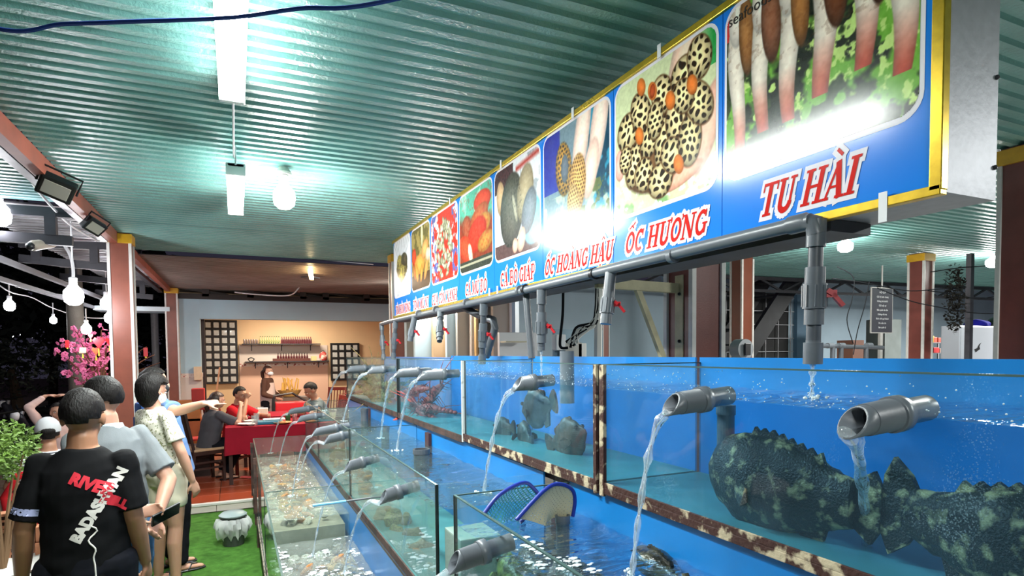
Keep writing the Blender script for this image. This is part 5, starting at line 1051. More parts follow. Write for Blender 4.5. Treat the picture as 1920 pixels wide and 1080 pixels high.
wrap(p1, 'MOTORIE', .030, greyink, fr(-.212, 1.155, -12), sh1, (0, 1, 0))
# 2 man in the grey polo with hands behind his back
L2 = onfloor(205, 3.1)
p2, J2 = human('man in a grey polo and jeans holding a phone behind his back', L2, -38, 1.70, skins[1], head_yaw=-22, head_pitch=-8, lean=(0, .05), girth=.98, elbow=[(.22, -.12, 1.12), (-.22, -.13, 1.12)], wrist=[(.09, -.22, .97), (-.07, -.24, 1.02)], hdir=[(-.6, -.35, -.75), (.9, -.35, -.05)], hnorm=[(0, -1, 0), (0, -1, .2)], curl=(.5, .35), shirt=greycloth, sleeve=.8, shirt_len=.10, pants=jeans, pant_len=1.96, vox=.007)
bm = nb(); c = J2['tor'](.965, 0, -.0); R = []
for zz, rr in ((-.02, .082), (.02, .074), (.028, .072), (-.012, .088)): R.append([bm.verts.new(c+V((rr*math.cos(a), rr*.95*math.sin(a)-.0, zz+.012*math.sin(a)*-1))) for a in np.linspace(0, 2*math.pi, 24, endpoint=False)])
for A, B in zip(R, R[1:]+R[:1]):
    for k in range(24): bm.faces.new((A[k], A[(k+1) % 24], B[(k+1) % 24], B[k]))
mt('collar', bm, M('pale_polo', rgb('b9c9d2'), .85), p2, True)
w = J2['W'][1]; bm = nb(); loft(bm, [w+V((.0, 0, 0)), w+V((.02, -.004, 0))], .031, n=16); mt('bracelet', bm, M('amber_beads', rgb('9a4a22'), .4, bump=.6, bscale=90), p2, True)
mwp = Matrix.Translation(L2) @ Matrix.Rotation(math.radians(38), 4, 'Z')
t = thing('phone', 'black phone held behind the back by the man in the grey polo', 'phone'); c = w+V((.145, -.07, -.035)); bm = nb(); box(bm, (-.075, -.005, -.037), (.075, .005, .037), .003); mt('phone_case', bm, black, t); bm = nb(); box(bm, (-.07, -.0062, -.033), (.07, -.005, .033)); mt('screen', bm, M('dark_screen', rgb('0b0c10'), .08), t)
t.matrix_world = mwp @ Matrix.Translation(c) @ Matrix.Rotation(-.25, 4, 'Y') @ Matrix.Rotation(.5, 4, 'X')
bm = nb(); bm.free()
# 3 woman with bob, mask and floral top
L3 = onfloor(300, 4.6)
p3, J3 = human('woman with a black bob and white mask in a cream floral top', L3, 52, 1.66, skins[1], head_yaw=2, head_pitch=-14, lean=(0, -.07), girth=.93, hair='bob', mask=True, elbow=[(.25, -.02, 1.10), (-.25, 0, 1.10)], wrist=[(.26, .06, .86), (-.20, .16, .92)], shirt=floral, sleeve=.7, shirt_len=.05, pants=creamc, pant_len=.52, hipw=1.08, vox=.008, shoes=black)
# 4 pointing man
L4 = onfloor(318, 4.95)
p4, J4 = human('man in a blue shirt and dark mask pointing to the right with his arm raised', L4, 70, 1.72, skins[1], head_yaw=8, head_pitch=-6, lean=(0, -.11), girth=1.02, mask=M('dark_mask', rgb('1a1a20'), .7), elbow=[(.42, -.07, 1.35), (-.22, -.02, 1.10)], wrist=[(.60, .06, 1.41), (-.22, .08, .88)], hdir=[(.26, .97, .05), None], hnorm=[(-.6, 0, -1), None], point=(True, False), shirt=chambray, sleeve=.7, shirt_len=.13, pants=navy, pant_len=1.95, vox=.008, shoes=black)
t = thing('shoulder_bag', 'blue fabric bag worn high on the back of the pointing man', 'bag'); t.location = L4; t.rotation_euler = (0, 0, -math.radians(70)); bm = nb(); box(bm, (-.10, -.25, 1.10), (.12, -.14, 1.42), .03); mt('bag_body', bm, M('denim_bag', rgb('3f64a8'), .8, 0, .2, 9), t, True); bm = nb(); box(bm, (-.08, -.262, 1.14), (.10, -.25, 1.3), .01); mt('front_pocket', bm, M('denim_bag_dark', rgb('34579a'), .8), t, True)
sit = dict(pel=(0, 0, .50), knee=[(.12, .42, .50), (-.12, .42, .50)], ankle=[(.12, .38, .085), (-.12, .38, .085)], sitting=True)
# 5 capped man in stripes
stripe = bpy.data.materials.new('striped_shirt'); stripe.use_nodes = True; nt = stripe.node_tree; b_ = nt.nodes['Principled BSDF']; wv = nt.nodes.new('ShaderNodeTexWave'); wv.bands_direction = 'Z'; wv.inputs['Scale'].default_value = 13; wv.inputs['Distortion'].default_value = .6; wv.inputs['Detail Scale'].default_value = .4; tc_ = nt.nodes.new('ShaderNodeTexCoord'); cr_ = nt.nodes.new('ShaderNodeValToRGB'); cr_.color_ramp.elements[0].position = .25; cr_.color_ramp.elements[1].position = .32; cr_.color_ramp.elements[0].color = (.03, .03, .04, 1); cr_.color_ramp.elements[1].color = (.7, .7, .72, 1)
nt.links.new(tc_.outputs['Object'], wv.inputs[0]); nt.links.new(wv.outputs[0], cr_.inputs[0]); nt.links.new(cr_.outputs[0], b_.inputs['Base Color']); b_.inputs['Roughness'].default_value = .9
p5, J5 = human('seated man in a black and white striped shirt with a backward grey cap', onfloor(84, 5.0), -14, 1.70, skins[0], elbow=[(.27, .05, .72), (-.27, .05, .72)], wrist=[(.2, .3, .68), (-.2, .3, .68)], shirt=stripe, sleeve=.7, shirt_len=.06, pants=navy, pant_len=1.9, vox=.011, girth=1.1, **sit)
hm5 = J5['hm']; s5 = J5['s']; bm = nb(); vs = ball(bm, (0, 0, 0), (1, 1, 1), None, 24, 16)
for v in bm.verts: z = v.co.z; v.co = hm5 @ (V((v.co.x*.092, v.co.y*.112-.006, (max(z, -.12))*.112+.040))*s5)
mt('cap_crown', bm, M('grey_cap', rgb('b9b9bc'), .8), p5, True)
bm = nb(); ball(bm, hm5 @ (V((0, -.10, .035))*s5), (.052, .024, .034), hm5.to_3x3()); mt('cap_opening', bm, hairm, p5, True)
# 6 person with hands on head
p6, J6 = human('seated person in pale pink with both hands on the head, far left', onfloor(103, 7.6)+V((0, 0, 0)), 165, 1.62, skins[1], elbow=[(.30, .06, 1.22), (-.30, .06, 1.22)], wrist=[(.12, .0, 1.36), (-.12, .0, 1.36)], hdir=[(-1, -.2, .1), (1, -.2, .1)], hnorm=[(0, 0, -1), (0, 0, -1)], shirt=M('pale_pink_shirt', rgb('d8b9b4'), .85, 0, .1, 9), sleeve=1.8, shirt_len=.05, pants=navy, pant_len=1.9, vox=.012, **sit)
# 7 woman in grey at the table, 8 man in red, 9 man at right, 10 waitress
F = .1
p7, J7 = human('woman with a ponytail in a dark grey tee eating at the red table', onfloor(385, 8.0)+V((0, 0, F)), 66, 1.62, skins[1], hair='pony', hairmat=hairb, head_pitch=-6, lean=(0, .1), elbow=[(.30, .30, .80), (-.24, .28, .78)], wrist=[(.16, .40, 1.02), (-.05, .48, .84)], curl=(.9, .8), shirt=M('dark_grey_tee', rgb('514f55'), .85, 0, .12, 9), sleeve=.85, shirt_len=.08, pants=navy, pant_len=1.9, girth=1.08, vox=.011, shoes=black, **{**sit, 'ankle': [(.12, .18, .085), (-.12, .22, .085)]})
p8, J8 = human('man in a red shirt resting his chin on his hand beside the woman in grey', onfloor(432, 8.55)+V((0, 0, F)), 120, 1.68, skins[0], head_yaw=15, head_pitch=-8, lean=(0, .09), elbow=[(.26, .30, .82), (-.26, .28, .80)], wrist=[(.06, .26, 1.07), (-.1, .48, .82)], hdir=[(-.3, -.1, 1), None], curl=(1.1, .5), shirt=M('bright_red_tee', rgb('c2202a'), .85, 0, .15, 9), sleeve=.8, shirt_len=.06, pants=navy, pant_len=1.0, girth=1.05, vox=.011, **sit)
p9, J9 = human('man with cropped hair in a grey shirt looking down behind the far tanks', onfloor(608, 9.3)+V((0, 0, F)), -105, 1.74, skins[0], head_pitch=-34, lean=(0, .16), elbow=[(.28, .25, .80), (-.28, .25, .80)], wrist=[(.12, .45, .80), (-.12, .45, .80)], shirt=M('slate_tee', rgb('5d6468'), .85), sleeve=.6, shirt_len=.05, pants=navy, pant_len=1.9, vox=.012, **sit)
p10, J10 = human('waitress in a white apron over brown sleeves, with a face mask', onfloor(500, 11.0)+V((0, 0, F)), 115, 1.50, skins[1], head_yaw=10, hair='pony', hairmat=hairb, mask=True, elbow=[(.26, .02, 1.10), (-.26, .02, 1.10)], wrist=[(.18, .24, 1.02), (-.18, .24, 1.0)], shirt=M('brown_sleeves', rgb('5a3f35'), .85, 0, .2, 9), sleeve=1.9, shirt_len=.05, pants=navy, pant_len=1.9, girth=.95, vox=.013)
bm = nb(); loft(bm, [J10['tor'](k) for k in (-.65, 0, .4, .8)], [(.16, .135), (.155, .13), (.15, .128), (.10, .125)], xax=(1, 0, 0), n=20); o = mt('apron', bm, M('apron_pink', rgb('d9c2b8'), .85, 0, .1, 9), p10, True)
# flip flops of a diner under the table
for k, (px, py) in enumerate(((468, 894), (487, 894))):
    p = on(px, py, z=.12); bm = nb(); loft(bm, [(0, -.12, .0), (0, .0, 0), (0, .09, 0), (0, .13, 0)], [(.032, .012), (.036, .012), (.045, .012), (.03, .01)], xax=(1, 0, 0), n=14); o = mt('flip_flop', bm, M('coral_rubber', rgb('e8605c'), .6), None, True, (p.x, p.y, .115)); o.rotation_euler = (0, 0, .9+k*.3); tag(o, ['left coral flip flop under the red tablecloth', 'right coral flip flop beside the stand leg'][k], 'sandal')
for p_ in bpy.data.objects:
    if '_s' in p_: del p_['_s']
# ------------------------------------------------------------------ dining corner on the tile platform
ZT = .102
darkwood = wood; seatm = M('cream_seat', rgb('c9a884'), .6, 0, .15, 9); redwood = M('red_wood', rgb('7a2a20'), .4, 0, .3, 8, stretch=(1, 1, .2))
def chair(lab, loc, rz, wm=darkwood, sm=seatm, cat='chair', group=None):
    t = thing('dining_chair', lab, cat, loc, rz, group)
    def b(name, p, q, w, h, m): bm = nb(); beam(bm, p, q, w, h); return mt(name, bm, m, t)
    bm = nb(); box(bm, (-.2, -.2, .43), (.2, .21, .465), .01); mt('seat', bm, sm, t)
    bm = nb(); box(bm, (-.2, -.2, .38), (.2, .2, .43), .004); mt('seat_frame', bm, wm, t)
    for s in (-1, 1):
        b('leg', (s*.18, .18, 0), (s*.18, .18, .4), .035, .035, wm); b('leg', (s*.18, -.24, 0), (s*.18, -.19, .43), .035, .035, wm); b('back_post', (s*.18, -.19, .43), (s*.17, -.30, 1.02), .035, .03, wm)
        b('stretcher', (s*.18, -.2, .2), (s*.18, .18, .2), .02, .025, wm); b('stretcher', (s*.18, -.2, .28), (s*.18, .18, .28), .02, .025, wm)
    b('stretcher', (-.18, .18, .22), (.18, .18, .22), .02, .025, wm)
    b('top_rail', (-.19, -.30, 1.0), (.19, -.30, 1.0), .03, .06, wm); b('lower_rail', (-.17, -.215, .56), (.17, -.215, .56), .02, .04, wm)
    for k in range(5): x = -.12+k*.06; b('back_slat', (x, -.22, .57), (x, -.295, .98), .012, .022, wm)
    return t
def fl_(px, py): p = on(px, py, z=ZT); return p
chair('dark slatted chair with a cream seat under the woman in grey', (L7.x-.06, L7.y-.02, ZT), -math.radians(66)) if 'L7' in globals() else chair('dark slatted chair with a cream seat under the woman in grey', (p7.location.x-.05, p7.location.y-.02, ZT), -math.radians(66))
chair('red brown chair under the man in the red shirt', (p8.location.x-.02, p8.location.y, ZT), -math.radians(120), redwood)
chair('dark chair under the man with cropped hair', (p9.location.x+.02, p9.location.y, ZT), -math.radians(-105), redwood)
a = at(622, 760, 11.6); chair('dark red slatted chair standing at the far right beside the block screen', (a.x, a.y, ZT), 2.6, redwood)
a = at(355, 800, 8.9); chair('orange brown chair standing left of the woman in grey', (a.x, a.y, ZT), -1.2, M('orange_wood', rgb('b0622c'), .45, 0, .2, 8), M('red_seat', rgb('b02a24'), .6))
# red clothed tables
clothm = M('maroon_tablecloth', rgb('8f1729'), .8, 0, .15, 6)
def table(lab, clab, x0, x1, y0, y1, h=.75, drop=.32):
    c = V(((x0+x1)/2, (y0+y1)/2, ZT)); t = thing('dining_table', lab, 'table', c); hx = (x1-x0)/2; hy = (y1-y0)/2
    bm = nb(); box(bm, (-hx, -hy, h-.03), (hx, hy, h)); mt('tabletop', bm, darkwood, t)
    for sx in (-1, 1):
        for sy in (-1, 1): bm = nb(); beam(bm, (sx*(hx-.05), sy*(hy-.05), 0), (sx*(hx-.05), sy*(hy-.05), h-.03), .045, .045); mt('leg', bm, darkwood, t)
    bm = nb(); n = 80; R = []
    per = []
    for k in range(n):
        s = k/n*4; e = int(s); f = s-e
        per.append([(-hx+2*hx*f, -hy), (hx, -hy+2*hy*f), (hx-2*hx*f, hy), (-hx, hy-2*hy*f)][e])
    R.append([bm.verts.new((x*.97, y*.97, h+.004)) for x, y in per]); R.append([bm.verts.new((x*1.012, y*1.012, h+.001)) for x, y in per])
    for q in range(1, 6):
        z = h-drop*q/5; row = []
        for k, (x, y) in enumerate(per):
            w = .010*q*math.sin(k*1.15)*.35+.002*q; l = math.hypot(x, y); row.append(bm.verts.new((x*(1.012+w/l*1.2), y*(1.012+w/l*1.2), z+.012*math.sin(k*.6)*(q == 5))))
        R.append(row)
    for A, B in zip(R, R[1:]):
        for k in range(n): bm.faces.new((A[k], A[(k+1) % n], B[(k+1) % n], B[k]))
    bm.faces.new(R[0]); bmesh.ops.recalc_face_normals(bm, faces=bm.faces[:]); o = mt('tablecloth', bm, clothm, None, True, c); tag(o, clab, 'tablecloth'); return c
TH = ZT+.755
c1 = table('front dining table under the maroon cloth', 'maroon cloth hanging over the front table beside the tanks', -.14, .84, 8.50, 9.35, drop=.36)
c2 = table('rear dining table under a maroon cloth', 'maroon cloth over the rear table behind the water jug', .05, 1.1, 9.75, 10.6)
def put(name, lab, cat, px, py, y, fn, mat, z=None, group=None, smooth=True):
    p = on(px, py, y=y); bm = nb(); fn(bm); return tag(mt(name, bm, mat, None, smooth, (p.x, y, z or TH)), lab, cat, group)
glassy = clearmat('drinking_glass', (.93, .96, .96), .12, (.8, .8, .8), .02, 1.5); cer = M('white_ceramic', rgb('e2ddd6'), .2)
def cup(r, h): return lambda bm: lathe(bm, [(r*.8, 0), (r*.85, .004), (r, h), (r*.93, h), (r*.78, .01)], 16)
def dish(r): return lambda bm: lathe(bm, [(r*.5, 0), (r*.6, .006), (r, .022), (r*.97, .026), (r*.55, .010)], 20)
put('drinking_glass', 'tall glass mug with ice on the maroon cloth before the red phone', 'glass', 478, 790, 8.62, cup(.045, .13), glassy)
put('drinking_glass', 'glass of beer behind the mug on the front table', 'glass', 481, 775, 8.85, cup(.038, .14), glassy)
for k, (px, y) in enumerate(((462, 8.7), (470, 9.05))): put('plate', ['white plate in front of the woman in grey', 'white plate behind the glass mug'][k], 'plate', px, 795, y, dish(.11), cer)
put('bowl', 'small white bowl between the two glasses', 'bowl', 470, 795, 8.6, dish(.06), cer)
put('food_tray', 'teal plastic tray at the right of the front table', 'tray', 508, 795, 8.72, lambda bm: box(bm, (-.17, -.1, 0), (.15, .12, .045), .012), M('teal_plastic', rgb('1f6f86'), .35), smooth=False)
t = put('menu_card', 'white menu lying open on the teal tray', 'menu', 512, 780, 8.78, lambda bm: box(bm, (-.13, -.09, 0), (.15, .1, .012), .003), M('menu_paper', rgb('ccd4d6'), .5), TH+.048, smooth=False)
put('drink_can', 'green drink can at the right end of the front table', 'can', 540, 790, 8.9, lambda bm: lathe(bm, [(.026, 0), (.033, .008), (.033, .11), (.027, .12)], 16), M('green_can', rgb('2f6a3c'), .3, .4))
put('drink_can', 'red and white can next to the green can', 'can', 553, 790, 8.95, lambda bm: lathe(bm, [(.026, 0), (.033, .008), (.033, .11), (.027, .12)], 16), M('redwhite_can', rgb('d8c8c4'), .3, .4, 0, 30, col2=rgb('b82a30')))
put('tissue_box', 'small white tissue box with red print on the rear table', 'box', 492, 770, 9.9, lambda bm: box(bm, (-.07, -.06, 0), (.08, .06, .12), .008), M('tissue_print', rgb('eadfcb'), .6, 0, 0, 18, col2=rgb('c8322a'), thr=(.34, .38)), smooth=False)
for k in range(6): put('drinking_glass', 'clear glass in the group standing on the rear table', 'glass', 462+k*5.5, 770, 9.85+.09*(k % 3), cup(.036, .13), glassy, group='clear glasses on the rear table')
put('food_plate', 'plate of orange food at the right end of the front table', 'plate', 530, 797, 8.62, lambda bm: (dish(.12)(bm), [ball(bm, (rl.uniform(-.06, .06), rl.uniform(-.06, .06), .025), .018, u=8, v=5) for _ in range(8)]), M('orange_food', rgb('d9a066'), .5, 0, .3, 30))
# serving trolley with red crate and snack basket
p = at(548, 745, 10.8); t = thing('serving_trolley', 'black framed serving trolley behind the rear table', 'trolley', (p.x, p.y, ZT))
for sx in (-.32, .32):
    for sy in (-.2, .2): bm = nb(); beam(bm, (sx, sy, 0), (sx, sy, .95), .03, .03); mt('leg', bm, black, t)
bm = nb(); loft(bm, [(-.32, 0, .95), (0, 0, .99), (.32, 0, .78), (.42, 0, .74)], .02, n=8); mt('handle', bm, black, t); bm = nb(); box(bm, (-.34, -.22, .6), (.34, .22, .63)); mt('shelf_board', bm, black, t)
tag(bxo('plastic_crate', (p.x-.30, p.y-.19, ZT+.635), (p.x+.28, p.y+.19, ZT+.84), redplast, None, .02), 'bright red plastic crate on the black trolley', 'crate')
t = thing('snack_basket', 'basket of yellow crackers behind the red crate', 'basket', (p.x+.0, p.y+.55, ZT+.9)); bm = nb(); lathe(bm, [(.14, 0), (.22, .12), (.2, .12), (.12, .01)], 16); mt('basket', bm, M('wicker', rgb('c9a15c'), .7), t)
for k in range(16): bm = nb(); x, y = rl.uniform(-.16, .16), rl.uniform(-.14, .14); beam(bm, (x, y, .1), (x+rl.uniform(-.06, .06), y, .28+rl.uniform(-.04, .08)), .05, .02); mt('cracker', bm, M('cracker_yellow', rgb('d9a94e'), .6), t)
bxo('side_counter', (p.x-.3, p.y+.35, ZT), (p.x+.35, p.y+.75, ZT+.89), M('counter_grey', rgb('6d5a50'), .6), None); tag(bpy.data.objects['side_counter'], 'low brown counter below the cracker basket', 'counter')
# things at the left of the block screen
t = thing('broom', 'wooden broom leaning beside the left block screen', 'broom', on(392, 735, y=13.0)); t.location.z = ZT; bm = nb(); beam(bm, (0, 0, .1), (.2, 0, 1.45), .03, .03); mt('handle', bm, M('pale_wood', rgb('c9906a'), .6), t); bm = nb(); box(bm, (-.15, -.04, 0), (.1, .04, .22), .02); mt('bristles', bm, M('straw', rgb('a8653a'), .9), t)
for k, (px, py, w, h, c, lab) in enumerate(((371, 700, .13, .26, 'e0c4a4', 'small cream box hanging on the column beside the screen'), (356, 770, .28, .3, 'd77a3c', 'orange cardboard box in the stack behind the woman in grey'), (362, 800, .22, .26, 'c95f2c', 'lower orange box in the stack behind the woman in grey'), (372, 748, .16, .3, 'c02a24', 'red box at the top of the stack by the ponytail'))):
    p = on(px, py, y=13.05 if k == 0 else 9.5); bm = nb(); box(bm, (-w/2, -.1, -h/2), (w/2, .1, h/2), .01); tag(mt('cardboard_box', bm, M('box_%s' % 'abcd'[k], rgb(c), .6, 0, .15, 9), None, False, p), lab, 'box')
p = on(362, 860, y=9.5); tag(bxo('box_shelf', (p.x-.2, 9.35, ZT), (p.x+.22, 9.7, ZT+.42), darkwood), 'dark low stand under the orange boxes', 'stand')
# ------------------------------------------------------------------ trash bin
tb = thing('trash_bin', 'grey trash bin wrapped in a white plastic bag at the end of the tanks', 'bin', (-.06, 6.2, 0)); tb.scale = (.8, .8, .72); bm = nb(); lathe(bm, [(.11, 0), (.115, .01), (.14, .38), (.15, .40), (.135, .40)], 24); mt('bin_body', bm, M('bin_grey', rgb('4c4f4e'), .5), tb, True)
bm = nb(); lathe(bm, [(.152, .385), (.155, .40), (.12, .43), (.01, .44)], 24); mt('bin_lid', bm, M('lid_grey', rgb('8c9a9a'), .4), tb, True)
bm = nb(); R = []
for q, (r, z) in enumerate(((.15, .36), (.18, .31), (.19, .24), (.165, .16), (.15, .12))): R.append([bm.verts.new((r*(1+.12*math.sin(k*2.3+q)+.1*math.sin(k*5.1))*math.cos(k*math.pi/20), r*(1+.12*math.sin(k*2.3+q))*math.sin(k*math.pi/20), z+.04*math.sin(k*1.7)*(q > 2))) for k in range(40)])
for A, B in zip(R, R[1:]):
    for k in range(40): bm.faces.new((A[k], A[(k+1) % 40], B[(k+1) % 40], B[k]))
mt('plastic_bag', bm, clearmat('bag_film', (.85, .9, .88), .55, (.85, .88, .86), .15, 1.6, bump=.8, bscale=14), tb, True)
# ------------------------------------------------------------------ plants, bricks and red chair at the left
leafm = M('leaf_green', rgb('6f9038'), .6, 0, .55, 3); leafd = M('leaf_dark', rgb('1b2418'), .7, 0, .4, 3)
def foliage(lab_or_none, c, R, n, mat, leaf=.045, parent=None, name='foliage', seed=0):
    r = random.Random(seed); vs = []; fs = []
    for k in range(n):
        while True:
            p = V((r.uniform(-1, 1), r.uniform(-1, 1), r.uniform(-1, 1)))
            if .25 < p.length < 1 and mnoise.noise(p*2.5+V((seed, 0, 0))) > -.22: break
        p = V((p.x*R[0], p.y*R[1], p.z*R[2])); a = V((r.uniform(-1, 1), r.uniform(-1, 1), r.uniform(-.6, .8))).normalized(); b = a.orthogonal().normalized(); b = (b+a.cross(b)*r.uniform(-1, 1)).normalized(); l = leaf*r.uniform(.6, 1.3); i = len(vs)
        vs += [p, p+a*l*.5+b*l*.22, p+a*l, p+a*l*.5-b*l*.22]; fs.append((i, i+1, i+2, i+3))
    me = bpy.data.meshes.new(name); me.from_pydata(vs, [], fs); me.materials.append(mat); o = ob(name, me, parent, c); o['kind'] = 'stuff' if parent else ''
    if not parent: del o['kind']
    return o
pc = at(-4, 845, 3.2); t = thing('potted_shrub', 'bushy light green shrub in a brown pot at the left edge', 'plant', (pc.x, pc.y, .42))
foliage(None, (0, 0, pc.z-.42), (.19, .19, .16), 2600, leafm, .03, t, seed=2)
for k in range(9): bm = nb(); a = k*.7; loft(bm, [(0, 0, .22), (.06*math.cos(a), .06*math.sin(a), .5), (.18*math.cos(a), .18*math.sin(a), pc.z-.42)], [.014, .01, .004], n=6); mt('stem', bm, M('stem_brown', rgb('7a6048'), .8), t)
bm = nb(); lathe(bm, [(.12, 0), (.2, .2), (.215, .24), (.19, .24), (.11, .05)], 22); mt('pot', bm, M('brown_glazed_pot', rgb('4f4238'), .35, 0, .3, 8), t, True)
brick_me = None
hb = M('hollow_brick', rgb('c98a68'), .85, 0, .3, 9, bump=.3)
def hbrick(loc, rz, lab):
    global brick_me
    o = thing('hollow_brick', lab, 'brick', loc, rz, 'hollow bricks beside the red chair'); bm = nb(); box(bm, (-.09, -.04, 0), (.09, .04, .085), .004); mt('brick_body', bm, hb, o)
    for ix in (-.05, 0, .05):
        for iz in (.028, .06): bm = nb(); beam(bm, (ix, -.0415, iz), (ix, -.030, iz), .026, .018); mt('brick_hole', bm, M('hole_dark', rgb('2a1a14'), .9), o)
    return o
pb_ = at(62, 965, 3.35)
k = 0
for r_, c_ in ((0, 0), (0, 1), (1, 0), (1, 1), (2, 0), (2, 1), (3, 0)): 
    hbrick((pb_.x-.09+c_*.185, pb_.y+.02*r_, .58+r_*.088-.0), .1, ['lowest left brick', 'lowest right brick', 'left brick of the second course', 'right brick of the second course', 'left brick of the third course', 'right brick of the third course', 'top brick, holes toward the camera,'][k]+' of the stack beside the red chair'); k += 1
tag(bxo('brick_plinth', (pb_.x-.35, pb_.y-.12, -.03), (pb_.x+.3, pb_.y+.25, .578), M('plinth_concrete', rgb('7d6f66'), .9, 0, .3, 6, bump=.3), None, .01), 'rough concrete plinth under the hollow bricks', 'plinth')
tag(bxo('pot_plinth', (pc.x-.28, pc.y-.25, -.03), (pc.x+.2, pc.y+.2, .418), MATS['plinth_concrete'], None, .01), 'rough plinth under the potted shrub', 'plinth')
cc = at(52, 905, 4.55); t = thing('plastic_chair', 'red plastic armchair under the man in stripes', 'chair', (p5.location.x, p5.location.y, 0), .24); rp = redplast
bm = nb(); box(bm, (-.24, -.22, .42), (.24, .24, .45), .02); mt('seat', bm, rp, t)
for sx in (-.22, .22):
    for sy in (-.2, .22): bm = nb(); beam(bm, (sx*1.1, sy*1.1, 0), (sx, sy, .43), .04, .04); mt('leg', bm, rp, t)
    bm = nb(); loft(bm, [(sx, .22, .43), (sx*1.15, .22, .64), (sx*1.15, 0, .66), (sx*1.1, -.22, .68)], [(.02, .02)]*4, n=8); mt('armrest', bm, rp, t, True)
bm = nb(); loft(bm, [(-.26, -.2, .43), (-.29, -.26, .7), (-.2, -.30, .86), (0, -.32, .9), (.2, -.30, .86), (.29, -.26, .7), (.26, -.2, .43)], [(.022, .03)]*7, n=8); mt('back_rim', bm, rp, t, True)
for k in range(4): bm = nb(); x = -.15+k*.1; beam(bm, (x, -.24, .45), (x, -.31, .87), .05, .012); mt('back_slat', bm, rp, t)
a = at(60, 1062, 2.9); t = thing('white_planter', 'white curved planter rim at the bottom left corner', 'planter', (a.x-.2, a.y+.1, 0)); bm = nb(); lathe(bm, [(.42, 0), (.46, .3), (.52, .70), (.50, .74), (.46, .70), (.40, .66), (.02, .64)], 40); mt('planter_shell', bm, M('white_gloss', rgb('dcdad6'), .3), t, True)
# ------------------------------------------------------------------ night garden
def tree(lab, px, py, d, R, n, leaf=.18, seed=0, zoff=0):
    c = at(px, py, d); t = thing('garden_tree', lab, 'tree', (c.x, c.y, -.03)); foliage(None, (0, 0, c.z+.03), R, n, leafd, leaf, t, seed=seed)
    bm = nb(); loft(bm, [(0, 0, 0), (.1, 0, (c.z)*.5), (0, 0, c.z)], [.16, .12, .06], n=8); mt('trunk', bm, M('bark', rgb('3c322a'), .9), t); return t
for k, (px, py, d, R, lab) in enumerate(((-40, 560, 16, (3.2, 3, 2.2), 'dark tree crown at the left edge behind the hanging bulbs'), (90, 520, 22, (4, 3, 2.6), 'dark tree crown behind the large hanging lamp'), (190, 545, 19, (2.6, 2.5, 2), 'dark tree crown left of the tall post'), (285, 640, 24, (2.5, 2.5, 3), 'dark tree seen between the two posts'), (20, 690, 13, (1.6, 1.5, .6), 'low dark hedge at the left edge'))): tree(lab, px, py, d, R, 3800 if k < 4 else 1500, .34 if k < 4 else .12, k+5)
tag(bxo('street_kiosk', (-26, 30, -.03), (-9, 31, 3.4), M('night_building', rgb('2a2a3a'), .8)), 'dark low building across the street at the far left', 'building')
a = at(143, 645, 9.5); bm = nb(); loft(bm, [(0, 0, -1.9), (0, 0, 1.4)], [.13, .11], n=14); tag(mt('concrete_post', bm, M('grey_trunk', rgb('6f6a62'), .8, 0, .3, 6, bump=.2), None, True, (a.x, a.y, 1.87)), 'thick grey concrete pole behind the pink blossoms', 'pole')
a = at(291, 640, 15); bm = nb(); loft(bm, [(0, 0, 0), (0, 0, 2.9)], .085, n=12); tag(mt('white_pole', bm, whitetrim, None, True, (a.x, a.y, 0)), 'white pipe pole between the two brown posts', 'pole')
t = bxo('awning', (-2.3, 12.9, 2.62), (-1.1, 13.6, 2.7), M('white_awning', rgb('c9d4da'), .6)); tag(t, 'small white awning left of the far brown post', 'awning')
# lit letters
a = at(11, 633, 24); t = thing('shop_sign', 'glowing white letters of a shop sign across the street', 'sign', a); o = text('NGHỈ KEM', 1.0, t, Emat('letter_glow', (.85, .88, 1), 5), .01, 'glow_letters', .02); xs = [v.co.x for v in o.data.vertices]; o.scale = (.36, .42, 1); o.rotation_euler = (math.pi/2, 0, .35)
# motorbikes parked in the dark
def moto(lab, px, py, d, rz):
    p = on(px, py, z=.3) if py > 690 else at(px, py, d); p = at(px, py, d); t = thing('motorbike', lab, 'motorbike', (p.x, p.y, -.03), rz); mk = M('moto_dark', rgb('2b2c33'), .25, .3); rub = M('rubber', rgb('141414'), .8)
    for y in (-.62, .62):
        bm = nb(); loft(bm, [(0, y+.29*math.cos(a), .3+.29*math.sin(a)) for a in np.linspace(0, 2*math.pi, 25)], .04, n=8, cap=False); w = mt('wheel', bm, rub, t, True)
        bm = nb()
        for a in range(6): beam(bm, (0, y, .3), (0, y+.27*math.cos(a*1.047), .3+.27*math.sin(a*1.047)), .015, .015)
        mt('spokes', bm, MATS['galvanised_strip'], w)
    bm = nb(); limb(bm, [(0, -.55, .72), (0, -.1, .74), (0, .12, .62)], [(.11, .07), (.13, .07), (.1, .06)], 12, xax=(1, 0, 0)); mt('saddle', bm, rub, t, True)
    bm = nb(); limb(bm, [(0, -.5, .55), (0, .0, .42), (0, .35, .5), (0, .5, .85)], [(.1, .1), (.11, .1), (.08, .08), (.1, .06)], 12, xax=(1, 0, 0)); mt('fairing', bm, mk, t, True)
    bm = nb(); loft(bm, [(0, .62, .3), (0, .45, .95)], .03, n=8); mt('fork', bm, MATS['galvanised_strip'], t, True); bm = nb(); loft(bm, [(-.33, .32, 1.02), (-.1, .45, .98), (.1, .45, .98), (.33, .32, 1.02)], .017, n=8); mt('handlebar', bm, rub, t, True)
    bm = nb(); ball(bm, (0, .56, .88), (.08, .06, .08)); mt('headlight', bm, white, t, True); return t
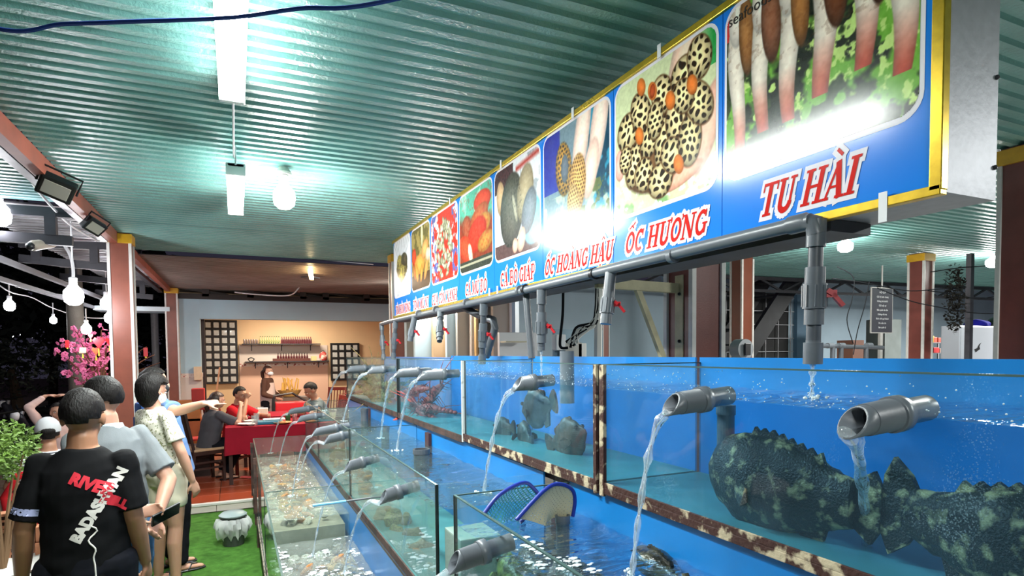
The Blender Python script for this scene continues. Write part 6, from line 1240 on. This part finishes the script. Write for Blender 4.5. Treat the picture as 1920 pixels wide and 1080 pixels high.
moto('dark motorbike parked far behind the pink blossoms', 60, 745, 12, 1.2); moto('motorbike with a pale front parked behind the hands-on-head guest', 95, 730, 10.0, 2.4); moto('dark motorbike at the left edge behind the shrub', 5, 750, 8.5, .6); moto('farther motorbike beside the concrete pole', 75, 708, 15.5, 1.9)
# blossom branches
t = thing('blossom_tree', 'artificial peach blossom tree with pink flowers and red charms', 'tree', (at(190, 720, 8.6).x, at(190, 720, 8.6).y, 0)); T0 = t.location.copy(); rb = random.Random(9)
pinkm = M('blossom_pink', rgb('fb7fb2'), .6, 0, .35, 3); branchm = M('branch', rgb('6a4636'), .8); bl = []
bmB = nb(); loft(bmB, [(0, 0, 0), (.02, 0, .8), (0, 0, 1.3)], [.05, .04, .03], n=8)
ends = [(105, 660), (120, 640), (140, 618), (160, 612), (190, 618), (120, 700), (150, 690), (165, 650), (185, 660), (150, 640), (205, 625), (170, 700), (195, 700), (210, 690), (200, 680), (180, 690), (262, 660), (275, 650), (290, 665), (300, 680), (270, 690), (160, 670), (208, 655)]
for (px, py) in ends:
    e = at(px, py, 8.6+rb.uniform(-.35, .35))-T0; m_ = V((e.x*.45, e.y*.5, 1.15+(e.z-1.15)*.75)); P = [V((0, 0, 1.1)), m_, e]; Q = []
    for s in np.linspace(0, 1, 9): Q.append((P[0]*(1-s)**2+P[1]*2*s*(1-s)+P[2]*s*s))
    loft(bmB, Q, [.018*(1-.8*i/8)+.002 for i in range(9)], n=5)
    for q in Q[3:]:
        for _ in range(4): bl.append(q+V((rb.gauss(0, .035), rb.gauss(0, .035), rb.gauss(0, .035))))
mt('branches', bmB, branchm, t)
bm = nb(); ps = 5
for k in range(5): a = k*2*math.pi/5; ball(bm, (.016*math.cos(a), .016*math.sin(a), 0), (.013, .013, .005), u=6, v=4)
flo = mt('blossom', bm, pinkm, t, True, bl[0])
for q in bl[1:290]: o = ob('blossom', flo.data, t, q); o.rotation_euler = (rb.uniform(0, 3), rb.uniform(0, 3), 0); s_ = rb.uniform(.8, 1.7); o.scale = (s_,)*3
charm = M('charm_red', rgb('e8242c'), .4); 
for k, (px, py, lab) in enumerate(((185, 642, 'large red heart charm in the blossom branches'), (205, 640, 'red fan charm next to the heart charm'), (126, 645, 'slim red charm with a yellow tassel at the left of the branches'), (180, 658, 'orange red bow charm under the heart charm'), (155, 657, 'peach coloured square charm in the branches'), (273, 660, 'slim red charm between the two posts'), (170, 630, 'red square charm near the round lamp'))):
    p = at(px, py, 8.15); t = thing('lucky_charm', lab, 'charm', p); bm = nb(); s = [.14, .1, .05, .1, .08, .06, .06][k]
    P = [(-.5, .2), (-.3, .5), (0, .3), (.3, .5), (.5, .2), (.2, -.3), (0, -.6), (-.2, -.3)] if k != 4 else [(-.5, -.5), (.5, -.4), (.5, .5), (-.4, .5)]
    if k in (2, 5): P = [(-.4, -1.), (.4, -1.), (.4, 1.), (-.4, 1.)]
    A = [bm.verts.new((x*s, -.01, z*s)) for x, z in P]; B = [bm.verts.new((x*s, .01, z*s)) for x, z in P]; bm.faces.new(A); bm.faces.new(B[::-1])
    for j in range(len(P)): bm.faces.new((A[j], B[j], B[(j+1) % len(P)], A[(j+1) % len(P)]))
    mt('charm_plate', bm, charm if k not in (3, 4) else M('charm_%s' % ('orange' if k == 3 else 'peach'), rgb('e8542c') if k == 3 else rgb('f0a98e'), .5), t)
    bm = nb(); loft(bm, [(0, 0, -s*.6), (0, 0, -s*1.3)], [.006, .012], n=6); mt('tassel', bm, M('tassel_yellow', rgb('e3c23a'), .6), t)
# hanging bulbs of the garden
cold = Emat('cold_bulb_glow', (.93, .95, 1), 12)
for k, (px, py, d, r, lab) in enumerate(((138, 556, 5.8, .085, 'large bright lamp hanging from the left roof truss'), (200, 570, 9, .085, 'bright lamp hanging just left of the tall post'), (206, 597, 10.5, .085, 'lower bright bulb touching the tall post'), (18, 574, 7.5, .06, 'garden bulb at the left edge of the hanging wire'), (100, 601, 9.5, .05, 'small garden bulb in the middle of the hanging wire'), (162, 618, 8.0, .06, 'round warm bulb just above the pink blossoms'), (-3, 404, 5.0, .09, 'bright bulb cut by the left border under the pale teal roof'))):
    p = at(px, py, d); hb_ = bulb(lab, p, r, mat=cold if k != 5 else bulbE, p=[30, 18, 10, 8, 4, 8, 30][k], base=False, col=(.95, .96, 1), name='hanging_bulb')
    bm = nb(); loft(bm, [(0, 0, r*2.1), (0, 0, (3.1-p.z) if k in (0, 1, 2, 6) else .28)], .009, n=6); mt('bulb_cord', bm, white, hb_)
def cable(lab, pts, r=.006, mat=white, n=8, cat='cable'):
    P = []
    pts = [V(p) for p in pts]
    for i in range(len(pts)-1):
        p0 = pts[max(i-1, 0)]; p1 = pts[i]; p2 = pts[i+1]; p3 = pts[min(i+2, len(pts)-1)]
        for k in range(n): s = k/n; P.append(.5*((2*p1)+(p2-p0)*s+(2*p0-5*p1+4*p2-p3)*s*s+(3*p1-p0-3*p2+p3)*s**3))
    P.append(pts[-1]); c = P[0].copy(); bm = nb(); loft(bm, [p-c for p in P], r, n=6); return tag(mt(cat, bm, mat, None, True, c), lab, cat)
pxs = lambda L, d: [at(x, y, d[i] if isinstance(d, (list, tuple)) else d) for i, (x, y) in enumerate(L)]
cable('pale wire carrying the garden bulbs', pxs([(-20, 520), (18, 547), (60, 558), (100, 578), (160, 595), (210, 596)], [7.3, 7.5, 8.4, 9.5, 10, 10.5]), .008)
cable('second pale wire above the garden bulb wire', pxs([(30, 537), (70, 547), (120, 553)], 7), .006)
cable('blue rope cable crossing the top left of the photo', [V((-1.13, 2.55, 3.0))]+pxs([(-20, 50), (120, 45), (260, 40), (430, 33), (560, 16), (760, -6)], [1.75, 1.75, 1.72, 1.7, 1.68, 1.66])+[V((1.35, 1.35, 3.1))], .0062, M('blue_cable', rgb('1f3f9e'), .5))
cable('white cable hanging from the beam beside the floodlight', pxs([(40, 300), (62, 345), (95, 385), (130, 420), (165, 442), (185, 452)], [4.4, 4.6, 5, 5.5, 6, 6.4]), .011)
cable('pink cable running along the orange beam', pxs([(0, 235), (28, 270), (60, 305), (100, 345), (140, 385), (175, 402)], [4.3, 4.5, 4.8, 5.3, 5.8, 6.2]), .006, M('pink_cable', rgb('d4868a'), .5))
cable('thick white cable loop hanging from the left truss', pxs([(122, 462), (132, 480), (137, 505), (137, 538)], 6.6), .018)
cable('black cable coil hanging at the left edge of the beam', pxs([(-5, 258), (15, 275), (35, 290), (30, 305), (8, 308), (-8, 300)], 4.2), .02, black)
cable('white wire along the edge where the teal roof ends', pxs([(252, 470), (300, 468), (420, 474), (560, 484), (700, 496)], 8.7), .008)
cable('white wire loop leading to the warm strip lamp', pxs([(440, 548), (480, 552), (540, 554), (560, 540), (570, 522)], 11.5), .012)
cable('dark wire sagging along the pale blue fascia', pxs([(360, 600), (365, 560), (400, 572), (450, 568), (470, 560)], 13), .008, black)
# floodlights and camera
def flood(lab, px, py, d, rz, s=1.):
    p = at(px, py, d); t = thing('floodlight', lab, 'floodlight', p, rz); bm = nb(); box(bm, (-.09*s, -.03*s, -.065*s), (.09*s, .035*s, .065*s), .012*s); mt('housing', bm, black, t); bm = nb(); box(bm, (-.066*s, -.036*s, -.042*s), (.066*s, -.028*s, .042*s), .003); mt('reflector', bm, M('flood_glass', rgb('b5b0a6'), .25, .3), t)
    for k in range(5): bm = nb(); box(bm, (-.07*s+k*.033*s, .035*s, -.05*s), (-.062*s+k*.033*s, .055*s, .05*s)); mt('cooling_fin', bm, black, t)
    bm = nb(); loft(bm, [(-.1*s, 0, 0), (-.1*s, .02, .1*s), (.1*s, .02, .1*s), (.1*s, 0, 0)], .008, n=6); mt('bracket', bm, black, t); t.rotation_euler = (.75, .35, rz); return t
flood('large black floodlight on the orange beam', 106, 352, 4.05, .3, 1.15); flood('smaller black floodlight near the tall post', 176, 424, 5.2, .9, .95)
p = at(75, 458, 5.15); t = thing('security_camera', 'beige tube shaped security camera on the left truss', 'camera', p); bm = nb(); limb(bm, [(.06, .1, .03), (-.02, -.1, -.03)], [.04, .045], 16); mt('housing', bm, M('beige_plastic', rgb('a5998c'), .5), t, True); bm = nb(); ball(bm, (-.035, -.135, -.042), .034); mt('lens', bm, black, t, True); bm = nb(); beam(bm, (.04, .05, .03), (.08, .1, .14), .03, .03); mt('mount', bm, black, t)
p = at(262, 462, 7.9); tag(bxo('junction_box', (p.x-.1, p.y-.05, p.z-.1), (p.x+.02, p.y+.05, p.z+.08), black, None, .01), 'black junction box behind the cap of the tall post', 'box')
# ------------------------------------------------------------------ right hall
# dark stairs
st_ = thing('steel_stairs', 'dark steel stairs rising to the right behind the posts', 'stairs', (7.2, 7.6, 0)); so2 = V((7.2, 7.6, 0)); a = on(1415, 640, y=8.2); b = on(1512, 490, y=8.2)
d_ = (b-a); bm = nb(); beam(bm, a-d_*1.0-so2, b+d_*.4-so2, .08, .34); mt('stringer', bm, M('stringer_dark', rgb('2e2f33'), .5, .2, .5, 4), st_); bm = nb(); beam(bm, a-d_*1.0+V((0, .8, 0))-so2, b+d_*.4+V((0, .8, 0))-so2, .08, .34); mt('stringer', bm, MATS['stringer_dark'], st_)
for k in range(12): c = a.lerp(b, -.9+k*.2)-so2; bm = nb(); box(bm, c+V((-.14, .02, .08)), c+V((.14, .78, .11))); mt('tread', bm, MATS['stringer_dark'], st_)
tag(bxo('dark_screen', (8.75, 9.1, 0), (10.7, 9.16, 2.98), M('near_black', rgb('101113'), .7)), 'near black backing behind the steel stairs', 'screen')
t = thing('wire_grid', 'pale wire grid fixed behind the stairs', 'grid', (9.7, 9.05, 1.0))
for k in range(7): bm = nb(); beam(bm, (-.9, 0, .2+k*.28), (1.1, 0, .2+k*.28), .012, .012); mt('grid_wire', bm, MATS['galvanised_strip'], t)
for k in range(6): bm = nb(); beam(bm, (-.8+k*.36, 0, 0), (-.8+k*.36, 0, 1.95), .012, .012); mt('grid_wire', bm, MATS['galvanised_strip'], t)
def at_y(px, py, y): return on(px, py, y=y)
# notice board
a = at_y(1633, 538, 6.0); b = at_y(1672, 625, 6.0); t = thing('notice_board', 'hanging grey notice board with white lines of text', 'notice board', ((a.x+b.x)/2, 6.0, b.z)); w = (b.x-a.x)/2; h = a.z-b.z
bm = nb(); box(bm, (-w, -.01, 0), (w, .01, h), .002); mt('frame', bm, whitetrim, t); bm = nb(); box(bm, (-w+.014, -.014, .014), (w-.014, -.009, h-.014)); mt('board_face', bm, M('slate_board', rgb('55555e'), .2, 0, .1, 5, coat=.5), t)
for k in range(9): tx = text(['NỘI QUY', 'Giữ vệ sinh chung', 'Không hút thuốc', 'Giữ trật tự', 'Bảo quản tài sản', 'Không vứt rác', 'Kính mời quý khách', 'Xin cảm ơn', 'Ban quản lý'][k], .05, t, white, .0005, 'text_line'); tx.matrix_local = Matrix.Translation((0, -.016, h-.09-k*(h-.1)/9)) @ Matrix.Rotation(math.pi/2, 4, 'X') @ Matrix.Scale(.75*min(1, (w*1.7)/(max(v.co.x for v in tx.data.vertices)*2)), 4)
bm = nb(); loft(bm, [(0, 0, h), (0, 0, 3.08-b.z)], .012, n=6); mt('hanger', bm, whitetrim, t); bm = nb(); box(bm, (-.03, -.01, -b.z+.1), (.03, .03, 0)); mt('stand_post', bm, whitetrim, t)
# fridge, helmet, cloth
a = at_y(1800, 610, 5.6); b = at_y(1880, 670, 5.6); fz = a.z
t = thing('chest_fridge', 'white refrigerator at the right with a bird sticker', 'refrigerator', ((a.x+b.x)/2, 5.9, 0)); w = (b.x-a.x)/2; bm = nb(); box(bm, (-w, -.3, 0), (w, -.02, fz), .012); mt('cabinet', bm, M('fridge_white', rgb('c9ccd6'), .35), t); bm = nb(); box(bm, (-w+.01, -.315, .05), (w-.01, -.3, fz-.02), .006); mt('door', bm, MATS['fridge_white'], t)
bm = nb(); c = V((-.14, -.318, fz-.36)); P = [(-.1, -.02), (-.02, .0), (.02, .05), (.09, .09), (.04, .03), (.06, -.02), (0, -.04), (-.06, -.07)]; bm.faces.new([bm.verts.new(c+V((x, 0, z))) for x, z in P]); mt('sticker', bm, black, t)
a2 = at_y(1882, 612, 5.6); bxo('steel_cabinet', (a2.x+.02, 5.55, 0), (a2.x+.42, 6.2, fz-.03), M('steel_grey', rgb('6f7276'), .3, .6, .3, 4), None); tag(bpy.data.objects['steel_cabinet'], 'grey steel cabinet right of the white refrigerator', 'cabinet')
a = at_y(1826, 600, 5.8); bm = nb(); vs = ball(bm, (0, 0, 0), (.21, .17, .09), None, 24, 16)
for v in bm.verts: v.co *= 1+.15*mnoise.noise(v.co*12); v.co.z = max(v.co.z, -.02)
tag(mt('folded_cloth', bm, M('navy_cloth', rgb('1f1f8c'), .9, bump=.5, bscale=30), None, True, (a.x, 5.76, fz+.022)), 'crumpled dark blue cloth on the white refrigerator', 'cloth')
a = at_y(1868, 600, 5.8); t = thing('helmet', 'dark glossy motorbike helmet on the white refrigerator', 'helmet', (a.x, 5.76, fz)); bm = nb(); vs = ball(bm, (0, 0, .06), (.15, .17, .12), None, 28, 18)
for v in bm.verts: v.co.z = max(v.co.z, 0)
mt('shell', bm, M('helmet_green', rgb('1d2a22'), .12, coat=1), t, True); bm = nb(); loft(bm, [(-.11, -.12, .05), (0, -.19, .05), (.11, -.12, .05)], [(.01, .035)]*3, n=8); mt('visor', bm, M('visor_pale', rgb('b8c9b0'), .1), t, True)
# tool shelf
a = at_y(1740, 666, 6.6); b = at_y(1796, 640, 6.6); t = thing('tool_shelf', 'steel shelf with red and yellow things left of the refrigerator', 'shelf', (a.x, 6.6, 0))
for z in (a.z+.04, b.z-.02): bm = nb(); box(bm, (0, 0, z-.012), (b.x-a.x, .35, z)); mt('shelf_board', bm, MATS['galvanised_strip'], t)
for x in (0, b.x-a.x):
    for y in (0, .33): bm = nb(); box(bm, (x-.012, y, 0), (x+.012, y+.024, b.z)); mt('upright', bm, MATS['galvanised_strip'], t)
for k, (x, c, w, h, z, lab) in enumerate(((.16, 'd9b02a', .14, .12, 1, 'yellow box on the upper tool shelf'), (.26, 'b5401f', .12, .10, 1, 'orange box beside the yellow box on the tool shelf'), (.4, 'a8402c', .1, .09, 1, 'brown red box at the right of the upper tool shelf'), (.3, 'c42a2a', .16, .1, 0, 'bright red box on the lower tool shelf'), (.1, '1c1c1c', .12, .07, 0, 'black bag on the lower tool shelf'), (.45, 'cfc8b8', .06, .08, 0, 'pale cup at the right of the lower tool shelf'))):
    zz = (b.z-.02) if z else (a.z+.04); tag(bxo('storage_box', (a.x+x-w/2, 6.63, zz), (a.x+x+w/2, 6.8, zz+h), M('store_%s' % 'abcdef'[k], rgb(c), .5), None, .01), lab, 'box')
# pipe rack at the back and grey locker
a = at_y(1530, 648, 5.2); b = at_y(1655, 652, 5.2); t = thing('pipe_rack', 'low grey pipe manifold behind the upper tank at the right', 'pipe', (a.x, 5.2, a.z)); bm = nb(); loft(bm, [(0, 0, 0), (b.x-a.x, 0, b.z-a.z)], .028, n=12); mt('header_pipe', bm, pvcdark, t, True)
for k, f in enumerate((.24, .36, .74)): bm = nb(); x = (b.x-a.x)*f; loft(bm, [(x, 0, 0), (x, 0, -a.z)], .03, n=12); mt('branch_pipe', bm, pvcdark, t, True)
for k, f in enumerate((.2, .36, .78)): bm = nb(); x = (b.x-a.x)*f; loft(bm, [(x-.05, 0, 0), (x+.05, 0, 0)], .036, n=12); mt('coupling', bm, pvc, t, True)
a = at_y(1660, 598, 7.6); b = at_y(1690, 670, 7.6); tag(bxo('locker', (a.x, 7.6, 0), (b.x, 8.0, a.z), M('locker_grey', rgb('7d8583'), .4, .2, .3, 3), None, .02), 'grey rounded locker left of the post with the yellow cap', 'locker')
a = at_y(1608, 655, 6.8); tag(bxo('carton', (a.x-.12, 6.8, 0), (a.x+.16, 7.1, 1.95), M('carton_brown2', rgb('9a6a58'), .7), None), 'brown carton behind the grey pipe manifold', 'carton')
# electrics by the narrow post
for k, (px, py, w, h, lab, m) in enumerate(((1076, 657, .09, .07, 'grey power socket box behind the overflow pipe', 'a9a9a4'), (1092, 660, .045, .08, 'small white socket beside the grey socket box', 'd5d5d2'), (1052, 642, .05, .07, 'white switch box at the left of the cable bundle', 'cfd3d6'), (973, 655, .2, .16, 'white wall unit with a blue label below the little shelf', 'd5d8de'))):
    y = 4.6 if k < 3 else 8.2; p = at_y(px, py, y); f = 1 if k < 3 else 1.6; tag(bxo('switch_box', (p.x-w*f, y, p.z-h*f), (p.x+w*f, y+.08, p.z+h*f), M('sw_%s' % 'abcd'[k], rgb(m), .5), None, .008), lab, 'box')
p = at_y(1100, 650, 4.65); bxo('x', (0, 0, 0), (1, 1, 1), white); bpy.data.objects.remove(bpy.data.objects['x'])
tag(bxo('socket_board', (at_y(1040, 640, 4.7).x, 4.7, 0), (at_y(1130, 640, 4.7).x, 4.74, 2.0), M('board_blue', rgb('8fa9b9'), .7), None), 'pale blue board behind the sockets and cables', 'board')
rc = random.Random(4); cg = M('cable_grey', rgb('d2d2cc'), .5); cd = M('cable_dark', rgb('1a1c1f'), .95, spec=.05)
for k in range(9):
    L = [(1121+rc.uniform(-4, 3), 535), (1120+rc.uniform(-4, 4), 580), (1112+rc.uniform(-8, 6), 605+k), (1085+rc.uniform(-8, 8), 622+rc.uniform(-8, 8)), (1070+rc.uniform(-10, 14), 645+rc.uniform(-4, 8))]
    cable(['topmost', 'second', 'third', 'fourth', 'fifth', 'sixth', 'seventh', 'eighth', 'lowest'][k]+' cable of the bundle curving to the sockets by the narrow post', pxs(L, 4.9), .011, cg if k % 3 else cd, 6)
cable('upright grey cable duct along the narrow post', pxs([(1123, 530), (1122, 600), (1121, 672)], 5.05), .035, cg)
cable('black cable hanging in a loop left of the switch box', pxs([(1056, 543), (1055, 590), (1050, 640), (1053, 652), (1065, 652)], 4.6), .011, cd)
for k, L in enumerate(([(1570, 500), (1600, 520), (1598, 560), (1588, 600), (1600, 645)], [(1630, 528), (1622, 570), (1608, 620), (1600, 665)], [(1645, 540), (1700, 562), (1745, 573), (1830, 587), (1905, 587)], [(1745, 510), (1800, 502), (1830, 500), (1900, 495)], [(1740, 545), (1790, 552), (1830, 560), (1860, 557), (1905, 550)], [(1560, 522), (1620, 530), (1700, 545), (1760, 542), (1800, 540)])):
    cable(['thin dark wire hanging left of the notice board', 'thin dark wire behind the notice board', 'black wire sagging behind the capped post to the right', 'thin dark wire under the right roof', 'tangled wire along the right truss', 'long wire along the truss over the notice board'][k], pxs(L, 7.4), .006, cd)
t = thing('cable_tangle', 'dark tangle of cables and leaves hanging from the right truss', 'cable', at(1790, 560, 7.4)); foliage(None, (0, 0, 0), (.14, .1, .45), 500, M('tangle_dark', rgb('1d1c19'), .9), .06, t, 'dangling_bits', seed=3)
p = at(1822, 570, 7.6); tag(bxo('dark_column', (p.x-.03, p.y, 0), (p.x+.04, p.y+.06, 3.0), darksteel), 'dark column behind the cable tangle at the right', 'column')
p = at(1390, 655, 5.0); t = thing('wall_fan', 'small grey fan housing between the two brown posts', 'fan', p); bm = nb(); loft(bm, [(0, -.05, 0), (0, .05, 0)], .085, n=24); mt('housing', bm, M('fan_grey', rgb('8d9296'), .4), t, True); bm = nb(); box(bm, (-.03, -.075, -.05), (.03, -.06, .05), .004); mt('switch', bm, black, t)
p = at_y(962, 641, 8.0); t = bxo('little_shelf', (p.x-.16, 7.9, p.z-.01), (p.x+.2, 8.1, p.z+.012), M('shelf_cream', rgb('b9b39c'), .5)); tag(t, 'little cream shelf on the wall above the white unit', 'shelf')
# cloth and other dull things hardly shine
for m in bpy.data.materials:
    b = m.node_tree.nodes.get('Principled BSDF') if m.use_nodes else None
    if b and b.inputs['Roughness'].default_value >= .79: b.inputs['Specular IOR Level'].default_value = .12
for m in bpy.data.materials:
    if m.users == 0: bpy.data.materials.remove(m)
